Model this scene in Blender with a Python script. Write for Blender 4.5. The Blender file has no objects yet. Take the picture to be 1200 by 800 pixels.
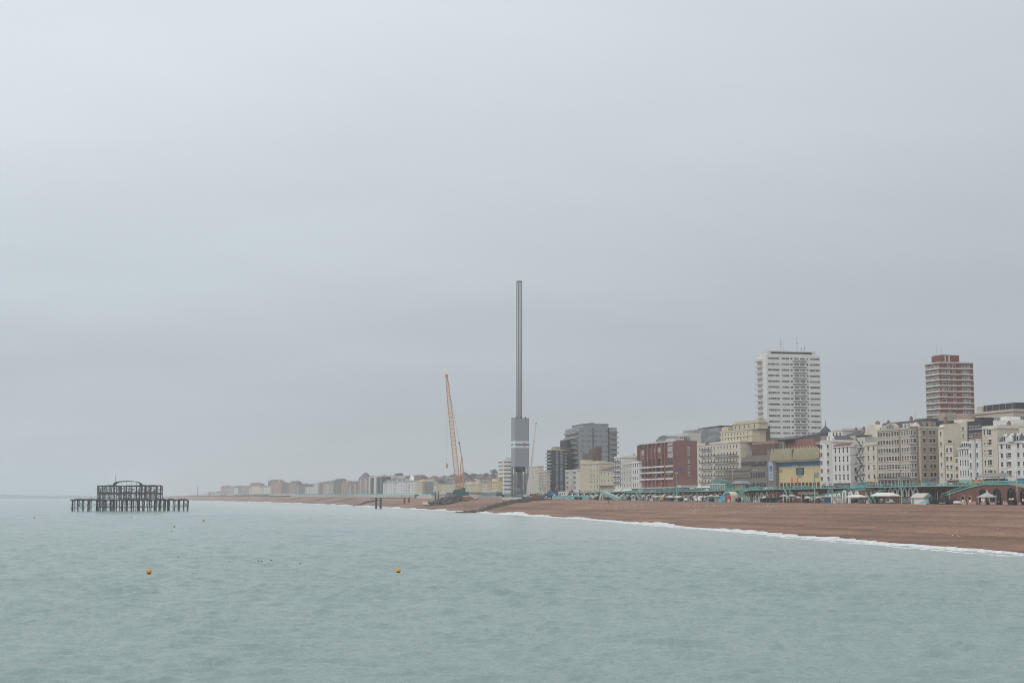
import bpy, bmesh, math, random
import numpy as np
from mathutils import Vector, Matrix
R = math.radians
random.seed(7)
rng = np.random.default_rng(7)
S = bpy.context.scene
COL = S.collection

# ------------------------------------------------------------------ camera, sky, sun, exposure
FPX, PITCH, CAMZ = 1700.0, math.atan(182/1700.0), 11.0
cam = bpy.data.cameras.new("camera"); cam.sensor_width = 36; cam.lens = FPX/1200*36
cam.clip_start = 0.5; cam.clip_end = 60000
camo = bpy.data.objects.new("camera", cam); COL.objects.link(camo)
camo.location = (0, 0, CAMZ); camo.rotation_euler = (math.pi/2+PITCH, 0, 0)
S.camera = camo

SUN_EL, SUN_AZ = R(46), R(-132)
wd = bpy.data.worlds.new("World"); S.world = wd; wd.use_nodes = True
nt = wd.node_tree; nt.nodes.clear()
def N(tree, kind, **kw):
    n = tree.nodes.new(kind)
    for k, v in kw.items(): setattr(n, k, v)
    return n
def math_node(tree, op, a, b=None, clamp=False):
    n = N(tree, 'ShaderNodeMath', operation=op, use_clamp=clamp)
    for i, v in enumerate((a, b)):
        if v is None: continue
        if isinstance(v, (int, float)): n.inputs[i].default_value = v
        else: tree.links.new(v, n.inputs[i])
    return n.outputs[0]
def ramp(tree, fac, stops):
    n = N(tree, 'ShaderNodeValToRGB'); e = n.color_ramp.elements
    while len(e) < len(stops): e.new(0.5)
    for el, (p, c) in zip(e, stops):
        el.position = p; el.color = (*c, 1) if len(c) == 3 else c
    tree.links.new(fac, n.inputs[0]); return n.outputs[0]
sky = N(nt, 'ShaderNodeTexSky', sky_type='NISHITA', sun_disc=False)
sky.sun_elevation = SUN_EL; sky.sun_rotation = SUN_AZ
tc = N(nt, 'ShaderNodeTexCoord'); sep = N(nt, 'ShaderNodeSeparateXYZ'); nt.links.new(tc.outputs['Generated'], sep.inputs[0])
zc = math_node(nt, 'MAXIMUM', sep.outputs[2], 0.0)
over = ramp(nt, zc, [(0.0, (.402, .447, .478)), (0.078, (.428, .470, .508)), (0.188, (.540, .590, .628)), (.31, (.655, .702, .740)), (.6, (.84, .88, .91)), (1.0, (1.0, 1.02, 1.05))])
zz = math_node(nt, 'ADD', zc, 0.16)
cx = math_node(nt, 'DIVIDE', sep.outputs[0], zz); cy = math_node(nt, 'DIVIDE', sep.outputs[1], zz)
cmb = N(nt, 'ShaderNodeCombineXYZ'); nt.links.new(cx, cmb.inputs[0]); nt.links.new(math_node(nt, 'MULTIPLY', cy, 1.6), cmb.inputs[1])
nz = N(nt, 'ShaderNodeTexNoise'); nz.inputs['Scale'].default_value = 0.75; nz.inputs['Detail'].default_value = 6; nz.inputs['Roughness'].default_value = .52
nt.links.new(cmb.outputs[0], nz.inputs['Vector'])
cl = N(nt, 'ShaderNodeMapRange'); nt.links.new(nz.outputs[0], cl.inputs[0])
cl.inputs[1].default_value = .3; cl.inputs[2].default_value = .7; cl.inputs[3].default_value = .94; cl.inputs[4].default_value = 1.06
# a thinner, brighter part of the cloud cover high on the left
gdir = Vector((-.50, .82, .27)).normalized()
sdir = Vector((math.sin(SUN_AZ)*math.cos(SUN_EL), math.cos(SUN_AZ)*math.cos(SUN_EL), math.sin(SUN_EL)))
dt = N(nt, 'ShaderNodeVectorMath', operation='DOT_PRODUCT'); nt.links.new(tc.outputs['Generated'], dt.inputs[0]); dt.inputs[1].default_value = gdir
sdir = Vector((math.sin(SUN_AZ)*math.cos(SUN_EL), math.cos(SUN_AZ)*math.cos(SUN_EL), math.sin(SUN_EL)))
gl = math_node(nt, 'MULTIPLY', math_node(nt, 'POWER', math_node(nt, 'MAXIMUM', dt.outputs['Value'], 0.0), 5.0), .32)
k = math_node(nt, 'MULTIPLY', cl.outputs[0], math_node(nt, 'ADD', gl, .93))
k = math_node(nt, 'MULTIPLY', k, 10.0)
low = N(nt, 'ShaderNodeMapRange'); nt.links.new(sep.outputs[2], low.inputs[0]); low.inputs[1].default_value = -.06; low.inputs[2].default_value = -.01      # no light from below the horizon
vm = N(nt, 'ShaderNodeVectorMath', operation='SCALE'); nt.links.new(over, vm.inputs[0]); nt.links.new(k, vm.inputs['Scale'])
mx = N(nt, 'ShaderNodeMix', data_type='RGBA'); mx.inputs[0].default_value = .93
nt.links.new(sky.outputs[0], mx.inputs[6]); nt.links.new(vm.outputs[0], mx.inputs[7])
bg = N(nt, 'ShaderNodeBackground'); bg.inputs[1].default_value = 0.1; nt.links.new(mx.outputs[2], bg.inputs[0])
wo = N(nt, 'ShaderNodeOutputWorld'); nt.links.new(math_node(nt, 'MULTIPLY', low.outputs[0], .1), bg.inputs[1]); nt.links.new(bg.outputs[0], wo.inputs[0])

sl = bpy.data.lights.new("sun", 'SUN'); sl.energy = 1.15; sl.angle = R(14); sl.color = (1, .955, .89)
so = bpy.data.objects.new("sun", sl); COL.objects.link(so)
so.rotation_euler = (-sdir).to_track_quat('-Z', 'Y').to_euler(); so.location = (-200, 300, 400)
S.view_settings.view_transform = 'Standard'; S.view_settings.look = 'None'
S.view_settings.exposure = 0.0; S.view_settings.gamma = 1
S.view_settings.use_curve_mapping = False
S.render.engine = 'CYCLES'
S.cycles.max_bounces = 5; S.cycles.diffuse_bounces = 3; S.cycles.glossy_bounces = 3
S.cycles.volume_bounces = 1; S.cycles.transparent_max_bounces = 8
S.cycles.use_denoising = True; S.cycles.denoising_input_passes = 'RGB_ALBEDO_NORMAL'; S.cycles.denoising_prefilter = 'ACCURATE'
S.cycles.use_adaptive_sampling = False; S.cycles.sampling_pattern = 'BLUE_NOISE'
S.cycles.filter_width = 1.0
S.cycles.sample_clamp_indirect = 4

# ------------------------------------------------------------------ place frame
# Coast frame: s runs west along the shore, d runs inland from the beach's upper edge.
TX, TY, NX, NY, OX = -.2873, .9578, .9578, .2873, 339.0
CP, SP = math.cos(PITCH), math.sin(PITCH)
_ps = [(-2000, 0), (1000, 0), (1319, 25), (1958, 75), (2605, 112), (3258, 118), (4173, 92), (6000, 70), (9000, 200), (16000, 500)]
_dw = [(-2000, -160), (0, -160), (335, -152), (371, -147), (419, -140), (485, -130), (587, -113), (753, -86), (976, -61), (1319, -60), (1958, -62), (2605, -69), (3258, -70), (4173, -74), (9000, -80), (16000, -80)]
_zp = [(-2000, 7.6), (0, 7.6), (600, 8.1), (800, 8.3), (1000, 9.0), (1300, 9.2), (2000, 10.0), (4000, 13.0), (16000, 14)]
def tab(t, s): return np.interp(s, [a for a, b in t], [b for a, b in t])
def pt(s, d):
    e = d + tab(_ps, s)
    return OX + s*TX + e*NX, s*TY + e*NY
def zprom(s): return float(tab(_zp, s))
_zr = [(-2000, 15.6), (560, 15.6), (660, 15.3), (760, 14.8), (860, 14.2), (1000, 13.6), (1300, 13.2), (16000, 13.2)]
def zroad(s): return max(float(tab(_zr, s)), zprom(s)+2.2)
def ray(px, py):
    u = 400-py; dy = FPX*CP-u*SP
    return (px-600)/dy, (FPX*SP+u*CP)/dy
def sd(px, d, py=548):
    k = ray(px, py)[0]; s = 800.0
    for _ in range(30):
        dd = d+float(tab(_ps, s))
        Y = (dd+OX*NX)/(k*NX+NY); X = k*Y
        s = .5*s+.5*((X-OX)*TX+Y*TY)
    return s, X, Y
def zy(py, Y): return CAMZ+Y*ray(600, py)[1]
def p3(px, py, Y):
    a, b = ray(px, py); return Vector((a*Y, Y, CAMZ+b*Y))
def smooth(x): x = min(1, max(0, x)); return x*x*(3-2*x)
def ground(s, d):
    z = zroad(s)
    h = 46*smooth((s-900)/1100)+10
    return z+h*smooth((d-70)/620)
COAST = math.atan2(-TY, -TX)      # local x of a seafront thing points east (towards the viewer), local y inland

# ------------------------------------------------------------------ mesh helpers
class MB:
    def __init__(s): s.v = []; s.f = []; s.m = []; s.sm = []
    def quad(s, pts, m=0, sm=False):
        b = len(s.v); s.v += [tuple(p) for p in pts]; s.f.append(tuple(range(b, b+len(pts)))); s.m.append(m); s.sm.append(sm)
    def box(s, x0, y0, z0, x1, y1, z1, m=0):
        b = len(s.v)
        s.v += [(x0,y0,z0),(x1,y0,z0),(x1,y1,z0),(x0,y1,z0),(x0,y0,z1),(x1,y0,z1),(x1,y1,z1),(x0,y1,z1)]
        for f in ((3,2,1,0),(4,5,6,7),(0,1,5,4),(1,2,6,5),(2,3,7,6),(3,0,4,7)):
            s.f.append(tuple(b+i for i in f)); s.m.append(m); s.sm.append(False)
        return s
    def tube(s, p, q, r, n=6, m=0, r2=None):
        p = Vector(p); q = Vector(q); a = (q-p)
        if a.length < 1e-6: return s
        a.normalize(); u = a.orthogonal().normalized(); w = a.cross(u); b = len(s.v)
        r2 = r if r2 is None else r2
        for c, rr in ((p, r), (q, r2)):
            for i in range(n):
                t = 2*math.pi*i/n; s.v.append(tuple(c+u*(rr*math.cos(t))+w*(rr*math.sin(t))))
        for i in range(n):
            j = (i+1) % n; s.f.append((b+i, b+j, b+n+j, b+n+i)); s.m.append(m); s.sm.append(n > 6)
        s.f.append(tuple(b+i for i in reversed(range(n)))); s.f.append(tuple(b+n+i for i in range(n))); s.m += [m, m]; s.sm += [False, False]
        return s
    def bar(s, p, q, w, h=None, m=0):
        p = Vector(p); q = Vector(q); a = (q-p).normalized(); h = w if h is None else h
        up = Vector((0,0,1)) if abs(a.z) < .95 else Vector((1,0,0))
        u = a.cross(up).normalized()*(w/2); v = u.cross(a).normalized()*(h/2); b = len(s.v)
        for c in (p, q):
            for e, g in ((-1,-1),(1,-1),(1,1),(-1,1)): s.v.append(tuple(c+u*e+v*g))
        for f in ((0,1,2,3),(7,6,5,4),(0,4,5,1),(1,5,6,2),(2,6,7,3),(3,7,4,0)):
            s.f.append(tuple(b+i for i in f)); s.m.append(m); s.sm.append(False)
        return s
    def prism(s, poly, y0, y1, m=0):          # poly in (x, z), pushed along y
        n = len(poly); b = len(s.v)
        s.v += [(x, y0, z) for x, z in poly]+[(x, y1, z) for x, z in poly]
        s.f.append(tuple(b+i for i in range(n))); s.f.append(tuple(b+n+i for i in reversed(range(n)))); s.m += [m, m]; s.sm += [False, False]
        for i in range(n):
            j = (i+1) % n; s.f.append((b+j, b+i, b+n+i, b+n+j)); s.m.append(m); s.sm.append(False)
        return s
    def prismx(s, poly, x0, x1, m=0):         # poly in (y, z), pushed along x
        n = len(poly); b = len(s.v)
        s.v += [(x0, y, z) for y, z in poly]+[(x1, y, z) for y, z in poly]
        s.f.append(tuple(b+i for i in reversed(range(n)))); s.f.append(tuple(b+n+i for i in range(n))); s.m += [m, m]; s.sm += [False, False]
        for i in range(n):
            j = (i+1) % n; s.f.append((b+i, b+j, b+n+j, b+n+i)); s.m.append(m); s.sm.append(False)
        return s
    def prismz(s, poly, z0, z1, m=0):         # poly in (x, y), pushed up
        n = len(poly); b = len(s.v)
        s.v += [(x, y, z0) for x, y in poly]+[(x, y, z1) for x, y in poly]
        s.f.append(tuple(b+i for i in reversed(range(n)))); s.f.append(tuple(b+n+i for i in range(n))); s.m += [m, m]; s.sm += [False, False]
        for i in range(n):
            j = (i+1) % n; s.f.append((b+i, b+j, b+n+j, b+n+i)); s.m.append(m); s.sm.append(False)
        return s
    def lathe(s, prof, cx=0, cy=0, n=16, m=0, sm=True):   # prof: (r, z) from bottom to top
        b = len(s.v)
        for r, z in prof:
            for i in range(n):
                t = 2*math.pi*i/n; s.v.append((cx+r*math.cos(t), cy+r*math.sin(t), z))
        for k in range(len(prof)-1):
            for i in range(n):
                j = (i+1) % n; s.f.append((b+k*n+i, b+k*n+j, b+(k+1)*n+j, b+(k+1)*n+i)); s.m.append(m); s.sm.append(sm)
        s.f.append(tuple(b+i for i in reversed(range(n)))); s.f.append(tuple(b+(len(prof)-1)*n+i for i in range(n))); s.m += [m, m]; s.sm += [False, False]
        return s
    def hip(s, x0, y0, x1, y1, z0, z1, inset, m=0, ov=0.0):
        x0 -= ov; y0 -= ov; x1 += ov; y1 += ov; ix = min(inset, (x1-x0)/2-.01); iy = min(inset, (y1-y0)/2-.01); b = len(s.v)
        s.v += [(x0,y0,z0),(x1,y0,z0),(x1,y1,z0),(x0,y1,z0),(x0+ix,y0+iy,z1),(x1-ix,y0+iy,z1),(x1-ix,y1-iy,z1),(x0+ix,y1-iy,z1)]
        for f in ((3,2,1,0),(4,5,6,7),(0,1,5,4),(1,2,6,5),(2,3,7,6),(3,0,4,7)):
            s.f.append(tuple(b+i for i in f)); s.m.append(m); s.sm.append(False)
        return s
    def data(s, name, mats):
        me = bpy.data.meshes.new(name); me.from_pydata(s.v, [], s.f); me.update()
        for mm in (mats if isinstance(mats, (list, tuple)) else [mats]): me.materials.append(mm)
        me.polygons.foreach_set('material_index', s.m); me.polygons.foreach_set('use_smooth', s.sm)
        return me
    def build(s, name, mats, parent=None, loc=None, rot=None):
        return inst(s.data(name, mats), name, parent, loc, rot)
def inst(me, name, parent=None, loc=None, rot=None):
    o = bpy.data.objects.new(name, me); COL.objects.link(o)
    if parent: o.parent = parent
    if loc is not None: o.location = loc
    if rot is not None: o.rotation_euler = (0, 0, rot) if isinstance(rot, (int, float)) else rot
    return o
def tag(o, label=None, cat=None, group=None, kind=None):
    if label: o['label'] = label
    if cat: o['category'] = cat
    if group: o['group'] = group
    if kind: o['kind'] = kind
    return o
def thing(name, label, cat, loc, rot=0, group=None):
    o = bpy.data.objects.new(name, None); COL.objects.link(o); o.empty_display_size = .5
    o.location = loc; o.rotation_euler = (0, 0, rot); return tag(o, label, cat, group)
def struct(o): o['kind'] = 'structure'; return o
def copy_tree(o, parent=None):
    c = o.copy(); COL.objects.link(c)
    if parent: c.parent = parent
    for ch in list(o.children): copy_tree(ch, c)
    return c

# ------------------------------------------------------------------ materials
_mats = {}
def mat(name, col, rough=.75, var=.12, scale=.35, streak=0.0, bump=0.0, bscale=6, metal=0.0, spec=.3, rand=0.0):
    if name in _mats: return _mats[name]
    m = bpy.data.materials.new(name); m.use_nodes = True; t = m.node_tree; b = t.nodes['Principled BSDF']
    b.inputs['Roughness'].default_value = rough; b.inputs['Metallic'].default_value = metal; b.inputs['Specular IOR Level'].default_value = spec
    c = N(t, 'ShaderNodeTexCoord'); mp = N(t, 'ShaderNodeMapping'); t.links.new(c.outputs['Object'], mp.inputs[0])
    n1 = N(t, 'ShaderNodeTexNoise'); n1.inputs['Scale'].default_value = scale; n1.inputs['Detail'].default_value = 6; n1.inputs['Roughness'].default_value = .65
    t.links.new(mp.outputs[0], n1.inputs['Vector'])
    f = n1.outputs[0]
    if streak:
        m2 = N(t, 'ShaderNodeMapping'); m2.inputs['Scale'].default_value = (1.6, 1.6, .09); t.links.new(c.outputs['Object'], m2.inputs[0])
        n2 = N(t, 'ShaderNodeTexNoise'); n2.inputs['Scale'].default_value = 1.0; n2.inputs['Detail'].default_value = 4; t.links.new(m2.outputs[0], n2.inputs['Vector'])
        f = math_node(t, 'ADD', math_node(t, 'MULTIPLY', f, 1-streak), math_node(t, 'MULTIPLY', n2.outputs[0], streak))
    mr = N(t, 'ShaderNodeMapRange'); t.links.new(f, mr.inputs[0])
    mr.inputs[1].default_value = .3; mr.inputs[2].default_value = .7; mr.inputs[3].default_value = 1-var; mr.inputs[4].default_value = 1+var*.6
    val = mr.outputs[0]
    if rand:
        oi = N(t, 'ShaderNodeObjectInfo')
        val = math_node(t, 'MULTIPLY', val, math_node(t, 'ADD', math_node(t, 'MULTIPLY', oi.outputs['Random'], 2*rand), 1-rand))
    v = N(t, 'ShaderNodeVectorMath', operation='SCALE'); v.inputs[0].default_value = col; t.links.new(val, v.inputs['Scale'])
    t.links.new(v.outputs[0], b.inputs['Base Color'])
    if bump:
        n3 = N(t, 'ShaderNodeTexNoise'); n3.inputs['Scale'].default_value = bscale; n3.inputs['Detail'].default_value = 5; t.links.new(mp.outputs[0], n3.inputs['Vector'])
        bp = N(t, 'ShaderNodeBump'); bp.inputs['Strength'].default_value = bump; bp.inputs['Distance'].default_value = .3
        t.links.new(n3.outputs[0], bp.inputs['Height']); t.links.new(bp.outputs[0], b.inputs['Normal'])
    _mats[name] = m; return m
def wallm(name, col, var=.1): return mat(name, col, .85, var, .25, .5, .05)
def brickm(name, col, mortar=(.42, .38, .34), s=1.0):
    if name in _mats: return _mats[name]
    m = mat(name, col, .9, .18, .3, .35); t = m.node_tree; b = t.nodes['Principled BSDF']
    src = b.inputs['Base Color'].links[0].from_socket
    n = N(t, 'ShaderNodeTexNoise'); n.inputs['Scale'].default_value = 1.3; n.inputs['Detail'].default_value = 8
    c = N(t, 'ShaderNodeTexCoord'); t.links.new(c.outputs['Object'], n.inputs['Vector'])
    x = N(t, 'ShaderNodeMix', data_type='RGBA'); x.inputs[7].default_value = (*mortar, 1)
    t.links.new(math_node(t, 'MULTIPLY', n.outputs[0], .3), x.inputs[0]); t.links.new(src, x.inputs[6]); t.links.new(x.outputs[2], b.inputs['Base Color'])
    return m
WHITE = wallm('white_stucco', (.75, .735, .71), .13)
OFFW = wallm('off_white_stucco', (.62, .60, .55), .14)
CREAM = wallm('cream_stucco', (.63, .555, .41), .13)
PALECREAM = wallm('pale_cream_stucco', (.66, .60, .49), .12)
YELLOW = wallm('yellow_stucco', (.66, .535, .30), .1)
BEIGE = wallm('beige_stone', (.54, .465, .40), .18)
BEIGE2 = wallm('brown_shaded_stone', (.39, .32, .265), .18)  # also carries the shade of the stone hotel's east side
CONC = wallm('brown_grey_concrete', (.24, .21, .185), .2)
CONC2 = wallm('pale_concrete', (.40, .365, .31), .18)
BRICK = brickm('red_brick', (.262, .118, .100), (.32, .22, .20))
BRICKB = brickm('brown_brick', (.15, .095, .075), (.24, .18, .15))
BRICKP = brickm('pinkish_brick', (.37, .20, .155))
BRICKD = brickm('promenade_brick', (.19, .085, .068), (.25, .17, .15))
GREY = wallm('grey_cladding', (.30, .315, .335), .14)
DARKW = wallm('charcoal_cladding', (.075, .072, .085), .15)
SLATE = mat('slate_roof', (.10, .105, .12), .7, .25, .8, 0, .1)
REDROOF = mat('red_tile_roof', (.20, .085, .06), .8, .25, .8, 0, .1)
BROWNROOF = mat('brown_tile_roof', (.14, .10, .08), .8, .25, .8, 0, .1)
LEAD = mat('lead_dome', (.17, .18, .20), .5, .15, .8)
TEAL = mat('turquoise_paint', (.20, .45, .39), .5, .15, .5, .4)
TEALD = mat('dark_teal_paint', (.03, .13, .14), .5, .15, .5)
WPAINT = mat('white_paint', (.72, .72, .70), .5, .1, .6)
BLACK = mat('black_iron', (.03, .03, .033), .55, .2, .8)
IRON = mat('rusted_iron', (.028, .023, .026), .8, .35, .9, .3)
RUST = mat('rusty_steel', (.11, .045, .035), .8, .35, .7, .4)
STEELG = mat('galvanised_steel', (.30, .315, .33), .45, .12, .3, .4, metal=.2)
ORANGE = mat('orange_paint', (.66, .285, .085), .5, .12, .4)
RED = mat('red_paint', (.55, .05, .04), .5, .1, .5)
BLUE = mat('blue_paint', (.035, .16, .33), .5, .12, .5)
SKYBLUE = mat('bright_blue_paint', (.06, .36, .55), .5, .1, .5)
TARPAULIN = mat('maroon_awning', (.12, .035, .04), .8, .1, .5)
TIMBER = mat('weathered_timber', (.16, .12, .09), .85, .3, .8, .4)
TIMBERD = mat('wet_dark_timber', (.045, .042, .036), .8, .3, .8, .3)
ASPH = mat('asphalt', (.055, .055, .057), .9, .15, .3, 0, .1)
PAVE = mat('promenade_paving', (.27, .25, .23), .85, .15, .2)
HEDGE = mat('hedge_leaf', (.055, .095, .035), .8, .3, .7, 0, .4)
LEAF = mat('tree_leaf', (.045, .06, .035), .8, .3, .7, 0, .3, rand=.3)
BARK = mat('bark', (.07, .055, .045), .9)
RUBBER = mat('tyre_rubber', (.02, .02, .02), .85)
CANVAS = mat('white_canvas', (.70, .68, .64), .8, .1)
PCANVAS = mat('parasol_canvas', (.50, .47, .42), .8, .1, rand=.4)
PINK = mat('pink_windbreak', (.48, .30, .40), .8, .15)
SKIN = mat('skin', (.50, .32, .24), .6)
GULLW = mat('gull_feathers', (.72, .72, .72), .7, .06)

def glass(name, dark, pale, frac):
    m = bpy.data.materials.new(name); m.use_nodes = True; t = m.node_tree; b = t.nodes['Principled BSDF']
    b.inputs['Roughness'].default_value = .15; b.inputs['IOR'].default_value = 1.5; b.inputs['Specular IOR Level'].default_value = .3
    oi = N(t, 'ShaderNodeObjectInfo'); c = N(t, 'ShaderNodeTexCoord')
    wn = N(t, 'ShaderNodeTexWhiteNoise', noise_dimensions='4D'); sn = N(t, 'ShaderNodeVectorMath', operation='SNAP'); sn.inputs[1].default_value = (1.3, 1.3, 1.1)
    t.links.new(c.outputs['Object'], sn.inputs[0]); t.links.new(sn.outputs[0], wn.inputs['Vector']); t.links.new(oi.outputs['Random'], wn.inputs['W'])
    f = ramp(t, wn.outputs['Value'], [(0, (0, 0, 0)), (1-frac, (.15, .15, .15)), (min(.999, 1-frac+.12), (.6, .6, .6)), (1, (1, 1, 1))])
    x = N(t, 'ShaderNodeMix', data_type='RGBA'); x.inputs[6].default_value = (*dark, 1); x.inputs[7].default_value = (*pale, 1)
    t.links.new(f, x.inputs[0]); t.links.new(x.outputs[2], b.inputs['Base Color'])
    return m
GLASS = glass('window_glass', (.010, .012, .016), (.16, .16, .155), .22)
GLASSB = glass('balcony_glass', (.12, .16, .17), (.34, .38, .38), .4)
GLASSG = glass('green_tinted_glass', (.12, .22, .20), (.25, .36, .33), .3)
def emit(name, col, st):
    m = bpy.data.materials.new(name); m.use_nodes = True; b = m.node_tree.nodes['Principled BSDF']
    b.inputs['Base Color'].default_value = (*[c*.5 for c in col], 1); b.inputs['Emission Color'].default_value = (*col, 1); b.inputs['Emission Strength'].default_value = st
    return m
REDLAMP = emit('red_signal_lamp', (1, .03, .03), 1.6); GREENLAMP = emit('green_signal_lamp', (.02, .8, .25), 1.0); WARMLAMP = emit('lit_shop_window', (1, .66, .28), .55)
GLASST = glass('tower_glass', (.045, .055, .065), (.34, .35, .35), .42)
BRICKT = brickm('tower_red_brick', (.225, .085, .070), (.26, .15, .13))
CURTG = glass('curtained_glass', (.3, .3, .29), (.5, .49, .47), .5)
HAZE = 1.25e-4

# ------------------------------------------------------------------ the setting: haze, sea, beach, promenade, town ground, far coast
hz = MB().box(-13000, -600, -6, 13000, 15500, 186)
hm = bpy.data.materials.new('sea_haze'); hm.use_nodes = True; t = hm.node_tree; t.nodes.clear()
pv = N(t, 'ShaderNodeVolumePrincipled'); pv.inputs['Color'].default_value = (.93, .965, 1.0, 1); pv.inputs['Density'].default_value = HAZE; pv.inputs['Anisotropy'].default_value = 0.1
hm.cycles.volume_sampling = 'DISTANCE'
t.links.new(pv.outputs[0], N(t, 'ShaderNodeOutputMaterial').inputs['Volume'])
haze = hz.build('haze', hm); haze['kind'] = 'stuff'

# sea: real wavelets near the viewer, finer ripples as bump
def grid_mesh(name, X, Y, Z, mats, smooth=True):
    r, c = X.shape; n = r*c
    me = bpy.data.meshes.new(name); me.vertices.add(n)
    me.vertices.foreach_set('co', np.stack([X, Y, Z], -1).astype(np.float32).ravel())
    i = np.arange(n).reshape(r, c); q = np.stack([i[:-1, :-1], i[:-1, 1:], i[1:, 1:], i[1:, :-1]], -1).reshape(-1, 4)
    me.loops.add(q.size); me.loops.foreach_set('vertex_index', q.ravel().astype(np.int32))
    me.polygons.add(len(q)); me.polygons.foreach_set('loop_start', (np.arange(len(q))*4).astype(np.int32))
    me.polygons.foreach_set('loop_total', np.full(len(q), 4, np.int32)); me.polygons.foreach_set('use_smooth', np.full(len(q), smooth))
    me.update(calc_edges=True); me.materials.append(mats)
    o = bpy.data.objects.new(name, me); COL.objects.link(o); return o
ys = [-260.0, -120, -60, -25, 0, 12, 22, 30.0]
while ys[-1] < 12500: ys.append(ys[-1]+max(.2, ys[-1]*.0030 if ys[-1] < 900 else ys[-1]*.03))
ys = np.array(ys); us = np.concatenate([-1-np.geomspace(6, .02, 26), np.linspace(-1, 1, 1000), 1+np.geomspace(.02, 6, 26)])
Wd = np.where(ys < 900, np.maximum(60, ys*.44), np.maximum(396, ys*.44+(ys-900)*.42))
X = us[None, :]*Wd[:, None]; Y = np.repeat(ys[:, None], len(us), 1); Z = np.zeros_like(X); DX = np.zeros_like(X); DY = np.zeros_like(X)
main = math.atan2(.98, .10)
for i in range(120):
    lam = .5*(1.8/.5)**rng.random() if i < 36 else (1.0*(2.6/1.0)**rng.random() if i < 92 else 3.6*(9/3.6)**rng.random()); a = main+rng.normal(0, .8 if i < 36 else .24); kk = 2*math.pi/lam
    amp = (.008*lam if i < 36 else (.0118*lam**.75 if i < 92 else .0065*lam**.75))*rng.uniform(.6, 1.2)
    ph = rng.random()*6.283
    grp = np.sin(X*(.7 if i < 36 else .3)*rng.uniform(.4, 1.6)+Y*.08*rng.uniform(.4, 1.5)+rng.random()*6.3)*np.sin(X*.12*rng.uniform(-1, 1)+Y*.05*rng.uniform(.4, 1.5)+rng.random()*6.3)
    grp = .3+3.0*np.clip(grp, 0, 1)**2
    fade = np.clip((lam*240-Y)/(lam*100), 0, 1)
    th = kk*(math.cos(a)*X+math.sin(a)*Y)+ph
    Z += amp*grp*fade*np.sin(th)
    DX += math.cos(a)*amp*grp*fade*np.cos(th)*.5; DY += math.sin(a)*amp*grp*fade*np.cos(th)*.5
calm = np.clip((1.25-np.abs(us))/.25, 0, 1)[None, :]      # the coarse outer part of the sheet stays flat
Z *= calm; X = X+DX*calm; Y = Y+DY*calm
wm = bpy.data.materials.new('sea_water'); wm.use_nodes = True; t = wm.node_tree; b = t.nodes['Principled BSDF']
b.inputs['Roughness'].default_value = .20; b.inputs['IOR'].default_value = 1.33; b.inputs['Specular IOR Level'].default_value = .5
c = N(t, 'ShaderNodeTexCoord')
n1 = N(t, 'ShaderNodeTexNoise'); n1.inputs['Scale'].default_value = 1.1; n1.inputs['Detail'].default_value = 4; n1.inputs['Roughness'].default_value = .6
n2 = N(t, 'ShaderNodeTexNoise'); n2.inputs['Scale'].default_value = .16; n2.inputs['Detail'].default_value = 4
n3 = N(t, 'ShaderNodeTexNoise'); n3.inputs['Scale'].default_value = .012; n3.inputs['Detail'].default_value = 3
m3 = N(t, 'ShaderNodeMapping'); m3.inputs['Scale'].default_value = (.5, 1, 1); t.links.new(c.outputs['Object'], m3.inputs[0])
for n in (n1, n2): t.links.new(c.outputs['Object'], n.inputs['Vector'])
t.links.new(m3.outputs[0], n3.inputs['Vector'])
hh = math_node(t, 'ADD', math_node(t, 'MULTIPLY', n1.outputs[0], 1.0), math_node(t, 'MULTIPLY', n2.outputs[0], 1.4))
bp = N(t, 'ShaderNodeBump'); bp.inputs['Strength'].default_value = .6; bp.inputs['Distance'].default_value = .45
t.links.new(hh, bp.inputs['Height']); t.links.new(bp.outputs[0], b.inputs['Normal'])
deep = ramp(t, n3.outputs[0], [(.3, (.222, .302, .297)), (.7, (.252, .330, .320))])
sxy = N(t, 'ShaderNodeSeparateXYZ'); t.links.new(c.outputs['Object'], sxy.inputs[0])
dsh = math_node(t, 'ADD', math_node(t, 'MULTIPLY', sxy.outputs[0], NX), math_node(t, 'MULTIPLY', sxy.outputs[1], NY))      # metres towards the shore
dsh = math_node(t, 'ADD', dsh, math_node(t, 'MULTIPLY', n3.outputs[0], 60))
sh = N(t, 'ShaderNodeMapRange'); t.links.new(dsh, sh.inputs[0]); sh.inputs[1].default_value = 100; sh.inputs[2].default_value = 270; sh.interpolation_type = 'SMOOTHSTEP'
mxs = N(t, 'ShaderNodeMix', data_type='RGBA'); t.links.new(sh.outputs[0], mxs.inputs[0]); t.links.new(deep, mxs.inputs[6]); mxs.inputs[7].default_value = (.385, .42, .405, 1)
t.links.new(mxs.outputs[2], b.inputs['Base Color'])
sea = struct(grid_mesh('sea', X, Y, Z, wm))
# the open sea either side of the detailed water
far = MB(); far.quad([(-12800, -500, -1.5), (12800, -500, -1.5), (12800, 12500, -1.5), (-12800, 12500, -1.5)])
struct(far.build('open_sea', wm))

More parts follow.
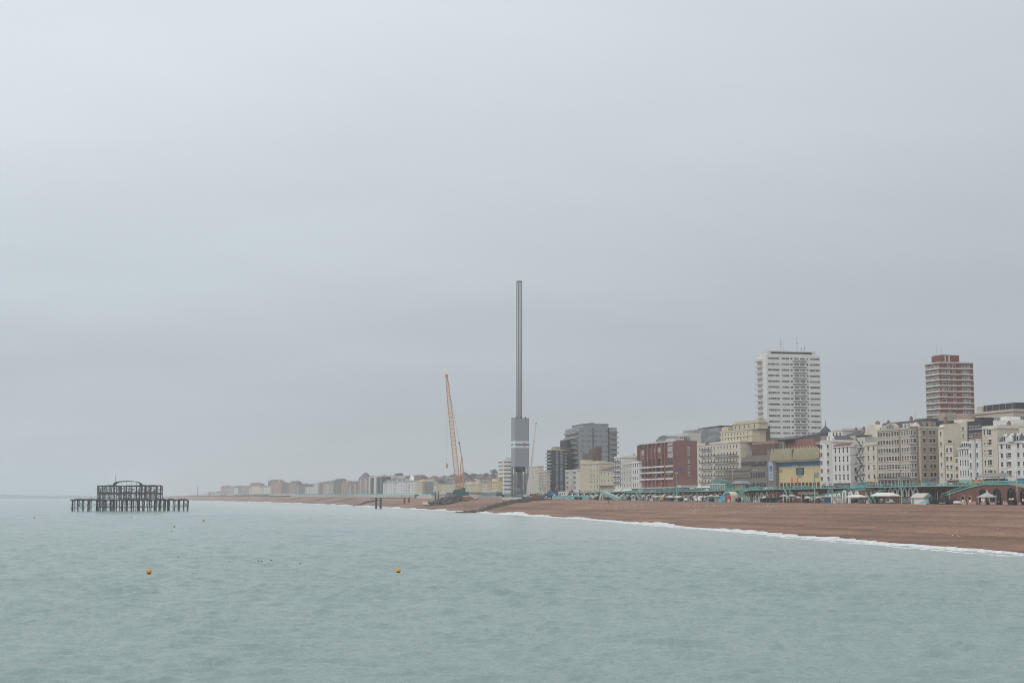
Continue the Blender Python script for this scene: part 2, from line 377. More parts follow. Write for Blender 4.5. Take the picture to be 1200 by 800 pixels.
# shingle beach
def beach_profile(s, u):            # u 0 at 25 m out under water, 1 at the promenade edge
    dw = float(tab(_dw, s)); zp = zprom(s)
    d = (dw-25)*(1-u)
    if d <= dw: return d, -2.2*(dw-d)/25
    v = (d-dw)/(-dw)
    z = zp*(1-(1-v)**2.0)*.995
    z += .34*math.exp(-((v-.22)/.05)**2)+.55*math.exp(-((v-.46+.04*math.sin(s*.012))/.05)**2)-.30*math.exp(-((v-.56)/.05)**2)+.28*math.exp(-((v-.66+.02*math.sin(s*.02))/.03)**2)+.25*math.exp(-((v-.82)/.05)**2)
    return d, min(z, zp)
ss = np.concatenate([np.arange(-300, 1400, 5), np.arange(1400, 12000, 60)]); uu = np.linspace(0, 1, 70)
bx = np.zeros((len(ss), len(uu))); by = bx.copy(); bz = bx.copy()
for i, s in enumerate(ss):
    for j, u in enumerate(uu):
        d, z = beach_profile(s, u)
        if 0 < z < zprom(s)-.2: z += .10*math.sin(s*.05+d*.3)*math.sin(d*.21+s*.013)+.05*math.sin(s*.31+d*.5)
        bx[i, j], by[i, j] = pt(s, d); bz[i, j] = z
bm_ = mat('shingle', (.242, .140, .098), .95, .2, .05, 0, .9, .9); t = bm_.node_tree; b = t.nodes['Principled BSDF']
src = b.inputs['Base Color'].links[0].from_socket
c = N(t, 'ShaderNodeTexCoord'); mp = N(t, 'ShaderNodeMapping'); mp.vector_type = 'POINT'; mp.inputs['Rotation'].default_value = (0, 0, -math.atan2(NY, NX)); t.links.new(c.outputs['Object'], mp.inputs[0])
m2 = N(t, 'ShaderNodeMapping'); m2.inputs['Scale'].default_value = (.11, .006, 0); t.links.new(mp.outputs[0], m2.inputs[0])
nb = N(t, 'ShaderNodeTexNoise'); nb.inputs['Scale'].default_value = 1; nb.inputs['Detail'].default_value = 5; t.links.new(m2.outputs[0], nb.inputs['Vector'])
sp_ = N(t, 'ShaderNodeTexNoise'); sp_.inputs['Scale'].default_value = .8; sp_.inputs['Detail'].default_value = 5; sp_.inputs['Roughness'].default_value = .75; t.links.new(c.outputs['Object'], sp_.inputs['Vector'])
sz = N(t, 'ShaderNodeSeparateXYZ'); t.links.new(c.outputs['Object'], sz.inputs[0])
band = ramp(t, nb.outputs[0], [(.36, (.70,)*3), (.5, (1.0,)*3), (.66, (1.2,)*3)])  # bands along the shore colour in the weak shading of the shingle ridges
spk = ramp(t, sp_.outputs[0], [(.30, (.60,)*3), (.5, (1.0,)*3), (.7, (1.40,)*3)])
wet = ramp(t, math_node(t, 'MULTIPLY', math_node(t, 'ADD', sz.outputs[2], math_node(t, 'MULTIPLY', nb.outputs[0], .8)), .4), [(.28, (.62,)*3), (.62, (1,)*3)])
col = src
tz = math_node(t, 'ADD', sz.outputs[2], math_node(t, 'MULTIPLY', math_node(t, 'ADD', nb.outputs[0], math_node(t, 'MULTIPLY', sp_.outputs[0], .5)), 1.6))
tide = ramp(t, math_node(t, 'MULTIPLY', tz, .1), [(.27, (1.06,)*3), (.318, (.70, .68, .66)), (.345, (1.08,)*3), (.44, (.96,)*3), (.50, (.72, .71, .68)), (.525, (1.08,)*3), (.72, (.98,)*3), (.755, (.82,)*3), (.78, (1.05,)*3)])
for o in (band, spk, wet, tide):
    v = N(t, 'ShaderNodeVectorMath', operation='MULTIPLY'); t.links.new(col, v.inputs[0]); t.links.new(o, v.inputs[1]); col = v.outputs[0]
t.links.new(col, b.inputs['Base Color'])
struct(grid_mesh('beach', bx, by, bz, bm_))

# sheets that follow the coast
def strip(name, d0, d1, zf, m, s0=-300, s1=12000, nd=2):
    ss = np.concatenate([np.arange(s0, min(s1, 1500), 20), np.arange(1500, s1, 80)]) if s1 > 1500 else np.arange(s0, s1+1, 10)
    dd = np.linspace(d0, d1, nd); A = np.zeros((len(ss), nd)); B = A.copy(); C_ = A.copy()
    for i, s in enumerate(ss):
        for j, d in enumerate(dd): A[i, j], B[i, j] = pt(s, d); C_[i, j] = zf(s, d)
    return struct(grid_mesh(name, A, B, C_, m, False))
strip('lower_promenade', -.3, 16, lambda s, d: zprom(s)+.02, PAVE)
strip('pavement', 14.3, 24, lambda s, d: zroad(s)+.14, PAVE)
def kerbz(s, d): return zroad(s)+(.14 if d < 24.2 else 0)
strip('kerb', 24, 24.22, lambda s, d: zroad(s)+(.141 if d < 24.1 else -.02), CONC2)
strip('road', 24.2, 40, lambda s, d: zroad(s)+.004, ASPH)
strip('far_pavement', 40, 50, lambda s, d: zroad(s)+.13, PAVE)
for k_ in range(46):
    s_ = 500+k_*13; m = MB(); a0 = pt(s_, 31.9); a1 = pt(s_+5, 31.9); a2 = pt(s_+5, 32.1); a3 = pt(s_, 32.1); z = zroad(s_)+.01
    if k_ == 0: rm = MB()
    zb = zroad(s_+5)+.01; rm.quad([(*a3, z), (*a2, zb), (*a1, zb), (*a0, z)])
struct(rm.build('road_marking', WPAINT))
TOWN = mat('town_ground', (.13, .12, .105), .9, .3, .03)
strip('town_ground', 49.9, 1600, lambda s, d: ground(s, d)-.02+(2.5*math.sin(s*.004+d*.006) if d > 250 else 0), TOWN, nd=60)

# far low coast and downs beyond the bay
ridge = MB(); prof = [0.0]
def ridge_h(x): return 20+11*math.sin(x*.0011+1)+9*math.sin(x*.0031)+6*math.sin(x*.0083+2)+3*math.sin(x*.021)
xs = np.arange(-6200, -1500, 40.0); A = np.zeros((len(xs), 6)); B = A.copy(); Cc = A.copy()
for i, x in enumerate(xs):
    yc = 11900+ (x+6200)*-.55
    for j, (dy, f) in enumerate(((-160, -.1), (-60, .25), (0, .62), (120, .9), (300, 1.0), (900, .7))):
        A[i, j] = x; B[i, j] = yc+dy; Cc[i, j] = ridge_h(x)*f*(.55+.45*smooth((x+6200)/3500))
struct(grid_mesh('distant_hills', A, B, Cc, mat('far_downs', (.10, .12, .12), .9, .3, .01)))

# breaking wave and wash along the water's edge
def foam_edge(s, ph): return .9*math.sin(s*.071+ph)+.7*math.sin(s*.19+2*ph)+.45*math.sin(s*.43+ph*3)+.3*math.sin(s*.9+ph)
FOAM = mat('sea_foam', (.68, .70, .70), .7, .35, .9, 0, .5, 3)
ss = np.concatenate([np.arange(-100, 1300, 1.5), np.arange(1300, 5200, 8)])
cols = 9; A = np.zeros((len(ss), cols)); B = A.copy(); Cc = A.copy()
for i, s in enumerate(ss):
    dw = float(tab(_dw, s)); e1 = foam_edge(s, .3); e2 = foam_edge(s, 2.1)
    lobe = abs(math.sin(s*.021+.6*math.sin(s*.013)))**.6
    wid = max(.3, 1.3+4.2*lobe*(.55+.45*math.sin(s*.033+2*math.sin(s*.009)))+e1*.9)*(1.0 if s < 1200 else .8); h = .10+.32*abs(math.sin(s*.017+1.3))
    slope = 2*zprom(s)/(-dw)
    for j in range(cols):
        v = j/(cols-1); d = dw-2.2+.9*e2+(wid+1.2)*v
        base = max(0.0, (d-dw)*slope*1.0)
        A[i, j], B[i, j] = pt(s, d); Cc[i, j] = base+.22+h*math.exp(-((v-.3)/.16)**2)*(1 if d < dw+1.5 else .5)+.05*math.sin(s*.8+j*1.7)-(.25 if j == 0 else 0)-(.12 if j == cols-1 else 0)
fo = grid_mesh('sea_foam', A, B, Cc, FOAM); fo['kind'] = 'stuff'
# second thinner line of a spent wave farther out
for (s0, s1, off) in ((330, 470, 6.5), (560, 700, 5.5), (860, 1010, 5)):
    ss = np.arange(s0, s1, 1.5); A = np.zeros((len(ss), 5)); B = A.copy(); Cc = A.copy()
    for i, s in enumerate(ss):
        dw = float(tab(_dw, s)); e = foam_edge(s, 1.1); w = max(.05, (1.2+e*.8)*math.sin(math.pi*(s-s0)/(s1-s0)))
        for j in range(5):
            v = j/4; A[i, j], B[i, j] = pt(s, dw-off+.8*foam_edge(s, 4)+w*v); Cc[i, j] = .08+.14*math.sin(math.pi*v)-(.15 if j in (0, 4) else 0)
    f2 = grid_mesh('sea_foam', A, B, Cc, FOAM); f2['kind'] = 'stuff'

# ------------------------------------------------------------------ building kit
_wcache = {}
def window_data(w, h, style, fm, gm, head='flat'):
    key = (round(w, 1), round(h, 1), style, fm.name, gm.name, head)
    if key in _wcache: return _wcache[key]
    w, h = key[0], key[1]; m = MB(); t_ = min(.14, w*.12)
    m.box(t_*.5, -.03, t_*.5, w-t_*.5, .12, h-t_*.5, 1)
    m.box(0, -.10, 0, t_, .13, h, 0); m.box(w-t_, -.10, 0, w, .13, h, 0)
    m.box(t_, -.10, 0, w-t_, .13, t_, 0); m.box(t_, -.10, h-t_, w-t_, .13, h, 0)
    if style == 'sash':
        m.box(t_, -.08, h*.5-.05, w-t_, .13, h*.5+.05, 0)
        m.box(-.12, -.28, -.16, w+.12, .1, 0, 2); m.box(-.1, -.24, h, w+.1, .1, h+.16, 2)
    elif style == 'arch':
        b = [(w/2+(w/2+.1)*math.cos(a), h+(w/2+.1)*math.sin(a)) for a in np.linspace(0, math.pi, 9)]
        m.prism(b, -.14, .1, 2); m.box(-.12, -.28, -.16, w+.12, .1, 0, 2); m.box(t_, -.08, h*.5-.05, w-t_, .13, h*.5+.05, 0)
    elif style == 'strip':
        n = max(1, int(w/1.5))
        for i in range(1, n): m.box(w*i/n-.06, -.09, t_, w*i/n+.06, .13, h-t_, 0)
    _wcache[key] = m.data('window', [fm, gm, WHITE]); return _wcache[key]
class Bld: pass
def frame(L, C, d, R_=None, py=540, depth=16, base=None):
    b = Bld(); sL, XL, YL = sd(L, d, py); sC, XC, YC = sd(C, d, py)
    b.W = math.hypot(XC-XL, YC-YL); b.rot = math.atan2(YC-YL, XC-XL); b.Y = (YL+YC)/2; b.YC = YC; b.s = (sL+sC)/2; b.sL, b.sC = sL, sC
    nx, ny = -math.sin(b.rot), math.cos(b.rot); b.D = depth
    if R_: kR = ray(R_, py)[0]; b.D = (kR*YC-XC)/(nx-kR*ny)
    b.z0 = ground(b.s, d) if base is None else base
    b.loc = (XL, YL, b.z0); b.px = lambda p: b.W*(sL-sd(p, d, py)[0])/(sL-sC)
    b.z = lambda y, Y=None: zy(y, Y or b.Y)-b.z0
    return b
def put_windows(root, b, xs, zs, w, h, face='f', style='sash', fm=WPAINT, gm=GLASS, skip=(), y=0.0, jit=0.0):
    me = window_data(w, h, style, fm, gm); n = 0
    for r, z in enumerate(zs):
        for c_, x in enumerate(xs):
            if (r, c_) in skip: continue
            if face == 'f': inst(me, 'window', root, (x-me_w(w)/2, y, z))
            else: inst(me, 'window', root, (b.W+y, x-me_w(w)/2, z), math.pi/2)
            n += 1
def me_w(w): return round(w, 1)
def spread(a, b_, n): return [a+(b_-a)*(i+.5)/n for i in range(n)]
def storeys(z0, z1, n, f=.28): return [z0+(z1-z0)*(i+f)/n for i in range(n)]
def chimney(root, x, y, z, w=1.6, d_=.9, h=2.2, m=BRICKP):
    k = MB().box(x, y, z-.6, x+w, y+d_, z+h, 0); k.box(x-.1, y-.1, z+h, x+w+.1, y+d_+.1, z+h+.18, 0)
    for i in range(3): k.tube((x+w*(i+.5)/3, y+d_/2, z+h+.15), (x+w*(i+.5)/3, y+d_/2, z+h+.75), .15, 6, 1, .12)
    return k.build('chimney', [m, REDROOF], root)
def aerial(root, x, y, z, h=3):
    k = MB().tube((x, y, z), (x, y, z+h), .05, 5)
    for i in range(3): k.tube((x-.6, y, z+h-.3*i), (x+.6, y, z+h-.3*i), .03, 4)
    return k.build('aerial', STEELG, root)
def mansard(root, x0, y0, x1, y1, z0, h, m=SLATE, nd=0, inset=1.6):
    k = MB().hip(x0, y0, x1, y1, z0, z0+h, inset); r_ = k.build('roof', m, root)
    for x in spread(x0+inset, x1-inset, nd) if nd else []:
        q = MB().box(x-.8, y0+.25, z0+.4, x+.8, y0+inset+1, z0+h*.78, 0); q.box(x-.55, y0+.2, z0+.6, x+.55, y0+.3, z0+h*.66, 1)
        q.prism([(x-1, z0+h*.78), (x+1, z0+h*.78), (x, z0+h*1.02)], y0+.1, y0+inset+1, 0)
        q.build('dormer', [WPAINT, GLASS], r_)
    return r_
def wall_block(b, H, m, root, name='wall', x0=0, x1=None, y0=0, y1=None, z0=-1.0, cornice=True, courses=(), cm=None, parapet=.7):
    x1 = b.W if x1 is None else x1; y1 = b.D if y1 is None else y1
    k = MB().box(x0, y0, z0, x1, y1, H, 0)
    if cornice:
        k.box(x0-.35, y0-.45, H-.55, x1+.35, y1+.1, H-.15, 1); k.box(x0-.02, y0-.03, H, x1+.02, y0+.35, H+parapet, 0); k.box(x1-.35, y0+.35, H, x1+.02, y1, H+parapet, 0)
    for z in courses: k.box(x0-.14, y0-.16, z, x1+.14, y1, z+.26, 1)
    return k.build(name, [m, cm or m], root)
def balcony(root, x0, x1, z, y=-1.1, m=BLACK, slab=WHITE, face='f', W=0, dens=.36):
    k = MB(); k.box(x0, y, z-.16, x1, 0, z, 1)
    k.box(x0, y, z+.95, x1, y+.07, z+1.03, 0); k.box(x0, y, z+.12, x1, y+.05, z+.18, 0)
    n = max(2, int((x1-x0)/dens))
    for i in range(n+1):
        x = x0+(x1-x0-.06)*i/n; k.box(x, y, z, x+.12, y+.05, z+.95, 0)
    k.box(x0, y, z+.95, x0+.06, 0, z+1.03, 0); k.box(x1-.06, y, z+.95, x1, 0, z+1.03, 0)
    o = k.build('balcony', [m, slab], root)
    if face == 's': o.location = (W, 0, 0); o.rotation_euler = (0, 0, math.pi/2)
    return o
def glass_balcony(root, x0, x1, z, dpt=1.5, face='f', W=0, gm=None, sl=None):
    k = MB(); k.box(x0, -dpt, z-.25, x1, 0, z, 1); k.box(x0, -dpt, z, x1, -dpt+.06, z+1.1, 0)
    k.box(x0, -dpt+.06, z, x0+.06, 0, z+1.1, 0); k.box(x1-.06, -dpt+.06, z, x1, 0, z+1.1, 0)
    o = k.build('balcony', [gm or GLASSB, sl or OFFW], root)
    if face == 's': o.location = (W, 0, 0); o.rotation_euler = (0, 0, math.pi/2)
    return o
def shopfront(root, x0, x1, h, am, gm=GLASS, y=0, awn=1.4):
    k = MB().box(x0, y-.12, .5, x1, y+.05, h-.8, 1); k.box(x0, y-.25, h-.8, x1, y+.05, h, 0)
    n = max(1, int((x1-x0)/2.2))
    for i in range(n+1): x = x0+(x1-x0-.18)*i/n; k.box(x, y-.22, 0, x+.18, y+.05, h-.8, 2)
    s_ = k.build('shopfront', [am, gm, WPAINT], root)
    if awn: MB().prismx([(y-.2, h-.75), (y-.2, h-.62), (y-awn-.2, h-1.35), (y-awn-.2, h-1.6)], x0+.1, x1-.1).build('awning', am, s_)
def bay(root, x0, x1, z0, z1, out, wall, zs, wh, fm=WPAINT):
    cx0 = x0+(x1-x0)*.22; cx1 = x1-(x1-x0)*.22
    k = MB().prismz([(x0, .05), (cx0, -out), (cx1, -out), (x1, .05)], z0, z1)
    k.prismz([(x0-.2, .05), (cx0-.1, -out-.2), (cx1+.1, -out-.2), (x1+.2, .05)], z1, z1+.25)
    o = k.build('bay', wall, root)
    me = window_data(cx1-cx0-.3, wh, 'sash', fm, GLASS)
    for z in zs: inst(me, 'window', o, ((cx0+cx1)/2-me_w(cx1-cx0-.3)/2, -out, z))
    return o
def door(root, x, w=1.3, h=2.4, m=TEALD, y=0):
    k = MB().box(x, y-.08, 0, x+w, y+.05, h, 0); k.box(x-.2, y-.14, 0, x, y+.05, h+.2, 1); k.box(x+w, y-.14, 0, x+w+.2, y+.05, h+.2, 1); k.box(x-.2, y-.14, h, x+w+.2, y+.05, h+.3, 1)
    return k.build('door', [m, WPAINT], root)

def terrace(name, label, L, C, ytop, rows, cols, wall, R_=None, d=50, depth=15, ww=None, whf=.55, style='sash', roof='flat', side=0, gf=3.6, nd=3, balc=(), bays=(), shop=None, chim=(1,), courses=True, cm=None, group=None, fm=WPAINT, skip=(), roofm=SLATE, sidem=None, base=None, py=540, rh=None):
    b = frame(L, C, d, R_, py, depth, base); H = b.z(ytop); rh = rh or 3.2
    if roof == 'mansard': H -= rh*.9
    if roof in ('gable', 'hip'): H -= 0
    t = thing(name, label, 'building', b.loc, b.rot, group)
    fh = (H-gf)/rows; zs = [gf+fh*(i+.24) for i in range(rows)]
    wall_block(b, H, wall, t, cornice=True, courses=[gf-.2]+([gf+fh*i-.1 for i in range(1, rows)] if courses else []), cm=cm or wall, parapet=.7 if roof == 'flat' else .15)
    ww = ww or min(2.4, b.W/cols*.48)
    bxs = []
    for (f0, f1) in bays:
        bay(t, b.W*f0, b.W*f1, 0, H-1.2, 1.3, wall, zs, fh*whf, fm); bxs.append((b.W*f0-.5, b.W*f1+.5))
    xs = [x for x in spread(.5, b.W-.5, cols) if not any(a < x < c for a, c in bxs)]
    put_windows(t, b, xs, zs, ww, fh*whf, 'f', style, fm, skip=skip)
    if side: put_windows(t, b, spread(1.5, b.D-1.5, side), zs, min(1.3, ww), fh*whf, 's', style, fm)
    for i in balc: balcony(t, .4, b.W-.4, gf+fh*i+.15)
    if shop: shopfront(t, .4, b.W-.4, gf-.5, shop)
    else:
        door(t, b.W*.45); put_windows(t, b, [x for x in spread(.5, b.W-.5, cols) if abs(x-b.W*.45-.6) > 1.8], [.8], ww, 1.9, 'f', 'sash', fm)
    if roof == 'mansard': mansard(t, .1, .1, b.W-.1, b.D-.1, H, rh, roofm, nd)
    elif roof == 'gable':
        rz = b.D*.24
        MB().prismx([(-.3, H+.16), (b.D+.3, H+.16), (b.D/2, H+rz)], -.1, b.W-.25).build('roof', roofm, t)
        MB().prismx([(0, H), (b.D, H), (b.D/2, H+rz+.4)], b.W-.3, b.W+.02).build('gable', sidem or wall, t)
    elif roof == 'hip': MB().hip(0, 0, b.W, b.D, H+.2, H+rh, min(b.D/2.1, b.W/2.1), 0, .35).build('roof', roofm, t)
    else: MB().box(.4, .4, H, b.W-.4, b.D-.1, H+.2).build('roof', SLATE, t)
    for f in chim: chimney(t, b.W*f-1.8, b.D*.45, H+(rh*.8 if roof != 'flat' else .2), h=1.7)
    return t, b, H

# ------------------------------------------------------------------ the seafront buildings, from the near end westwards
t, b, H = terrace('seafront_hotel', 'white corner hotel with slate mansard dormers and a blue fascia, nearest building on the seafront', 1170.5, 1232, 508, 4, 9, WHITE, depth=16, roof='mansard', nd=7, rh=3.4, shop=BLUE, bays=((.2, .34), (.52, .66)), chim=(.2, .98))
k = MB().prism([(b.W*.21, H), (b.W*.33, H), (b.W*.33, H+1.5), (b.W*.27, H+2.6), (b.W*.21, H+1.5)], -1.5, -.6); k.build('pediment', WHITE, t)
k = MB().box(b.W*.3, 3, H, b.W*.55, 13, H+6.2, 0); k.box(b.W*.3-.2, 2.8, H+6.2, b.W*.55+.2, 13.2, H+6.5, 0); k.build('roof_block', PALECREAM, t)
t, b, H = terrace('terraced_house', 'cream and yellow terraced hotel with paired windows, left of the white corner hotel', 1152, 1169.5, 500.5, 5, 4, PALECREAM, depth=14, bays=((.5, .92),), shop=TARPAULIN, chim=(1,), style='sash', cm=WHITE)
for z in (.55, .75): MB().box(.3, -.06, H*z, b.W*.48, .05, H*z+1.1, 0).build('painted_panel', YELLOW, t)
# narrow twin-bay house
b = frame(1137, 1151.5, 50, py=535, depth=14); H = b.z(514); t = thing('terraced_house', 'narrow house with two white glazed bays on a dark wall under a brown tiled roof', 'building', b.loc, b.rot)
wall_block(b, H, GREY, t, cornice=False)
for f in (.06, .6): bay(t, b.W*f, b.W*(f+.34), 3, H-.4, 1.2, WHITE, storeys(3.4, H-.6, 4, .2), 2.0)
shopfront(t, .3, b.W-.3, 3.0, ORANGE); MB().hip(0, 0, b.W, b.D, H, H+3.4, 4, 0, .3).build('roof', BROWNROOF, t); chimney(t, b.W-2, 6, H+2.6, m=BRICKB)
t, b, H = terrace('terraced_house', 'small white ornate house with tall arched windows over a turquoise shop sign', 1123.5, 1136.8, 518, 3, 4, WHITE, depth=13, style='arch', whf=.6, roof='mansard', nd=3, rh=2.6, shop=TEAL, chim=(.9,))
# pale house with blank gable behind, low bow-windowed house in front
b = frame(1099.7, 1106, 50, R_=1127, py=520); H = b.z(500); t = thing('gabled_house', 'tall pale cream house with a large blank end wall facing east', 'building', b.loc, b.rot)
k = MB().box(0, 0, -1, b.W, b.D, H, 0); k.box(-.3, -.35, H-.5, b.W+.2, .2, H-.1, 0); k.prismx([(0, H), (b.D, H), (b.D*.9, H+1.5), (b.D*.18, H+1.5)], .3, b.W); k.build('wall', PALECREAM, t)
put_windows(t, b, [b.W*.5], storeys(3.4, H-.6, 5, .25), 1.5, 1.9); shopfront(t, .2, b.W-.2, 3.0, BLUE)
MB().box(-.2, 1, H+1.5, b.W+.1, b.D-2, H+1.75).build('roof', SLATE, t); chimney(t, b.W*.3, 2.2, H+1.6)
b2 = frame(1108, 1123.2, 50, py=540, depth=5.5); H2 = b2.z(521.5); t = thing('terraced_house', 'pale house with three columns of square windows in front of the blank end wall', 'building', b2.loc, b2.rot)
k = MB().box(0, 0, -1, b2.W*.62, b2.D, H2+1.2, 0); k.box(b2.W*.62, .4, -1, b2.W, b2.D, H2*.72, 0); k.box(-.2, -.3, H2+.7, b2.W*.62+.2, .1, H2+1.1, 0); k.build('wall', PALECREAM, t)
put_windows(t, b2, [b2.W*.16, b2.W*.46], storeys(3.4, H2, 4, .2), 1.9, 1.9); put_windows(t, b2, [b2.W*.81], storeys(3.4, H2*.72, 3, .2), 1.9, 1.8, y=.4)
shopfront(t, .2, b2.W-.2, 3.1, TARPAULIN); MB().box(b2.W*.62, .5, H2*.72, b2.W, b2.D, H2*.72+.3).build('roof', SLATE, t)
k = MB().box(b2.W*.02, -.06, H2-.9, b2.W*.6, .02, H2+.4)
MB().lathe([(.9, H2+1.2), (1.0, H2+1.7), (.7, H2+2.3), (.2, H2+2.5)], b2.W*.15, 1.5, 10).build('roof_vent', BLACK, t)
# big stone hotel: two bays of facade, turret at the corner, east side's shade put into a browner stone
b = frame(1028.5, 1078.5, 50, R_=1099.5, py=530); H = b.z(502); t = thing('stone_hotel', 'big beige stone hotel with a round corner turret and an arched gable, seven storeys', 'building', b.loc, b.rot)
wall_block(b, H, BEIGE, t, courses=[4.2, H*.36, H*.68, H*.86], cm=OFFW, parapet=.3)
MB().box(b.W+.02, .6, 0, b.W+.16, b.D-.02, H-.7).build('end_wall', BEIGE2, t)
zs = storeys(4.4, H-.4, 6, .2); W = b.W
xs = [W*f for f in (.04, .10, .17, .24, .30, .37, .44, .50)]; put_windows(t, b, xs, zs, 1.7, 2.2, fm=BEIGE)
put_windows(t, b, [W*f for f in (.60, .66, .72, .78)], zs, 1.3, 2.2, fm=OFFW)
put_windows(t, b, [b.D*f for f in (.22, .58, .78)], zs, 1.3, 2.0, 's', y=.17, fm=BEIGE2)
MB().box(W*.535, -.5, 0, W*.555, .1, H+1).build('facade_joint_strip', BEIGE2, t)  # projecting darker strip on the joint between the two facade sections
k = MB().lathe([(2.7, .5), (2.7, H), (2.95, H+.1), (2.95, H+.5), (2.3, H+.7), (1.2, H+1.8), (.15, H+2.4)], W*.9, .4, 12); tu = k.build('turret', BEIGE, t)
for z in zs:
    me = window_data(1.2, 2.2, 'sash', OFFW, GLASS)
    for a in (-150, -115, -80, -45): inst(me, 'window', tu, (W*.9+2.62*math.cos(R(a))-.6*math.cos(R(a+90)), .4+2.62*math.sin(R(a))-.6*math.sin(R(a+90)), z), R(a+90))
arc = [(W*.33+W*.155*math.cos(a), H+2.9*math.sin(a)) for a in np.linspace(math.pi, 0, 13)]
g_ = MB().prism(arc, -.25, 1.2).build('gable', BEIGE, t)
k = MB().prism([(W*.33+W*.085*math.cos(a), H+.3+1.9*math.sin(a)) for a in np.linspace(math.pi, 0, 11)], -.34, -.2)
fan = k.build('fan_window', GLASSB, g_)
mansard(t, .2, 1, W-.2, b.D-.2, H, 3.4, SLATE, 0, 1.5)
for x in (W*.08, W*.14, W*.6, W*.68, W*.76): MB().box(x-.7, .8, H+.2, x+.7, 2.5, H+2.2).build('dormer', OFFW, t)
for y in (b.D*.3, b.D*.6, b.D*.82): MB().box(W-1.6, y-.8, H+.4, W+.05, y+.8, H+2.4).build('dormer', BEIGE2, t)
balcony(t, .3, W*.5, 4.5); balcony(t, W*.56, W*.8, 4.5); chimney(t, W*.02, 5, H+2, m=BRICKP); chimney(t, W*.52, 6, H+3); aerial(t, W*.7, 5, H+3, 4)
k = MB().box(.5, -.1, .3, W-.5, .05, 3.6, 0)
for x in spread(1, W-1, 11): k.box(x-.3, -.35, 0, x+.3, .05, 4, 1)
k.build('ground_floor_arcade', [GLASS, BEIGE], t)
# yellow-cream house and the gable behind it
t, b, H = terrace('terraced_house', 'slim yellow-cream house with two columns of dark sash windows beside the stone hotel', 1014.3, 1028, 520, 4, 2, PALECREAM, depth=9, ww=1.7, shop=RED, chim=())
b = frame(1012, 1029, 62, py=515, depth=11); H = b.z(509); t = thing('gabled_house', 'tall pale gable with brick chimneys rising behind the slim yellow-cream house', 'building', b.loc, b.rot)
k = MB().box(0, 0, -1, b.W, b.D, H, 0); k.prism([(0, H), (b.W, H), (b.W*.75, H+5), (b.W*.4, H+5)], 0, b.D, 0); k.build('wall', PALECREAM, t)
chimney(t, b.W*.45, 3, H+4.6, 3, 1.2, 1.6); chimney(t, b.W*.85, 3, H+1.5, 2, 1.2, 1.6); MB().box(b.W*.1, -.4, H-3.6, b.W*.5, -.05, H-1.6).build('roof_sign', ORANGE, t)
# scaffolded gap building with fire escape
b = frame(1005, 1014, 52, py=535, depth=10); H = b.z(512); t = thing('fire_escape_house', 'narrow grey building covered by black fire escapes beside the white gabled house', 'building', b.loc, b.rot)
wall_block(b, H, OFFW, t, cornice=False); put_windows(t, b, spread(.5, b.W-.5, 2), storeys(3, H-.4, 5), 1.3, 1.7)
for i in range(5):
    z = 3.4+i*(H-4)/5; balcony(t, .5, b.W-.5, z, -1.6, dens=.7)
    MB().bar((.8 if i % 2 else b.W-.8, -1.3, z), (b.W-.8 if i % 2 else .8, -1.3, z+(H-4)/5), .5, .12).build('stair', BLACK, t)
MB().box(-.5, -.5, H+.4, b.W+.6, 4, H+.9).build('roof', BLACK, t); aerial(t, 1, 2, H+.8, 4); aerial(t, 4, 2, H+.8, 4.5); shopfront(t, .3, b.W-.3, 2.8, SKYBLUE)
# white house with red-brown roof and east gable
t, b, H = terrace('gabled_house', 'white house with a red tiled roof and blank gable end beside the domed house', 976.5, 996.5, 522.5, 4, 4, WHITE, R_=1009, whf=.66, ww=1.7, roof='gable', roofm=REDROOF, shop=TARPAULIN, chim=(), side=0)
for z in storeys(3.6, 12, 2): inst(window_data(1.5, 2, 'sash', WPAINT, GLASS), 'window', t, (b.W+.03, 2, z), math.pi/2)
# domed white house
b = frame(962, 976.3, 50, py=535, depth=15); H = b.z(517); t = thing('domed_house', 'ornate white corner house with a small dark onion dome and spire', 'building', b.loc, b.rot); W = b.W
wall_block(b, H, WHITE, t, courses=[3.6, H*.4, H*.62, H*.82], parapet=.6)
zs = storeys(3.8, H-.5, 5, .22); bay(t, W*.06, W*.42, 3.2, H, 1.3, WHITE, zs, 2.0); bay(t, W*.56, W*.94, 3.2, H, 1.1, OFFW, zs, 2.0)
dm = MB().lathe([(2.5, H), (2.5, H+2.4), (2.9, H+2.5), (2.9, H+2.8)], W*.25, 1.3, 12).build('drum', WHITE, t)
r0 = 2.9; MB().lathe([(r0, H+2.8), (r0*1.1, H+4), (r0*1.02, H+5.2), (r0*.75, H+6.4), (r0*.36, H+7.4), (.25, H+8.2), (.12, H+10.8), (.02, H+11)], W*.25, 1.3, 14).build('dome', SLATE, dm)
g_ = MB().prism([(W*.52, H), (W*.98, H), (W*.98, H+2), (W*.86, H+2.6), (W*.8, H+4.8), (W*.7, H+4.8), (W*.64, H+2.6), (W*.52, H+2)], -.2, 1.2).build('gable', WHITE, t)
inst(window_data(1.3, 2, 'arch', WPAINT, GLASS), 'window', g_, (W*.75-.65, -.22, H+.6)); shopfront(t, .3, W-.3, 3.1, WHITE, awn=0); MB().hip(0, .5, W, b.D, H, H+3, 4).build('roof', SLATE, t)
t, b, H = terrace('rear_house', 'plain white flat-roofed block showing above the red-brown roof behind the domed house', 975, 988, 503.5, 4, 3, OFFW, R_=None, d=75, depth=12, chim=(), courses=False)
t, b, H = terrace('rear_house', 'cream house with a hipped slate roof and chimneys showing behind the white gabled house', 990, 1003, 511, 4, 3, PALECREAM, d=75, depth=12, roof='hip', chim=(.3, 1), courses=False)
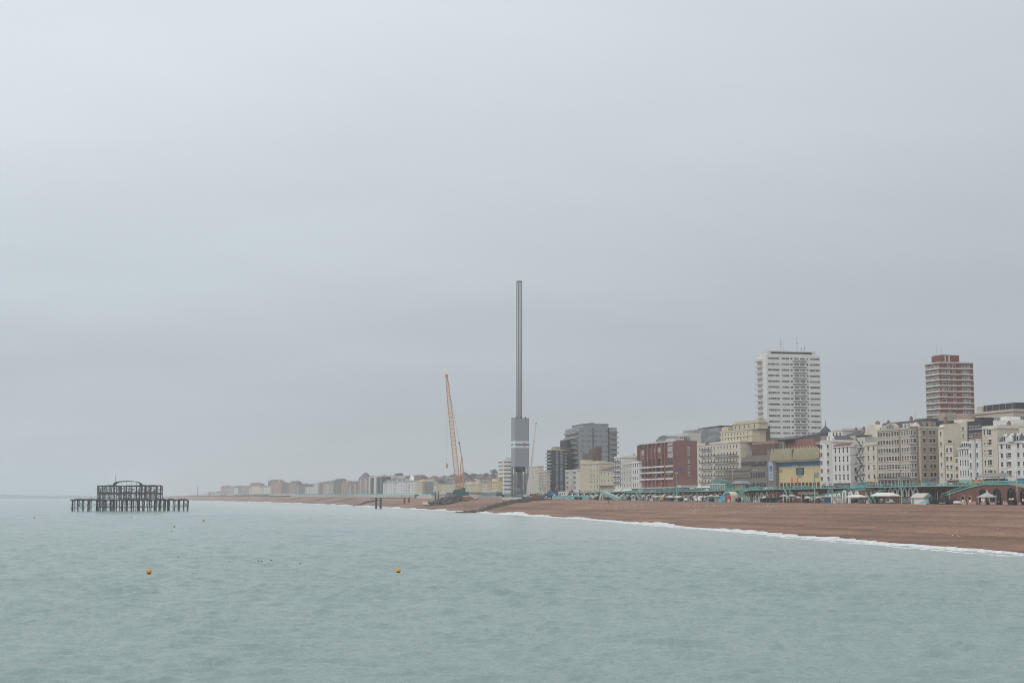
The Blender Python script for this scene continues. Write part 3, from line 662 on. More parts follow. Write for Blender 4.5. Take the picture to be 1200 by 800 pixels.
# yellow entertainment hall with folded canopy
b = frame(908.5, 962, 50, py=545, depth=26); H = b.z(526); t = thing('entertainment_hall', 'yellow-walled entertainment hall with a blue band under a folded cream canopy', 'building', b.loc, b.rot); W = b.W
z1 = b.z(545.5); z2 = b.z(540); k = MB().box(0, 0, -1, W, b.D, z1, 0); k.box(-.3, -.4, z1, W+.3, b.D, z2, 1); k.build('wall', [YELLOW, BLUE], t)
k = MB(); n = 16; z3 = b.z(537.5); zt = b.z(527.5)
for i in range(n):
    x0 = -1+(W+2)*i/n; x1 = -1+(W+2)*(i+1)/n; xm = x0+.8*(x1-x0)
    k.quad([(x0, -1.6, z3), (xm, -4.6, z3-.9), (xm, -3.0, zt+1.9), (x0, -.7, zt-.3)]); k.quad([(xm, -4.6, z3-.9), (x1, -1.6, z3), (x1, -.7, zt-.3), (xm, -3.0, zt+1.9)], 1)
    k.quad([(x0, -1.6, z3), (x1, -1.6, z3), (xm, -4.6, z3-.9)]); k.quad([(x0, -.7, zt-.3), (xm, -3., zt+1.9), (x1, -.7, zt-.3)])
k.box(-1, -1.55, z2-.4, W+1, .5, z3+.1); k.box(-1, -.9, z3, W+1, b.D, zt-.1); k.build('folded_canopy', [CREAM, mat('olive_fold_shade', (.47, .43, .30), .85, .15)], t)  # olive return faces colour in fold shading that the even light leaves out
MB().box(W*.5, -3.1, z3, W*.53, -.6, zt+.6).build('canopy_joint', SLATE, t)
k = MB().box(W*.485, -.35, b.z(556), W*.64, .1, b.z(548), 0); k.box(W*.5, -.4, b.z(555.6), W*.625, .1, b.z(548.6), 1); k.build('poster_frame', [BLACK, mat('poster_image', (.10, .16, .18), .4, .8, .5)], t)
for f, y0, y1 in ((.06, 549, 552), (.86, 554, 559.5), (.5, 557.5, 558.8)): MB().box(W*f, -.2, b.z(y1), W*(f+.1), .1, b.z(y0)).build('wall_sign', GREY, t)
k = MB()
for i, x in enumerate(spread(1, W-1, 12)): k.box(x-1.4, -.15, .1, x+1.4, .05, 4.2, i % 2)
k.build('entrance_doors', [GLASS, TARPAULIN], t)
# arena block above it
b = frame(893.5, 956, 66, py=520, depth=34, base=ground(700, 66)); H = b.z(513.5); t = thing('fly_tower', 'windowless red-brown and concrete block with a sloped grey roof behind the yellow hall', 'building', b.loc, b.rot); W = b.W
k = MB().box(0, 0, -1, W*.42, b.D, H-.6, 0); 
for x in spread(0, W*.42, 12): k.box(x-.12, -.15, b.z(527), x+.12, .1, H-1, 0)
k.build('concrete_wall', CONC2, t); MB().box(W*.42, 1.5, -1, W*.93, b.D, H-.8).build('brick_wall', BRICK, t)
k = MB().prismx([(-.8, H-.9), (-.8, H-.3), (b.D*.5, H+2.4), (b.D, H-.3), (b.D, H-.9)], -1, W*.60); k.box(W*.6, 6, H-.8, W*.9, b.D-4, H+1.6); k.build('roof', SLATE, t)
MB().box(W*.16, -.4, b.z(523.5), W*.27, .05, b.z(517.5)).build('relief_sculpture', CONC, t); MB().box(W*.3, -.3, b.z(524), W*.38, .05, b.z(518)).build('relief_sculpture', CONC, t)
MB().box(W*.93, 2, H-4.5, W*1.0, 14, H-3.2).build('plant_duct', STEELG, t)
# conference centre in brown concrete
b = frame(850, 899, 50, py=548, R_=909.5); H = b.z(532.5); t = thing('conference_centre', 'brutalist brown concrete conference centre with stepped upper floors and dark window bands', 'building', b.loc, b.rot); W = b.W
k = MB().box(0, 0, -1, W*.62, b.D, b.z(548), 0); k.box(W*.62, 0, -1, W, b.D, b.z(543), 0); k.box(W*.06, 3, b.z(549), W, b.D, b.z(536), 0); k.box(W*.22, 6, b.z(540), W, b.D, H, 0)
for y in (566, 559.5, 551): k.box(-.4, -.5, b.z(y), W*.63, .2, b.z(y-2.2), 0)
k.box(-.3, 2.4, b.z(541), W+.2, 3.2, b.z(538.5), 0); k.build('wall', CONC, t)
MB().box(W*.6, -.55, b.z(545.5), W*.98, .1, b.z(541.5)).build('window_band', GLASS, t); MB().box(W*.2, 2.3, b.z(543.4), W*.6, 3.05, b.z(541.4)).build('window_band', GLASS, t); MB().box(W*.04, -.1, b.z(559), W*.58, .05, b.z(556.5)).build('window_band', GLASS, t)
for x in spread(W*.6, W*.96, 6): MB().box(x-1.2, -.12, b.z(560), x+1.2, .05, b.z(553.5)).build('window', GLASS, t)
MB().box(W*.62, -.3, .2, W*.96, .05, b.z(566)).build('entrance_doors', GLASS, t)
k = MB().box(W*.45, 8, H-.5, W*.98, b.D, b.z(521)); k.build('upper_band_wall', BRICKB, t); MB().box(W*.46, 7.6, b.z(527.5), W*.96, 8.1, b.z(522.4)).build('window_band', DARKW, t)
MB().box(W*.45, 7.7, b.z(520.8), W*.98, b.D, b.z(517.8)).build('parapet', BRICKP, t); MB().box(W*.68, 5.6, b.z(533), W*.8, 6.1, b.z(529)).build('brick_panel', mat('orange_brick', (.32, .12, .07)), t)
b3 = frame(899.3, 909, 48, py=548, depth=10); H3 = b3.z(527); t = thing('concrete_pylon', 'square brown concrete stair pylon between the conference centre and the yellow hall', 'building', b3.loc, b3.rot)
k = MB().box(0, 0, -1, b3.W, 10, H3); k.box(-.25, -.25, H3, b3.W+.25, 10.2, H3+.5); k.build('wall', CONC, t)
# hanging event banner on the pylon: its own thing
k = MB().box(0, -.2, 0, b3.W*.56, 0, b3.z(541)-b3.z(563), 0); hB = b3.z(541)-b3.z(563); wB = b3.W*.56
bn = thing('event_banner', 'tall pale blue banner hung on the brown concrete pylon', 'banner', Vector(b3.loc)+Matrix.Rotation(b3.rot, 3, 'Z')@Vector((b3.W*.2, -.12, b3.z(563))), b3.rot)
k.build('cloth', mat('pale_blue_cloth', (.42, .50, .60), .8), bn)
q = MB(); q.box(wB*.15, -.24, hB*.62, wB*.85, -.2, hB*.68, 0); q.box(wB*.25, -.24, hB*.68, wB*.75, -.2, hB*.8, 0); q.prism([(wB*.1, hB*.62), (wB*.5, hB*.45), (wB*.9, hB*.62), (wB*.5, hB*.56)], -.25, -.2, 1)
for z in (.12, .17, .28, .33): q.box(wB*.2, -.24, hB*z, wB*.8, -.2, hB*(z+.025), 0)
q.box(wB*.4, -.26, hB*.5, wB*.6, -.2, hB*.6, 2); q.build('printed_design', [BLUE, mat('navy_print', (.05, .08, .2)), mat('orange_print', (.6, .2, .08))], bn)
# the cream grand hotel: west part with dome, long balconies, raised attic blocks
b = frame(817.5, 868, 52, py=545, depth=26); H = b.z(519); t = thing('grand_hotel', 'long cream Victorian hotel with rows of iron balconies and stacked attic storeys', 'building', b.loc, b.rot); W = b.W
wall_block(b, H, PALECREAM, t, courses=[H*.2, H*.36, H*.52, H*.68, H*.84], cm=CREAM)
zs = storeys(4.5, H-.6, 6, .22); xs = [W*f for f in (.05, .12, .19, .27, .34, .41, .50, .57, .64, .71, .78, .85, .92)]
put_windows(t, b, xs, zs, 1.8, 2.3, style='arch')
for i in range(6):
    for f in (.13, .27): balcony(t, W*f-1.5, W*f+6.0, zs[i]-.25, -1.2)
    if i < 5: balcony(t, W*.42, W*.97, zs[i]-.25, -1.7)
shopfront(t, .5, W-.5, 4.2, WPAINT)
dm = MB().lathe([(W*.105, H), (W*.105, H+.8), (W*.1, H+2.2), (W*.083, H+3.8), (W*.05, H+5.0), (.5, H+5.6), (.15, H+7)], W*.25, 5.6, 16).build('dome', LEAD, t)
zt = b.z(505); k = MB().box(W*.42, 4, H-.5, W*1.12, 13, zt, 0); k.box(W*.41, 3.6, zt-.6, W*1.13, 13.1, zt, 1); k.box(W*.41, 3.7, H+(zt-H)*.42, W*1.13, 4.2, H+(zt-H)*.5, 1)
zu = b.z(497); k.box(W*.6, 7, zt, W*1.16, 13, zu, 0); k.box(W*.59, 6.6, zu-.7, W*1.17, 13.2, zu, 1); k.box(W*.42, 5, zt, W*.56, 12, zt+2.4, 0); k.build('attic_wall', [CREAM, CREAM], t)
put_windows(t, b, [W*f for f in (.46, .53, .60, .67, .74, .81, .88, .95, 1.02)], [H+1.2, H+(zt-H)*.56], 1.5, 2.0, y=4.0, style='arch'); put_windows(t, b, [W*f for f in (.66, .76, .86, .96, 1.08)], [zt+.8], 1.6, 2, y=7)
MB().box(W*.62, 8, zu, W*1.14, 12.6, zu+1.2).build('roof', CREAM, t); MB().box(W*.43, 5.4, zt+2.4, W*.55, 11.5, zt+2.7).build('roof', YELLOW, t)
for f in (.48, .58, 1.0): chimney(t, W*f, 11, zt+1, m=CREAM)
b = frame(868, 892, 74, py=510, R_=902.5); H = b.z(499); t = thing('rear_wing', 'cream rear wing with a dark blank east wall rising behind the conference centre', 'building', b.loc, b.rot)
wall_block(b, H, CREAM, t, parapet=.3, cm=CREAM); MB().box(b.W+.02, 1, 0, b.W+.2, b.D, H-.8).build('end_wall', BRICKB, t); put_windows(t, b, spread(1, b.W-1, 5), storeys(H-11, H-.5, 3), 1.4, 1.9, style='arch'); MB().box(.3, .5, H, b.W-.3, b.D-.5, H+1.4).build('roof', CREAM, t)
# red brick hotel
b = frame(749.3, 792, 52, py=545, R_=817); H = b.z(518.5); t = thing('brick_hotel', 'red brick seafront hotel with white balcony bands and a plain east wall', 'building', b.loc, b.rot); W = b.W; D = b.D
MB().box(0, 0, -1, W, D, H).build('wall', BRICK, t)
k = MB().box(-.2, -.8, H-.4, W+.1, .4, H+.5); k.box(W*.78, -.7, H+.3, W, 6, H+1.6); k.build('parapet', OFFW, t)
piers = [0, .20, .30, .42, .52, .68, .76, .985]
for f in piers: MB().box(W*f-.7, -1.5, 3.6, W*f+.7, .1, H-.6).build('pier', BRICK, t)
for y in (547.0, 553.6, 561.2):
    for a, c in ((0, .2), (.2, .42), (.42, .76), (.78, .99)): MB().box(W*a+.7, -1.7, b.z(y+.8), W*c-.7, -1.3, b.z(y-.9)).build('balcony_front', WPAINT, t)
for y in (545, 551.6, 558.6, 541): 
    for a, c in ((.02, .2), (.2, .42), (.42, .76), (.78, .99)): inst(window_data(W*(c-a)-1.8, 2.0, 'strip', BRICKB, GLASS), 'window', t, (W*a+1, -.03, b.z(y)))
for a, c, y in ((.08, .19, 531.5), (.44, .60, 530), (.80, .97, 530), (.80, .97, 523), (.23, .29, 539), (.8, .97, 537)):
    inst(window_data(W*(c-a), 2.9, 'strip', WPAINT, CURTG), 'window', t, (W*a, -.12, b.z(y)))
for a, c, y in ((.03, .18, 524), (.22, .29, 525), (.32, .41, 523.5), (.45, .52, 523), (.54, .67, 523)): inst(window_data(W*(c-a), 2.6, 'strip', BRICKB, GLASS), 'window', t, (W*a, -.12, b.z(y)))
for y in (529, 535, 543.5, 550.5, 557): inst(window_data(1.5, 1.9, 'sash', OFFW, GLASSB), 'window', t, (W+.03, D*.56, b.z(y)), math.pi/2)
lg = []
def tri(y, z, s_): return MB().prismx([(y-s_, z), (y+s_, z), (y, z+s_*1.7)], W, W+.12).build('logo_mark', mat('blue_sign', (.05, .12, .60), .4), t)
yc = D*.19; tri(yc, b.z(549.2), .75); tri(yc-1.0, b.z(551.8), .75); tri(yc+1.0, b.z(551.8), .75); tri(yc-2.0, b.z(552.3), .45); tri(yc+2.0, b.z(552.3), .45)
k = MB().box(-1, -3, 0, W*1.0, 0, 3.2, 0); k.box(-1.2, -3.3, 3.2, W, 0, 3.9, 1); k.build('podium', [GLASS, OFFW], t)
k = MB().box(W+.02, .8, 0, W+7, D*.96, 3.4, 0); k.box(W, .6, 3.4, W+7.2, D, 5.0, 1); k.build('glazed_annexe', [GLASSB, OFFW], t)
k = MB().box(W*.36, 3, H, W*.8, 11, H+2.5, 0); k.prism([(W*.55+W*.14*math.cos(a), H+2.5+2.2*math.sin(a)) for a in np.linspace(math.pi, 0, 9)], 3, 11, 1); k.box(W*.85, 4, H, W*.97, 11, H+2.6, 0); k.build('roof_pavilion', [GLASSB, LEAD], t)
for x in (W*.2, W*.5): MB().box(x, 4, H, x+5, 9, H+1.2).build('roof_plant', OFFW, t)
# rooftop blocks behind the brick hotel
for (L, C, y0, m_, lab, dd) in ((792, 806, 508, OFFW, 'pale rooftop block with railings behind the brick hotel', 85), (803, 822, 506.5, GREY, 'grey metal-clad rooftop block above the domed end of the cream hotel', 95), (814, 842, 502.5, GREY, 'dark grey slab with a black penthouse behind the cream hotel', 110)):
    b = frame(L, C, dd, py=510, depth=18); H = b.z(y0); t = thing('rear_block', lab, 'building', b.loc, b.rot)
    wall_block(b, H, m_, t, cornice=False); put_windows(t, b, spread(1, b.W-1, 6), [H-3.2, H-6.6], 2.0, 1.6, style='strip')
    if y0 < 504: MB().box(b.W*.05, 2, H, b.W*.97, 14, H+1.5).build('roof', DARKW, t)
    else:
        k = MB().box(b.W*.3, 3, H, b.W*.8, 9, H+2.2); k.build('roof_plant', GREY, t); aerial(t, b.W*.4, 5, H+2, 3)
# cream cluster west of the brick hotel
t, b, H = terrace('terraced_house', 'slim white house with stacked corner balconies left of the yellow-topped block', 720, 728.5, 535.5, 6, 3, WHITE, depth=14, chim=(), balc=(1, 2, 3, 4, 5), shop=WHITE)
t, b, H = terrace('apartment_block', 'block with a brown top storey and yellow roof edge beside the brick hotel', 727, 749, 534.5, 6, 5, PALECREAM, d=62, depth=14, chim=(.3, .8), courses=False)
MB().box(-.1, -.3, H-4.2, b.W+.1, 0, H-.6).build('brown_storey', BRICKB, t); MB().box(-.4, -.7, H-.5, b.W+.4, 1, H+.5).build('roof_edge', YELLOW, t)
t, b, H = terrace('terraced_house', 'white narrow-fronted house under the brown-topped block, nearest the brick hotel', 740.5, 749, 541.5, 4, 3, WHITE, depth=9, chim=(.5,), shop=BLACK)
t, b, H = terrace('terraced_house', 'pale house with tall sash windows between the white balcony house and the brick hotel', 729.5, 740.3, 543, 4, 3, OFFW, depth=9, chim=(), shop=WHITE)
t, b, H = terrace('seafront_hotel', 'low cream hotel with a blue slate roof and a long veranda', 702.5, 719.5, 551, 2, 4, CREAM, depth=14, roof='hip', rh=3.0, gf=7.5, ww=2.8, whf=.45, chim=(1,))
balcony(t, 0, b.W, 6.2, -2.2, WPAINT, SLATE, dens=1)
t, b, H = terrace('seafront_hotel', 'yellow-cream hotel with a stepped parapet and a plain left front', 680, 702, 543, 5, 6, CREAM, depth=14, chim=(.4,), ww=3.0, skip=[(r, c_) for r in range(5) for c_ in (0, 1, 2)]+[(4, 4)], shop=None)
MB().box(-.2, -.2, H, b.W*.16, 8, H+3.4).build('parapet_tower', CREAM, t); MB().box(-.2, -.25, H, b.W*.6, 3, H+1.3).build('parapet', CREAM, t); MB().box(b.W*.7, 0, H, b.W, 6, H+1.6).build('parapet', CREAM, t)
t, b, H = terrace('terraced_house', 'pinkish white house with bay fronts at the foot of the dark glass tower', 662.5, 680, 551, 4, 4, OFFW, depth=12, bays=((.05, .4), (.55, .9)), chim=(.6,), shop=TARPAULIN)
# brown brick block behind the yellow-cream hotel
b = frame(682.5, 694, 70, py=540, R_=705); H = b.z(531); t = thing('brick_block', 'windowless stepped brown brick block between the cream hotels and the grey glass slab', 'building', b.loc, b.rot)
k = MB().box(0, 0, -1, b.W, b.D, H); k.box(b.W*.3, 3, H, b.W, b.D, b.z(526)); k.box(b.W*.6, 6, 0, b.W*1.02, b.D*1.0, b.z(523.5)); k.build('wall', BRICKB, t)
# grey glass slab with stacked balconies
b = frame(662.5, 678.5, 85, py=530, R_=723, base=ground(1000, 85)); H = b.z(502); t = thing('apartment_slab', 'large grey apartment slab with stacked glass balconies on its sea face', 'apartment block', b.loc, b.rot); W = b.W; D = b.D
MB().box(0, 0, -1, W, D, H).build('wall', GREY, t)
n = 13; fh = H/n
for i in range(n):
    z = fh*i
    if i >= 2:
        glass_balcony(t, W*.02, W*.98, z, 2.0)
        glass_balcony(t, D*.80, D*1.03, z, 2.2, 's', W)
    inst(window_data(W*.9, 1.9, 'strip', OFFW, GLASS), 'window_band', t, (W*.05, -.02, z+.6))
    for f in (.05, .22, .38, .53, .67): inst(window_data(D*.11, 1.3, 'strip', STEELG, GLASSB), 'window', t, (W+.02, D*f, z+.9), math.pi/2)
k = MB().box(W+.02, D*.36, 0, W+.5, D*.375, H); k.box(W+.02, D*.77, 0, W+.5, D*.79, H); k.build('downpipe', DARKW, t)
k = MB().box(W*.2, 4, H, W, D*.78, H+3.0, 0); k.box(W*.15, 3.5, H+3, W+.4, D*.79, H+3.4, 1); k.build('penthouse', [GREY, STEELG], t); MB().box(W*.7, 12, H+3.4, W*.9, 16, H+4.6).build('roof_plant', STEELG, t)
# dark tower with glass corner balconies
b = frame(641, 646.5, 62, py=548, R_=664); H = b.z(528); t = thing('apartment_tower', 'dark charcoal tower with glazed corner balconies left of the grey slab', 'apartment block', b.loc, b.rot); W = b.W; D = b.D
MB().box(0, 0, -1, W, D, H).build('wall', DARKW, t); n = 13; fh = H/n
for i in range(n):
    z = fh*i
    if i: glass_balcony(t, .3, W-.3, z, 1.6); glass_balcony(t, D*.86, D*1.0, z, 1.5, 's', W)
    inst(window_data(2.2, 1.7, 'sash', STEELG, GLASSB), 'window', t, (W+.02, D*.28, z+.7), math.pi/2); inst(window_data(2.2, 1.7, 'sash', STEELG, GLASSB), 'window', t, (W+.02, D*.58, z+.7), math.pi/2)
k = MB().box(-.4, -.4, H, W+.4, D, H+.8); k.box(W*.3, 3, H, W-.5, D*.6, H+3.6); k.build('parapet', CONC2, t)
b4 = frame(655, 660, 75, py=528, depth=9); H4 = b4.z(524); t = thing('water_tower', 'round dark drum on a brick stair shaft between the charcoal tower and the grey slab', 'tower', b4.loc, b4.rot)
MB().box(0, 0, -1, b4.W, 8, H4).build('shaft', BRICKB, t); zt = b4.z(515.5); MB().lathe([(4.6, H4-1), (4.8, H4), (4.8, zt-1), (4.2, zt)], b4.W/2, 4, 16).build('drum', DARKW, t)
# buildings either side of the clad tower
t, b, H = terrace('apartment_block', 'beige block with horizontal brown bands left of the charcoal tower', 631.5, 641, 552.5, 6, 3, BEIGE, depth=3, R_=None, chim=(), ww=6)
t, b, H = terrace('apartment_block', 'cream block with scattered small windows just right of the clad tower', 621, 632, 546.5, 7, 6, PALECREAM, depth=4, chim=(), ww=2.0)
b = frame(583.5, 590, 55, py=555, R_=600.5); H = b.z(539); t = thing('apartment_tower', 'white stepped tower of flats directly left of the clad tower', 'apartment block', b.loc, b.rot); W = b.W; D = b.D
MB().box(0, 0, -1, W, D, H).build('wall', WHITE, t); n = 9; fh = H/n
for i in range(n):
    for f in (.08, .3): inst(window_data(2.4, 1.5, 'strip', OFFW, GLASS), 'window', t, (W+.02, D*f, fh*i+1), math.pi/2)
    inst(window_data(D*.4, 1.6, 'strip', OFFW, GLASS), 'window', t, (W+.02, D*.52, fh*i+1), math.pi/2); inst(window_data(W*.8, 1.7, 'strip', OFFW, GLASS), 'window', t, (W*.1, -.02, fh*i+1))
MB().box(W*.2, 3, H, W, D*.9, H+2).build('roof_plant', OFFW, t)

# ------------------------------------------------------------------ towers in the town behind
b = frame(888.5, 899, 176, py=490, R_=963, base=14); zt = zy(418.5, 1060)-14; t = thing('residential_tower', 'tall white tower block of flats with long window bands and rooftop aerials', 'tower block', b.loc, b.rot); W = b.W; D = b.D
zt = b.z(416.5); MB().box(0, 0, -1, W, D, zt).build('wall', WHITE, t); n = 24; fh = zt/n
for i in range(3, n):
    z = fh*i
    for a, c in ((.03, .24), (.28, .42), (.44, .49), (.51, .60), (.62, .71), (.74, .77), (.80, .98)):
        if i > 2: inst(window_data(D*(c-a), 1.5, 'strip', OFFW, GLASST), 'window', t, (W+.02, D*a, z+.85), math.pi/2)
win_ = [o for o in t.children if o.name.startswith('window')]
for o in win_[:max(0, len(win_)-98)]: bpy.data.objects.remove(o)
lower = MB()
for i in range(3, n):
    z = fh*i
    lower.box(W, D*.48, z-.12, W+1.5, D*.74, z+.05, 0); lower.box(W+1.42, D*.5, z, W+1.5, D*.60, z+.95, 1); lower.box(W+1.42, D*.62, z, W+1.5, D*.72, z+.95, 1)
    if i < n-14: 
        for a, c in ((.03, .24), (.28, .42), (.44, .49), (.51, .60), (.62, .71), (.74, .77), (.80, .98)): lower.box(W, D*a, z+.85, W+.03, D*c, z+2.35, 2)
o = lower.build('gallery', [WHITE, OFFW, GLASST], t)
for i in range(3, n): glass_balcony(t, W*.02, W*.6, fh*i, 2.2+(.8 if i % 6 == 5 else 0), gm=OFFW, sl=WHITE)
k = MB().box(W*.15, 2, zt, W-1, D*.92, zt+3.0, 0); k.box(W-.98, D*.1, zt+1, W-.9, D*.85, zt+2.3, 1); k.build('plant_storey', [OFFW, GLASS], t)
for f, h_ in ((.36, 11), (.4, 5), (.66, 13), (.74, 5), (.80, 6.5)): 
    k = MB().tube((W*.5, D*f, zt+3), (W*.5, D*f, zt+3+h_), .22, 5, 0, .1); k.box(W*.5-.4, D*f-.5, zt+3+h_*.55, W*.5+.4, D*f+.5, zt+3+h_*.6); k.build('aerial', GREY, t)
# brick tower
b = frame(1085, 1102, 215, py=455, R_=1139.5, base=16); zt = b.z(425); t = thing('brick_tower', 'brown brick tower block with white floor bands, behind the stone hotel', 'tower block', b.loc, b.rot); W = b.W; D = b.D
MB().box(0, 0, -1, W, D, zt).build('wall', BRICKT, t); n = 22; fh = zt/n
MB().box(W, D*.55, -1, W+1.6, D*1.0, zt-.1).build('projecting_bay', BRICKT, t)
for i in range(5, n+1):
    k = MB().box(-.25, -.35, fh*i-.9, W+.2, D, fh*i); k.box(W, D*.55-.2, fh*i-.9, W+1.85, D+.15, fh*i); k.build('floor_band', OFFW, t)
    if i == n: continue
    inst(window_data(W*.92, 1.6, 'strip', OFFW, GLASSB), 'window', t, (W*.02, -.05, fh*i+.05))
    for f, w_ in ((.06, 3), (.24, 1.6), (.4, 2.4)): 
        if rng.random() < .8: inst(window_data(w_, 1.5, 'sash', WPAINT, GLASS), 'window', t, (W+.03, D*f, fh*i+.15), math.pi/2)
    for f, w_ in ((.64, 4), (.83, 1.6)): inst(window_data(w_, 1.6, 'strip', WPAINT, GLASSB), 'window', t, (W+1.63, D*f, fh*i+.12), math.pi/2)
k = MB().box(W*.35, D*.05, zt, W, D*.62, zt+4.6, 0); k.box(W, D*.28, zt+.2, W+.1, D*.32, zt+4, 1); k.box(W, D*.16, zt+.2, W+.1, D*.2, zt+4, 1); k.build('plant_storey', [BRICKT, OFFW], t)
aerial(t, W*.6, D*.1, zt+4.6, 6); aerial(t, W*.6, D*.25, zt+4.6, 7)
# long beige block at the right edge
b = frame(1143, 1188, 110, py=485, R_=1224); H = b.z(481); t = thing('office_block', 'long beige block with green tinted windows and dark plant storey at the right edge', 'building', b.loc, b.rot); W = b.W; D = b.D
k = MB().box(0, 0, -1, W, D, H); k.box(-.3, -.5, H-1.2, W+.4, D, H-.5); k.build('wall', BEIGE, t)
for x in spread(1, W-1, 14): inst(window_data(2.0, 1.9, 'strip', OFFW, GLASSG), 'window', t, (x-1, -.02, H-5.2))
for y in spread(1, D-1, 6): inst(window_data(3.2, 1.9, 'strip', OFFW, GLASSG), 'window', t, (W+.02, y-1.6, H-5.2), math.pi/2)
k = MB().box(W*.14, 2, H, W-1, D-2, H+3.2, 0)
for x in spread(W*.14, W-1, 5): k.box(x-.15, 1.8, H, x+.15, 2, H+3.3, 1)
k.build('plant_storey', [DARKW, STEELG], t); MB().box(0, 1, H, W*.14, 12, H+2.8).build('stair_head', BEIGE, t)
for (L, C, Rr, y0, dd, m_, lab) in ((1093, 1109, 1111, 487, 120, CONC2, 'ribbed brown concrete rooftop block below the brick tower'), (1111, 1140, None, 489, 112, BEIGE2, 'long low brown roof block right of the ribbed concrete one'), (1108, 1133, None, 495, 85, PALECREAM, 'pale block with a flat roof behind the blank-walled cream house'), (1134, 1151, None, 493, 82, DARKW, 'black-clad rooftop block behind the small ornate white house'), (1164, 1182, None, 492, 80, WHITE, 'white blank block behind the white corner hotel'), (1060, 1092, None, 494, 90, SLATE, 'grey slated roof block behind the stone hotel'), (1172, 1203, None, 496, 76, OFFW, 'off-white attic block right behind the corner hotel dormers')):
    b = frame(L, C, dd, py=505, depth=14, R_=None); H = b.z(y0); t = thing('rear_block', lab, 'building', b.loc, b.rot); wall_block(b, H, m_, t, cornice=False, parapet=.5)
    put_windows(t, b, spread(1, b.W-1, 4), [H-4, H-7.5], 1.6, 1.6); MB().box(b.W*.25, 2, H, b.W*.7, 9, H+1.6).build('roof_plant', m_, t)

# ------------------------------------------------------------------ far town, beyond the cranes
def far_block(L, C, y0, wall, label, rows=4, cols=6, R_=None, d=50, roof=None, name='seafront_block', cat='building', gl=GLASS, sidecols=0, extra=None, style='sash', strip_=False):
    b = frame(L, C, d, R_, 570, 14); H = max(4, b.z(y0)); t = thing(name, label, cat, b.loc, b.rot)
    k = MB().box(0, 0, -3, b.W, b.D, H); k.box(-.3, -.4, H-.7, b.W+.3, .3, H-.2); k.build('wall', wall, t)
    zs = storeys(1.5, H-.5, rows, .25); fh = (H-2)/rows; cols = max(2, int(round(abs(C-L)/3.0)))
    if strip_:
        for z in zs: inst(window_data(min(b.W*.92, 90), fh*.5, 'flat', OFFW, gl), 'window_band', t, (b.W*.04, -.02, z))
    else: put_windows(t, b, spread(1, b.W-1, cols), zs, min(b.W/cols*.5, 12), fh*.58, style='flat', gm=gl)
    if sidecols: put_windows(t, b, spread(1, b.D-1, sidecols), zs, min(b.D/sidecols*.45, 4), fh*.5, 's', 'flat', gm=gl)
    if roof == 'hip': MB().hip(0, 0, b.W, b.D, H, H+4.5, 6, 0, .4).build('roof', SLATE, t)
    elif roof == 'red': MB().hip(0, 0, b.W, b.D, H, H+4.5, 6, 0, .4).build('roof', REDROOF, t)
    elif roof == 'gable':
        MB().prism([(0, H), (b.W, H), (b.W/2, H+min(6, b.W*.22))], -.2, b.D).build('roof', SLATE, t)
    else:
        MB().box(b.W*.2, 2, H, b.W*.7, 9, H+2.4).build('roof_plant', wall, t)
        for f in (.06, .8, .95): chimney(t, b.W*f-1, 4, H, min(5, b.W*.08), 1.6, 2.6+2*((L*7) % 1))
    if roof or (int(L*3) % 2):
        for f in spread(.08, .92, max(2, cols//2)): MB().box(b.W*f-b.W*.018, .3, H+.1, b.W*f+b.W*.018, 3, H+2.8).build('dormer', OFFW if int(L) % 2 else wall, t)
    if cols >= 4 and not strip_:
        for f in spread(0, 1, max(2, cols//2))[::2 if int(L) % 3 else 1]:
            q = MB().box(b.W*f-b.W*.035, -1.6, 0, b.W*f+b.W*.035, .05, H*(.82 if int(L) % 2 else .96), 0)
            for z in zs: q.box(b.W*f-b.W*.024, -1.7, z, b.W*f+b.W*.024, -1.55, z+fh*.5, 1)
            q.build('bay', [[OFFW, wall, PALECREAM][int(L*2) % 3], GLASS], t)
    MB().box(-.2, -.9, 0, b.W, .05, 3.0).build('ground_floor_front', [TEALD, DARKW, OFFW][int(L) % 3], t)
    if roof: chimney(t, b.W*.2, 5, H+2.5, 2.4, 1.4, 3); chimney(t, b.W*.7, 5, H+2.5, 2.4, 1.4, 3)
    return t, b, H
# Regency terraces left of the white tower, going west
for a in [(572, 583, 563.5, YELLOW, 'plain yellow terrace directly left of the white stepped tower of flats', 4, 6, None), (562, 573, 565, CREAM, 'cream terrace with chimneys, second left of the white stepped tower', 4, 6, 'hip'), (553, 562.5, 566.5, YELLOW, 'pale yellow terrace just right of the orange crane masts', 4, 5, None), (541, 554, 567, CREAM, 'cream terrace behind the foot of the orange crane', 4, 6, None), (532, 541.5, 568, BEIGE, 'brownish terrace partly hidden by the orange crane boom', 4, 5, None), (523.5, 532.5, 566, CREAM, 'cream hotel left of the crane with a brick chimney', 4, 5, 'hip'), (512, 523.8, 566.3, YELLOW, 'yellow gable-fronted terrace above the rusty post pair on the works platform', 4, 5, 'gable'), (507.5, 512.5, 567.5, OFFW, 'narrow off-white house right of the scaffolded front', 4, 2, 'hip'), (488, 496.5, 563.5, YELLOW, 'clean yellow terrace between the long white hotel and the scaffolded front', 5, 5, None)]:
    far_block(*a[:7], roof=a[7], name='regency_terrace')
t, b, H = far_block(496, 508, 563.7, BEIGE, 'grey-brown terrace front covered in scaffolding', 5, 6, name='scaffolded_terrace')
k = MB()
for x in spread(0, b.W, 14): k.box(x-.12, -2, 0, x+.12, -1.8, H+1)
for z in np.arange(2.5, H, 3): k.box(0, -2.2, z, b.W, -.6, z+.3)
k.build('scaffolding', STEELG, t)
t, b, H = far_block(449, 488.5, 564, WHITE, 'long white stucco hotel with regular rows of windows and a small pointed gable', 5, 15, roof='hip', name='seafront_hotel')
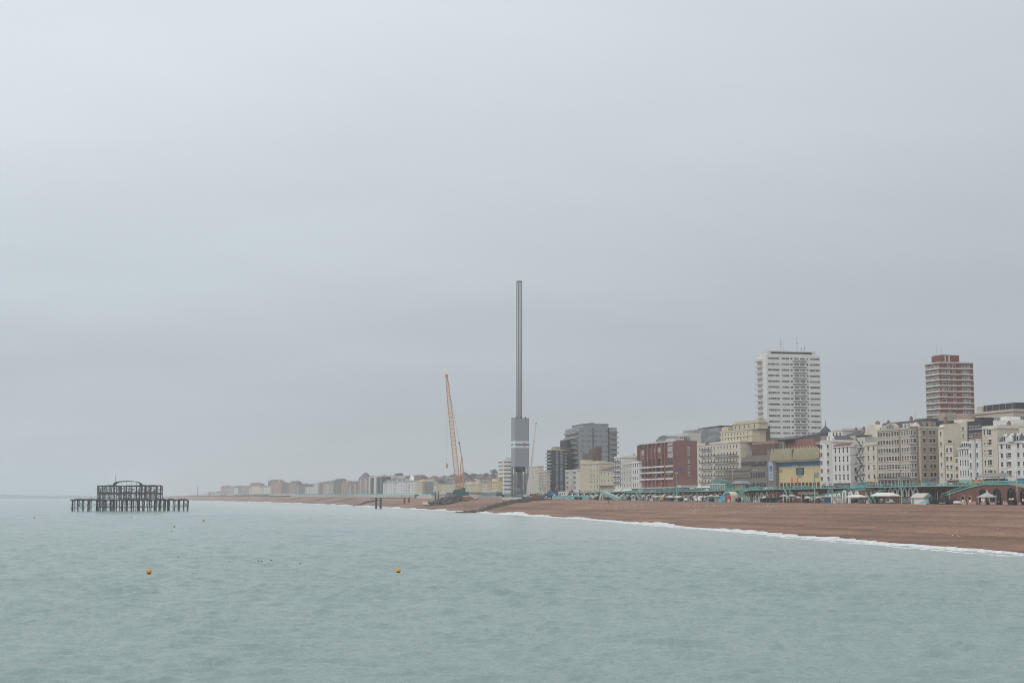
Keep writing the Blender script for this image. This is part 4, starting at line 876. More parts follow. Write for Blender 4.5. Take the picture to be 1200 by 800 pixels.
MB().prism([(b.W*.80, H), (b.W*.9, H), (b.W*.85, H+7)], -1.2, 3).build('gable', WHITE, t)
t, b, H = far_block(472, 492, 559.5, BROWNROOF, 'brown-roofed row of houses behind the long white hotel', 2, 6, d=150, roof='red', name='rear_houses')
t, b, H = far_block(447, 466, 557.5, OFFW, 'flat-roofed pale block with rooftop plant behind the long white hotel', 3, 6, d=110, name='rear_block')
MB().box(b.W*.75, 2, H, b.W*.98, 10, H+4).build('roof_plant', DARKW, t)
t, b, H = far_block(432.5, 448, 559, DARKW, 'charcoal tower with two dark panels and a pale central strip', 7, 2, name='apartment_tower', cat='apartment block')
k = MB().box(b.W*.40, -.6, 0, b.W*.58, .1, H+.5); k.box(-.1, -.6, 0, b.W*.10, .1, H+.5); k.box(-.5, -.7, H, b.W+.5, 10, H+2); k.build('pale_strip', OFFW, t)
t, b, H = far_block(420, 432.5, 560, BRICKP, 'tan brick tower with a pyramid slate roof, left of the charcoal tower', 6, 4, name='brick_flats', cat='apartment block', extra=None)
MB().hip(0, 0, b.W*.6, 14, H, H+10, 20).build('pyramid_roof', SLATE, t)
for z in (4, 8): glass_balcony(t, 2, b.W-4, z, 1.5)
for a in [(408, 420, 566, BRICK, 'red brick mansion block with a pale dormer, left of the pyramid-roofed tower', 5, 6, None), (399, 408.5, 565, BRICKP, 'pinkish block of flats between the red brick and brown brick mansion blocks', 5, 4, None), (390, 399.5, 563.5, BRICKB, 'brown brick mansion block with dormers in its roof', 5, 5, 'hip'), (378.5, 390.2, 566, BEIGE, 'tan stone mansion block with a dark roof line', 5, 6, 'hip'), (373, 379, 565.8, BRICK, 'slim red-brown block beside the tan stone mansion', 5, 3, None), (367.5, 373.2, 567, OFFW, 'narrow off-white block with stacked white balconies', 5, 3, None), (358, 367.2, 570, OFFW, 'low white villa left of the narrow off-white block', 3, 5, 'gable'), (346.5, 358, 568, BRICKB, 'dark brown east wing of the long brick flats', 4, 6, None), (338.5, 347, 565.5, BRICKP, 'middle wing with a grey gabled roof of the long brick flats', 4, 5, 'hip'), (329.5, 339, 567, BRICKB, 'brown west wing of the long brick flats', 4, 6, None), (317, 330, 565, BRICKP, 'pinkish brick block with a pale left edge and roof plant', 6, 6, None), (304.5, 317, 570.5, PALECREAM, 'pale cream five-storey terrace right of the orange-brown block', 4, 6, 'hip'), (292, 305, 570.5, CREAM, 'cream terrace with an orange-brown block on top', 4, 6, None), (282.5, 292, 570, BRICKP, 'orange-brown block with a recessed dark bay', 4, 4, None), (274.5, 281, 571, PALECREAM, 'small cream block with a bright white gable', 4, 3, 'gable'), (266, 274.5, 570.5, GREY, 'pale blue-grey flats near the end of the far seafront', 4, 5, None), (258.5, 266.5, 570.5, BRICKP, 'pink-brown flats at the end of the far seafront row', 4, 4, 'red')]:
    far_block(*a[:7], roof=a[7], cat='building')
t, b, H = far_block(278.8, 282.7, 570.5, TEALD, 'slim grey-green slab between the cream block and the orange-brown block', 6, 2, name='apartment_tower', cat='apartment block')
t, b, H = far_block(292.5, 304, 566.5, mat('tan_brick', (.36, .20, .12), .9, .15), 'orange-brown roof block standing on the cream terrace', 3, 4, d=75, name='brick_flats')
t, b, H = far_block(314, 327, 563, BRICKB, 'brown flats with a stepped roof plant behind the pinkish brick block', 4, 4, d=110, name='brick_flats')
# small low buildings at the very end of the shore
for i in range(16):
    px = 243+i*1.05+rng.uniform(-.4, .4); b = frame(px-.5, px+.5, 40+rng.uniform(0, 120), None, 575, 12); H = rng.uniform(7, 13)
    t = thing('far_house', 'tiny hazy low house at the far end of the shore', 'house', b.loc, b.rot, 'far houses at the end of the shore'); b.W = max(b.W, 12)
    MB().box(0, 0, -3, b.W, 12, H).build('wall', [OFFW, BRICKP, PALECREAM][i % 3], t); MB().prismx([(0, H), (12, H), (6, H+3.5)], 0, b.W).build('roof', SLATE, t)
# beach chalets and railing along the far promenade
hut = thing('beach_chalet', 'white beach chalet with a turquoise roof on the far promenade', 'chalet', (0, 0, 0), 0, 'beach chalets along the far promenade')
MB().box(0, 0, 0, 9, 4, 3).build('wall', OFFW, hut); MB().prism([(-.4, 3), (9.4, 3), (4.5, 4.6)], -.4, 4.3).build('roof', TEAL, hut); MB().box(3.5, -.1, .1, 5.5, .05, 2.3).build('door', TEALD, hut)
for i, s_ in enumerate(np.arange(1750, 3300, 34)):
    o = hut if i == 0 else copy_tree(hut); x, y = pt(s_, 9); x2, y2 = pt(s_-9, 9); o.location = (x, y, zprom(s_)+.02); o.rotation_euler = (0, 0, math.atan2(y2-y, x2-x))
TEALM = mat('weathered_turquoise', (.17, .27, .25), .7, .2)
for (s0, s1) in ((1500, 1900), (1900, 2350), (2350, 2900)):
    x, y = pt(s0, 14.1); x2, y2 = pt(s1, 14.1); W = math.hypot(x2-x, y2-y)
    t = thing('promenade_railing', ['turquoise railing of the far promenade below the long white hotel', 'turquoise railing of the far promenade below the brick mansion blocks', 'turquoise railing of the far promenade below the long brick flats'][(1500, 1900, 2350).index(s0)], 'railing', (x, y, zroad(s0)), math.atan2(y2-y, x2-x))
    MB().box(0, 0, 1.0, W, .2, 1.2).build('handrail', TEALM, t); MB().box(0, 0, -.2, W, .25, .15).build('edge_beam', TEALM, t)
    k = MB()
    for i in range(int(W/2.5)): k.box(i*2.5, .02, .25, i*2.5+.3, .2, 1.0)
    o = k.build('posts', TEALM, t); o['kind'] = 'stuff'
    k = MB().box(0, .4, -6, W, 1.4, -.5); w_ = k.build('sea_wall', CONC2); w_.location = t.location; w_.rotation_euler = t.rotation_euler; tag(w_, t['label'].replace('turquoise railing', 'concrete retaining wall'), 'wall')

# hillside houses and trees behind the far town
def hill_spot(px, Y):
    x = ray(px, 560)[0]*Y; dx, dy = x-OX, Y; s = dx*TX+dy*TY; e = dx*NX+dy*NY; d = e-float(tab(_ps, s)); return x, Y, s, d
hs = []
for v in range(3):
    h = thing('hill_house', 'small hazy house with a pitched roof on the hill behind the seafront', 'house', (0, 0, 0), 0, 'houses on the hill behind the seafront')
    W, D, H = (11, 9, 7) if v == 0 else (16, 9, 8.5) if v == 1 else (9, 9, 10)
    MB().box(-W/2, -D/2, -4, W/2, D/2, H).build('wall', [OFFW, BRICKP, PALECREAM][v], h); MB().prismx([(-D/2-.4, H), (D/2+.4, H), (0, H+3.8)], -W/2-.2, W/2+.2).build('roof', [BROWNROOF, REDROOF, SLATE][v], h)
    MB().box(-W*.3, -.6, H+2, -W*.3+1.3, .6, H+5).build('chimney', BRICKP, h)
    for x in (-W*.25, W*.1): inst(window_data(1.5, 1.5, 'flat', WPAINT, GLASS), 'window', h, (x, -D/2-.02, 4.0))
    hs.append([h, False])
def crown_mesh(seed, n=420, rx=4.2, rz=3.6, zc=6.5):
    r_ = random.Random(seed); m = MB(); lobes = [(r_.gauss(0, rx*.42), r_.gauss(0, rx*.42), zc+r_.gauss(0, rz*.35), r_.uniform(.35, .62)) for _ in range(9)]
    for i in range(n):
        lx, ly, lz, ls = r_.choice(lobes); v = Vector((r_.gauss(0, 1), r_.gauss(0, 1), r_.gauss(0, 1))).normalized(); q = r_.uniform(.55, 1.08)
        c = Vector((lx+v.x*rx*ls*q, ly+v.y*rx*ls*q, lz+v.z*rz*ls*q)); s_ = r_.uniform(.28, .62)
        u = Vector((r_.gauss(0, 1), r_.gauss(0, 1), r_.gauss(0, 1))).normalized(); w = u.orthogonal().normalized()
        m.quad([c-u*s_-w*s_*.7, c+u*s_-w*s_*.6, c+u*s_*.8+w*s_, c-u*s_*.8+w*s_*.8])
    return m
ts = []
for v in range(3):
    t = thing('hill_tree', 'dark bare-looking tree among the hillside houses', 'tree', (0, 0, 0), 0, 'trees on the hill behind the seafront')
    k = MB().tube((0, 0, -2), (.1, 0, 5.5), .35, 7, 0, .2)
    for a in range(5): k.tube((.05, 0, 3+a*.4), (2.2*math.cos(a*1.3), 2.2*math.sin(a*1.3), 6+a*.4), .14, 5, 0, .05)
    k.build('trunk', BARK, t); crown_mesh(v).build('crown', LEAF, t); ts.append([t, False])
def drop(pool, v, x, y, z, rz, sc):
    o, used = pool[v]
    if used: o = copy_tree(o)
    pool[v][1] = True
    o.location = (x, y, z); o.rotation_euler = (0, 0, rz); o.scale = (sc, sc, sc)
rr = random.Random(3)
for i in range(130):
    px = rr.uniform(486, 592); Y = rr.uniform(2050, 3600) if px < 560 else rr.uniform(1900, 3100)
    x, y, s_, d_ = hill_spot(px, Y)
    if d_ < 110: continue
    drop(hs, rr.randrange(3), x, y, ground(s_, d_), COAST+rr.uniform(-.5, .5), rr.uniform(.9, 1.4))
for i in range(110):
    px = rr.uniform(490, 592); Y = rr.uniform(1950, 3500)
    x, y, s_, d_ = hill_spot(px, Y)
    if d_ < 110: continue
    drop(ts, rr.randrange(3), x, y, ground(s_, d_)-1, rr.uniform(0, 6), rr.uniform(1.0, 1.9))
# power-station chimney far along the shore
v = p3(231.5, 580, 6500); t = thing('power_station_chimney', 'faint thin chimney stack on the far shore right of the ruined pier', 'chimney', (v.x, v.y, 8))
MB().lathe([(3.2, -6), (2.2, 50), (2.2, 52)], n=14).build('stack', CONC2, t); MB().box(-40, 10, -6, 60, 30, 14).build('turbine_hall', OFFW, t)

# ------------------------------------------------------------------ the ruined pier
YP = 1150.0; c0 = p3(153, 590, YP)
pr = thing('ruined_pier', 'blackened iron skeleton of a ruined pier pavilion standing alone in the sea', 'pier ruin', (c0.x, YP, 0), R(10))
ru = random.Random(11); ZD = 8.6
pm = MB().lathe([(.30, -3), (.30, ZD-1.2), (.5, ZD-1.1), (.5, ZD-.4)], n=10); pmd = pm.data('pile', IRON)
rows_ = [-14, -7, 0, 7, 14]
xsP = [-44, -40, -36.2, -31.5, -25, -23, -19.5, -15.2, -11.5, -7, -3, 1.5, 5.5, 10, 14.5, 19, 23, 26, 29.5, 33.5, 37, 41, 44.5]
cnt = 0
for x in xsP:
    for y in rows_:
        edge = abs(x) > 25
        if edge and abs(y) > 8 and ru.random() < .55: continue
        if ru.random() < .08 or cnt > 96: continue
        o = inst(pmd, 'pile', pr, (x+ru.uniform(-.5, .5), y+ru.uniform(-.5, .5), 0), (R(ru.uniform(-1.5, 1.5)), R(ru.uniform(-1.5, 1.5)), 0)); cnt += 1
k = MB()
for y in rows_:
    for i in range(len(xsP)-1):
        a, c = xsP[i], xsP[i+1]
        if ru.random() < .4: k.bar((a, y, ru.uniform(1.2, 2.5)), (c, y, ru.uniform(5.5, 7.6)), .2, .2)
        if ru.random() < .3: k.bar((c, y, ru.uniform(1.2, 3)), (a, y, ru.uniform(5, 7.6)), .2, .2)
        if -25 < a < 23 and ru.random() < .8: k.bar((a, y, 3.2), (c, y, 3.2), .22, .3)
for x in xsP:
    for i in range(4): 
        if ru.random() < .5: k.bar((x, rows_[i], 1.5), (x, rows_[i+1], 7.2), .2, .2)
k.build('pile_bracing', IRON, pr)
k = MB()
for y in rows_:
    L_ = -46+abs(y)*.35+ru.uniform(0, 2); r_ = 45.5-abs(y)*.3-ru.uniform(0, 2); k.bar((L_, y, ZD), (r_, y, ZD), .5, .7)
for i in range(60):
    x = -45+i*1.52
    if ru.random() < .8: k.bar((x, -14 if abs(x) < 40 else -8, ZD+.45), (x, 14 if abs(x) < 40 else 8, ZD+.45), .35, .3)
for i in range(26):
    x = ru.uniform(-44, 43); k.box(x, -14.4, ZD+.3, x+ru.uniform(1, 5), ru.uniform(-12, 10), ZD+.9)
k.build('deck', IRON, pr)
PX0, PX1 = -24.2, 23.4; Z1, Z2 = 14.0, 19.6
pxs = np.linspace(PX0, PX1, 13); k = MB()
for y in (-13.5, 13.5):      # thinner posts, rails and lattice between the main columns
    for i in range(12):
        for f in (.33, .66):
            x = pxs[i]+(pxs[i+1]-pxs[i])*f
            if ru.random() < .72: k.bar((x, y, ZD+.4), (x+ru.uniform(-.5, .5), y, Z1 if ru.random() < .6 else 12), .2, .2)
            if ru.random() < .62: k.bar((x, y, Z1), (x+ru.uniform(-.4, .4), y, Z2+ru.uniform(-1.5, .6)), .2, .2)
        for z in (10.2, 12.4, 15.6, 18.3):
            if ru.random() < .55: k.bar((pxs[i], y, z+ru.uniform(-.4, .4)), (pxs[i+1], y, z+ru.uniform(-.5, .5)), .16, .2)
for i in range(40):
    x = ru.uniform(-44, 44); k.bar((x, -14.2, ZD+.5), (x+ru.uniform(-1.5, 1.5), -14, ZD+.5+ru.uniform(.5, 2.2)), .16, .16)
for i in range(30):
    x = ru.uniform(-44, 44); k.bar((x, -14.2, ZD-.3), (x+ru.uniform(-1.2, 1.2), -14, ZD-ru.uniform(1.5, 5)), .2, .2); pcol = MB()
for y in (-13.5, -5, 5, 13.5):
    for i, x in enumerate(pxs):
        top = Z2 if ru.random() < .82 else ru.uniform(15, 19)
        if ru.random() < .07: continue
        MB().bar((x, y, ZD+.4), (x+ru.uniform(-.25, .25), y, top), .52, .52).build('pavilion_column', IRON, pr)
for z in (Z1, Z2):
    for y in (-13.5, -5, 5, 13.5):
        for i in range(12):
            if z == Z2 and ru.random() < .12: continue
            a, c = pxs[i], pxs[i+1]; dz = ru.uniform(-.35, .3)
            k.bar((a, y, z+dz), (c, y, z+dz+ru.uniform(-.4, .3)), .4, 1.1 if z == Z1 else .8)
    for x in pxs:
        k.bar((x, -13.5, z), (x, 13.5, z), .3, .45)
for i in range(12):
    k.bar((pxs[i], -13.5, 17), (pxs[i+1], -13.5, 17+ru.uniform(-.3, .3)), .2, .25)
for i in range(64):
    i0 = ru.randrange(12); y = ru.choice((-13.5, -5, 5, 13.5)); z = ru.choice((ZD+.5, Z1)); 
    k.bar((pxs[i0]+ru.uniform(0, 2), y, z+ru.uniform(0, 1.5)), (pxs[i0+1]-ru.uniform(0, 1), y, z+ru.uniform(2.5, 5.2)), .24, .24)
for i in range(12):      # arched braces under the first floor
    a, c = pxs[i], pxs[i+1]; pts = [(a+(c-a)*f, -13.5, Z1-1.9*(abs(2*f-1)**2.2)-.3) for f in np.linspace(0, 1, 7)]
    for p_, q_ in zip(pts, pts[1:]): k.bar(p_, q_, .22, .22)
for (x, z) in ((-21, 19), (-18, 17.5), (14, 19.4), (19, 18.5)):   # bent and hanging pieces
    pts = [(x+1.8*math.sin(f*2), -13, z-f*2.2) for f in np.linspace(0, 2, 7)]
    hg = MB()
    for p_, q_ in zip(pts, pts[1:]): hg.bar(p_, q_, .25, .25)
    hg.build('hanging_iron', IRON, pr)
k.build('pavilion_beam', IRON, pr)
k = MB()
for y in (-11, -5.5, 0, 5.5, 11):
    pts = [(-2.5+10.3*math.cos(a), y, Z2+3.7*math.sin(a)**.55) for a in np.linspace(math.pi, 0, 15)]
    for p_, q_ in zip(pts, pts[1:]): k.bar(p_, q_, .38, .45)
for a in np.linspace(math.pi*.92, math.pi*.08, 8): k.bar((-2.5+10.3*math.cos(a), -11, Z2+3.7*math.sin(a)**.55), (-2.5+10.3*math.cos(a), 11, Z2+3.7*math.sin(a)**.55), .25, .3)
for x in (-10, -6, -2.5, 1, 5): k.bar((x, -11, Z2), (x, -11, Z2+3.3), .16, .16)
k.build('roof_arch', IRON, pr)
k = MB().bar((23.4, -13.5, Z2), (24.2, -13.5, Z2-2.4), .4, .4); k.bar((24.2, -13.5, Z2-2.4), (24.9, -13.5, Z2-3), .5, .5); k.bar((23.4, -13.5, ZD), (23.4, -13.5, Z2+.4), .55, .5); k.build('corner_post', IRON, pr)
MB().tube((-12.2, 4, Z2-.5), (-12.2, 4, 29.5), .28, 6, 0, .2).build('mast', STEELG, pr)

# ------------------------------------------------------------------ observation tower under construction
s0, X0, Y0 = sd(598.7, -6, 560); Z0 = zprom(s0)
tw = thing('observation_tower', 'tall grey needle tower under construction with a grey clad box round its lower half', 'tower', (X0, Y0, Z0), COAST)
WB, DB = 9.5, 12.6; zB0 = zy(546.3, Y0)-Z0; zB1 = zy(491, Y0)-Z0; zt = zy(330.5, Y0)-Z0; cx_, cy_ = WB*.55, DB*.44; rT = 2.3
k = MB().tube((cx_, cy_, 0), (cx_, cy_, zt), rT, 28, 0)
for z in np.arange(zB1+16, zt-4, 18.5): k.lathe([(rT-.05, z-.16), (rT+.035, z-.14), (rT+.035, z+.14), (rT-.05, z+.16)], cx_, cy_, 28)
k.build('shaft', mat('tower_steel', (.36, .375, .395), .55, .05, .05, .5), tw)
k = MB()
for a in (-108, -35, 40, 130): k.bar((cx_+(rT-.05)*math.cos(R(a)), cy_+(rT-.05)*math.sin(R(a)), zB1-2), (cx_+(rT-.05)*math.cos(R(a)), cy_+(rT-.05)*math.sin(R(a)), zt-.3), .55, .5)
k.build('guide_rail', mat('rail_grey', (.24, .25, .265), .6, .05), tw)
k = MB().lathe([(rT+.15, zt-.5), (rT+.15, zt+.3), (rT-.4, zt+.4)], cx_, cy_, 20); k.tube((cx_, cy_, zt), (cx_, cy_, zt+1.6), .12, 6); k.box(cx_-1.9, cy_, zt+.3, cx_-1.6, cy_+.3, zt+.9); k.box(cx_+1.6, cy_, zt+.3, cx_+1.9, cy_+.3, zt+.9); k.build('cap', GREY, tw)
CLAD = mat('clad_sheet', (.30, .32, .345), .6, .06, .12, .6)
ch = .9; poly = [(0, ch), (ch, 0), (WB-ch, 0), (WB, ch), (WB, DB-ch), (WB-ch, DB), (ch, DB), (0, DB-ch)]
zb0 = zy(525, Y0)-Z0; zb1 = zy(517, Y0)-Z0
k = MB().prismz(poly, zB0, zb0); k.prismz(poly, zb1, zB1)
k2 = MB().prismz([((x-WB/2)*1.01+WB/2, (y-DB/2)*1.01+DB/2) for x, y in poly], zb0, zb1)
k.box(-.15, -.15, zB0-.4, WB+.15, DB+.15, zB0-.02); k.box(-.1, -.1, zB1+.02, WB+.1, DB+.1, zB1+.5)
for z in np.arange(zB0+4, zB1, 5.2):
    if not (zb0-1 < z < zb1+1): k.prismz([((x-WB/2)*1.004+WB/2, (y-DB/2)*1.004+DB/2) for x, y in poly], z, z+.12)
cl = k.build('cladding_box', CLAD, tw); bnn = k2.build('banner_band', mat('banner_white', (.66, .68, .70), .6, .05), tw)
NAVY = mat('sign_navy', (.03, .13, .20), .6, .03); SRED = mat('sign_red', (.65, .12, .06), .6, .03)
def text(body, size, m, parent, loc, rot, ext=.03):
    cu = bpy.data.curves.new('lettering', 'FONT'); cu.body = body; cu.size = size; cu.extrude = ext; cu.align_x = 'CENTER'; cu.align_y = 'CENTER'; cu.offset = .035*size
    tmp = bpy.data.objects.new('tmp', cu); COL.objects.link(tmp); dg = bpy.context.evaluated_depsgraph_get(); dg.update()
    me = bpy.data.meshes.new_from_object(tmp.evaluated_get(dg)); me.materials.clear(); me.materials.append(m); bpy.data.objects.remove(tmp)
    return inst(me, 'lettering', parent, loc, rot)
zm = (zb0+zb1)/2
text('HOLLANDIA', 2.15, NAVY, bnn, (WB*1.01+.06, DB*.53, zm), (math.pi/2, 0, math.pi/2))
text('HOLLANDIA', 1.25, NAVY, bnn, (WB*.5, -DB*.01-.1, zm), (math.pi/2, 0, 0))
for dz in (1.45, -1.45): MB().prismx([(DB*.68-1.1, zm+dz*.75), (DB*.68+1.1, zm+dz*.75), (DB*.68, zm+dz*1.4)] if dz > 0 else [(DB*.68-1.1, zm+dz*.75), (DB*.68, zm+dz*1.4), (DB*.68+1.1, zm+dz*.75)], WB*1.01, WB*1.01+.1).build('logo_mark', SRED, bnn)
k = MB()
for i in range(9): k.box(.3+i*1.05, .3+(i % 3)*3, zB1+.3, .8+i*1.05, .8+(i % 3)*3, zB1+.9+.4*(i % 2))
for i in range(3): k.box(WB-.9, 1.5+i*3.8, zB1+.3, WB-.2, 2.4+i*3.8, zB1+1.5)
k.build('roof_equipment', DARKW, tw)
LEGG = mat('leg_grey', (.20, .205, .215), .6, .1)
for (x, y) in ((.6, .6), (WB-.6, .6), (WB-.6, DB-.6), (.6, DB-.6), (WB-.6, DB*.5), (.6, DB*.5)):
    k = MB(); e = .55
    for ax, ay in ((-e, -e), (e, -e), (e, e), (-e, e)): k.bar((x+ax, y+ay, 0), (x+ax, y+ay, zB0), .3, .3)
    for i in range(int(zB0/2.2)):
        z = i*2.2
        for (a0, a1), (c0_, c1_) in (((-e, -e), (e, -e)), ((e, -e), (e, e)), ((e, e), (-e, e)), ((-e, e), (-e, -e))):
            k.bar((x+a0, y+a1, z), (x+c0_, y+c1_, z+2.2), .17, .17); k.bar((x+a0, y+a1, z), (x+c0_, y+c1_, z), .17, .17)
    k.build('lattice_leg', LEGG, tw)
k = MB()
for z in (6, 12, 18, zB0-1.2):
    k.bar((.6, .6, z), (WB-.6, .6, z), .3, .4); k.bar((WB-.6, .6, z), (WB-.6, DB-.6, z), .3, .4); k.bar((.6, DB-.6, z), (WB-.6, DB-.6, z), .3, .4); k.bar((.6, .6, z), (.6, DB-.6, z), .3, .4)
for z in (0, 12): k.bar((WB-.6, .6, z), (WB-.6, DB*.5, z+11), .2, .2); k.bar((WB-.6, DB*.5, z), (WB-.6, DB-.6, z+11), .2, .2); k.bar((.6, .6, z), (WB-.6, .6, z+11), .2, .2)
k.build('scaffold_brace', LEGG, tw)
MB().lathe([(3.4, zB0-4.5), (4.6, zB0-3), (4.6, zB0-.6)], cx_, cy_, 16).build('access_pod', RUST, tw)
MB().lathe([(3.6, 0), (3.4, 7), (2.6, 9)], cx_, cy_, 18).build('base_collar', GREY, tw)

# ------------------------------------------------------------------ orange crawler crane
sC, XC, YC = sd(538, -24, 578); ZC = zy(584.5, YC)
def lattice(pts, m, name, parent, lace=.14, chord=.26):   # pts: (centre, half width)
    k = MB(); side = Vector((1, 0, 0)); prev = None; seg = []
    for (p_, w_), (q_, w2) in zip(pts, pts[1:]):
        n = max(2, int((q_-p_).length/3.4))
        for i in range(n): f = i/n; seg.append((p_.lerp(q_, f), w_+(w2-w_)*f))
    seg.append(pts[-1]); ax = (pts[-1][0]-pts[0][0]).normalized(); u = ax.cross(Vector((0, 1, 0))).normalized(); v = ax.cross(u).normalized()
    for i, (c_, w_) in enumerate(seg):
        cn = [c_+u*w_*a+v*w_*b_ for a, b_ in ((-1, -1), (1, -1), (1, 1), (-1, 1))]
        for j in range(4): k.bar(cn[j], cn[(j+1) % 4], lace, lace)
        if prev:
            for j in range(4):
                k.bar(prev[j], cn[j], chord, chord); k.bar(prev[j] if i % 2 else prev[(j+1) % 4], cn[(j+1) % 4] if i % 2 else cn[j], lace, lace)
        prev = cn
    return k.build(name, m, parent)
cr = thing('crawler_crane', 'giant orange lattice-boom crawler crane on the beach with a teal cab body', 'crane', (XC, YC, ZC))
o0 = Vector((XC, YC, ZC)); f0 = p3(537.2, 574, YC)-o0; f1 = p3(523.3, 440, YC)-o0; g0 = p3(540.8, 576, YC)-o0; g1 = p3(541.3, 536.5, YC)-o0; h1 = p3(538.2, 518.5, YC+3)-o0
lattice([(f0, .55), (f0.lerp(f1, .06), 1.75), (f0.lerp(f1, .25), 1.95), (f0.lerp(f1, .6), 1.75), (f0.lerp(f1, .93), 1.25), (f1, .5)], ORANGE, 'boom', cr, .28, .52)
lattice([(g0, .9), (g0.lerp(g1, .15), 1.7), (g0.lerp(g1, .7), 1.3), (g1, .5)], ORANGE, 'mast', cr, .28, .56)
MB().bar(g1, h1, .8, .8).build('strut', GREY, cr); MB().lathe([(.2, -1), (1, -.5), (1, .5), (.2, 1)], 0, 0, 8).build('strut_head', ORANGE, cr, h1)
k = MB().tube(h1, f1, .10, 5); k.tube(h1+Vector((0, 1.5, 0)), f1+Vector((0, .8, 0)), .10, 5); k.tube(h1, g0+Vector((4.5, 0, 3)), .10, 5); k.build('pendant_line', GREY, cr)
hk = p3(523.6, 543, YC)-o0; k = MB().tube(f1+Vector((.5, 0, 0)), hk, .10, 5); k.tube(f1+Vector((.5, .8, 0)), hk+Vector((0, .6, 0)), .10, 5); k.build('hoist_rope', GREY, cr)
k = MB().box(-.8, -.5, -2.2, .8, .5, 0); k.lathe([(.2, -4), (1, -3.4), (1, -2.6), (.4, -2.1)], 0, 0, 8); k.build('hook_block', ORANGE, cr, hk)
k = MB().box(-1.2, -1.2, -1.5, 1.2, 1.2, 1.2); k.tube((-1.5, 0, 0), (1.5, 0, 0), 1.1, 10); k.build('boom_head', ORANGE, cr, f1)
k = MB().box(-4.2, -3.2, 3.0, 5.4, 3.2, 8.6); k.box(2.2, -3.6, 8.6, 5.6, 3.6, 10); k.build('machine_house', TEALD, cr)
k = MB().box(-5.4, -3.4, 4.2, -3.2, -1.0, 7.4, 0); k.box(-5.5, -3.5, 5.4, -4.0, -1.0, 7.0, 1); k.build('cab', [TEALD, GLASS], cr)
for y in (-4.6, 3.2):
    k = MB().prism([(-6, .5), (-5.4, 0), (5.4, 0), (6, .5), (6, 1.3), (5.4, 1.9), (-5.4, 1.9), (-6, 1.3)], y, y+1.5)
    for i in range(24): k.box(-5.8+i*.5, y-.1, -.02, -5.6+i*.5, y+1.6, .12); k.box(-5.8+i*.5, y-.1, 1.8, -5.6+i*.5, y+1.6, 1.97)
    k.build('track', BLACK, cr)
MB().box(-3, -3.1, 1.2, 3, 3.2, 3.0).build('carbody', DARKW, cr)
for i in range(4): MB().box(5.5, -3.5+i*1.8, 3.2, 8.4, -1.9+i*1.8, 6.6).build('counterweight', TEALD, cr)
# platform it stands on
def mound(name, label, cat, px, d, W, D, H, m, n=140, seed=1, z0=None, blk=1.0):
    s_, x, y = sd(px, d, 585); z = beach_z(s_, d) if z0 is None else z0; r_ = random.Random(seed)
    t = thing(name, label, cat, (x, y, z-.2), COAST); k = MB()
    for i in range(n):
        a = r_.uniform(-1, 1); b_ = r_.uniform(-1, 1); hmax = H*max(0, 1-a*a)*max(.1, 1-b_*b_)
        p_ = Vector((a*W/2, b_*D/2, r_.uniform(0, hmax))); s1 = blk*r_.uniform(.5, 1.3); q = Matrix.Rotation(r_.uniform(0, 3), 3, Vector((r_.gauss(0, 1), r_.gauss(0, 1), r_.gauss(0, 1))).normalized())
        c8 = [p_+q@Vector((sx*s1, sy*s1*.7, sz*s1*.5)) for sx, sy, sz in ((-1,-1,-1),(1,-1,-1),(1,1,-1),(-1,1,-1),(-1,-1,1),(1,-1,1),(1,1,1),(-1,1,1))]
        for f in ((3,2,1,0),(4,5,6,7),(0,1,5,4),(1,2,6,5),(2,3,7,6),(3,0,4,7)): k.quad([c8[i_] for i_ in f])
    o = k.build('pile_of_rubble', m, t); return t
def beach_z(s, d):
    dw = float(tab(_dw, s)); v = min(1, max(0, (d-dw)/(-dw))); return zprom(s)*(1-(1-v)**2)*.995
RUBBLE = mat('dark_rubble', (.10, .085, .075), .95, .35, .6)
mound('rubble_heap', 'dark heap of rubble and timber mats at the foot of the orange crane', 'rubble', 528, -36, 60, 24, 5.5, RUBBLE, 240, 2, blk=1.6)
mound('rubble_heap', 'low rust-brown heap of materials right of the orange crane tracks', 'rubble', 545, -22, 50, 14, 3.0, mat('brown_rubble', (.20, .10, .06), .95, .35, .6), 130, 3, blk=1.3)
s_, x, y = sd(509.5, -44, 589); t = thing('white_pontoon', 'flat white pontoon lying on the beach seaward of the rubble heap', 'pontoon', (x, y, beach_z(s_, -44)-.1), COAST)
k = MB().prism([(-32, 1.2), (-28, 0), (28, 0), (32, 1.2), (32, 2.2), (-32, 2.2)], -4, 4); k.build('hull', OFFW, t); MB().box(-8, -2, 2.2, 2, 2, 4.4).build('cabin', STEELG, t)

# pairs of rusty columns
def posts(px0, px1, ytop, ybot, label, m, rad=1.0):
    Y = CAMZ*1710/(ybot-582) if ybot > 588 else None
    for px in (px0, px1):
        if Y: v = p3(px, ybot, Y); z0 = -2.0; yy = Y
        else: s_, x, yy = sd(px, -34, ybot); v = Vector((x, yy, 0)); z0 = beach_z(s_, -34)-1
        zt = zy(ytop, yy); t = thing('iron_column', label[0] if px == px0 else label[1], 'column', (v.x, yy, z0))
        MB().tube((0, 0, 0), (0, 0, zt-z0), rad, 14).build('shaft', m, t); k = MB().lathe([(rad*1.12, zt-z0-.5), (rad*1.12, zt-z0+.1), (rad*.6, zt-z0+.15)], n=14); k.build('collar', m, t)
        for i in range(2): MB().lathe([(rad*1.08, 3+i*4), (rad*1.1, 3.2+i*4), (rad*1.08, 3.4+i*4)], n=14).build('flange', m, t)
posts(440.8, 446.0, 583, 595.6, ('left dark column of the pair standing at the waterline below the charcoal tower', 'right dark column of the pair standing at the waterline below the charcoal tower'), IRON, .95)
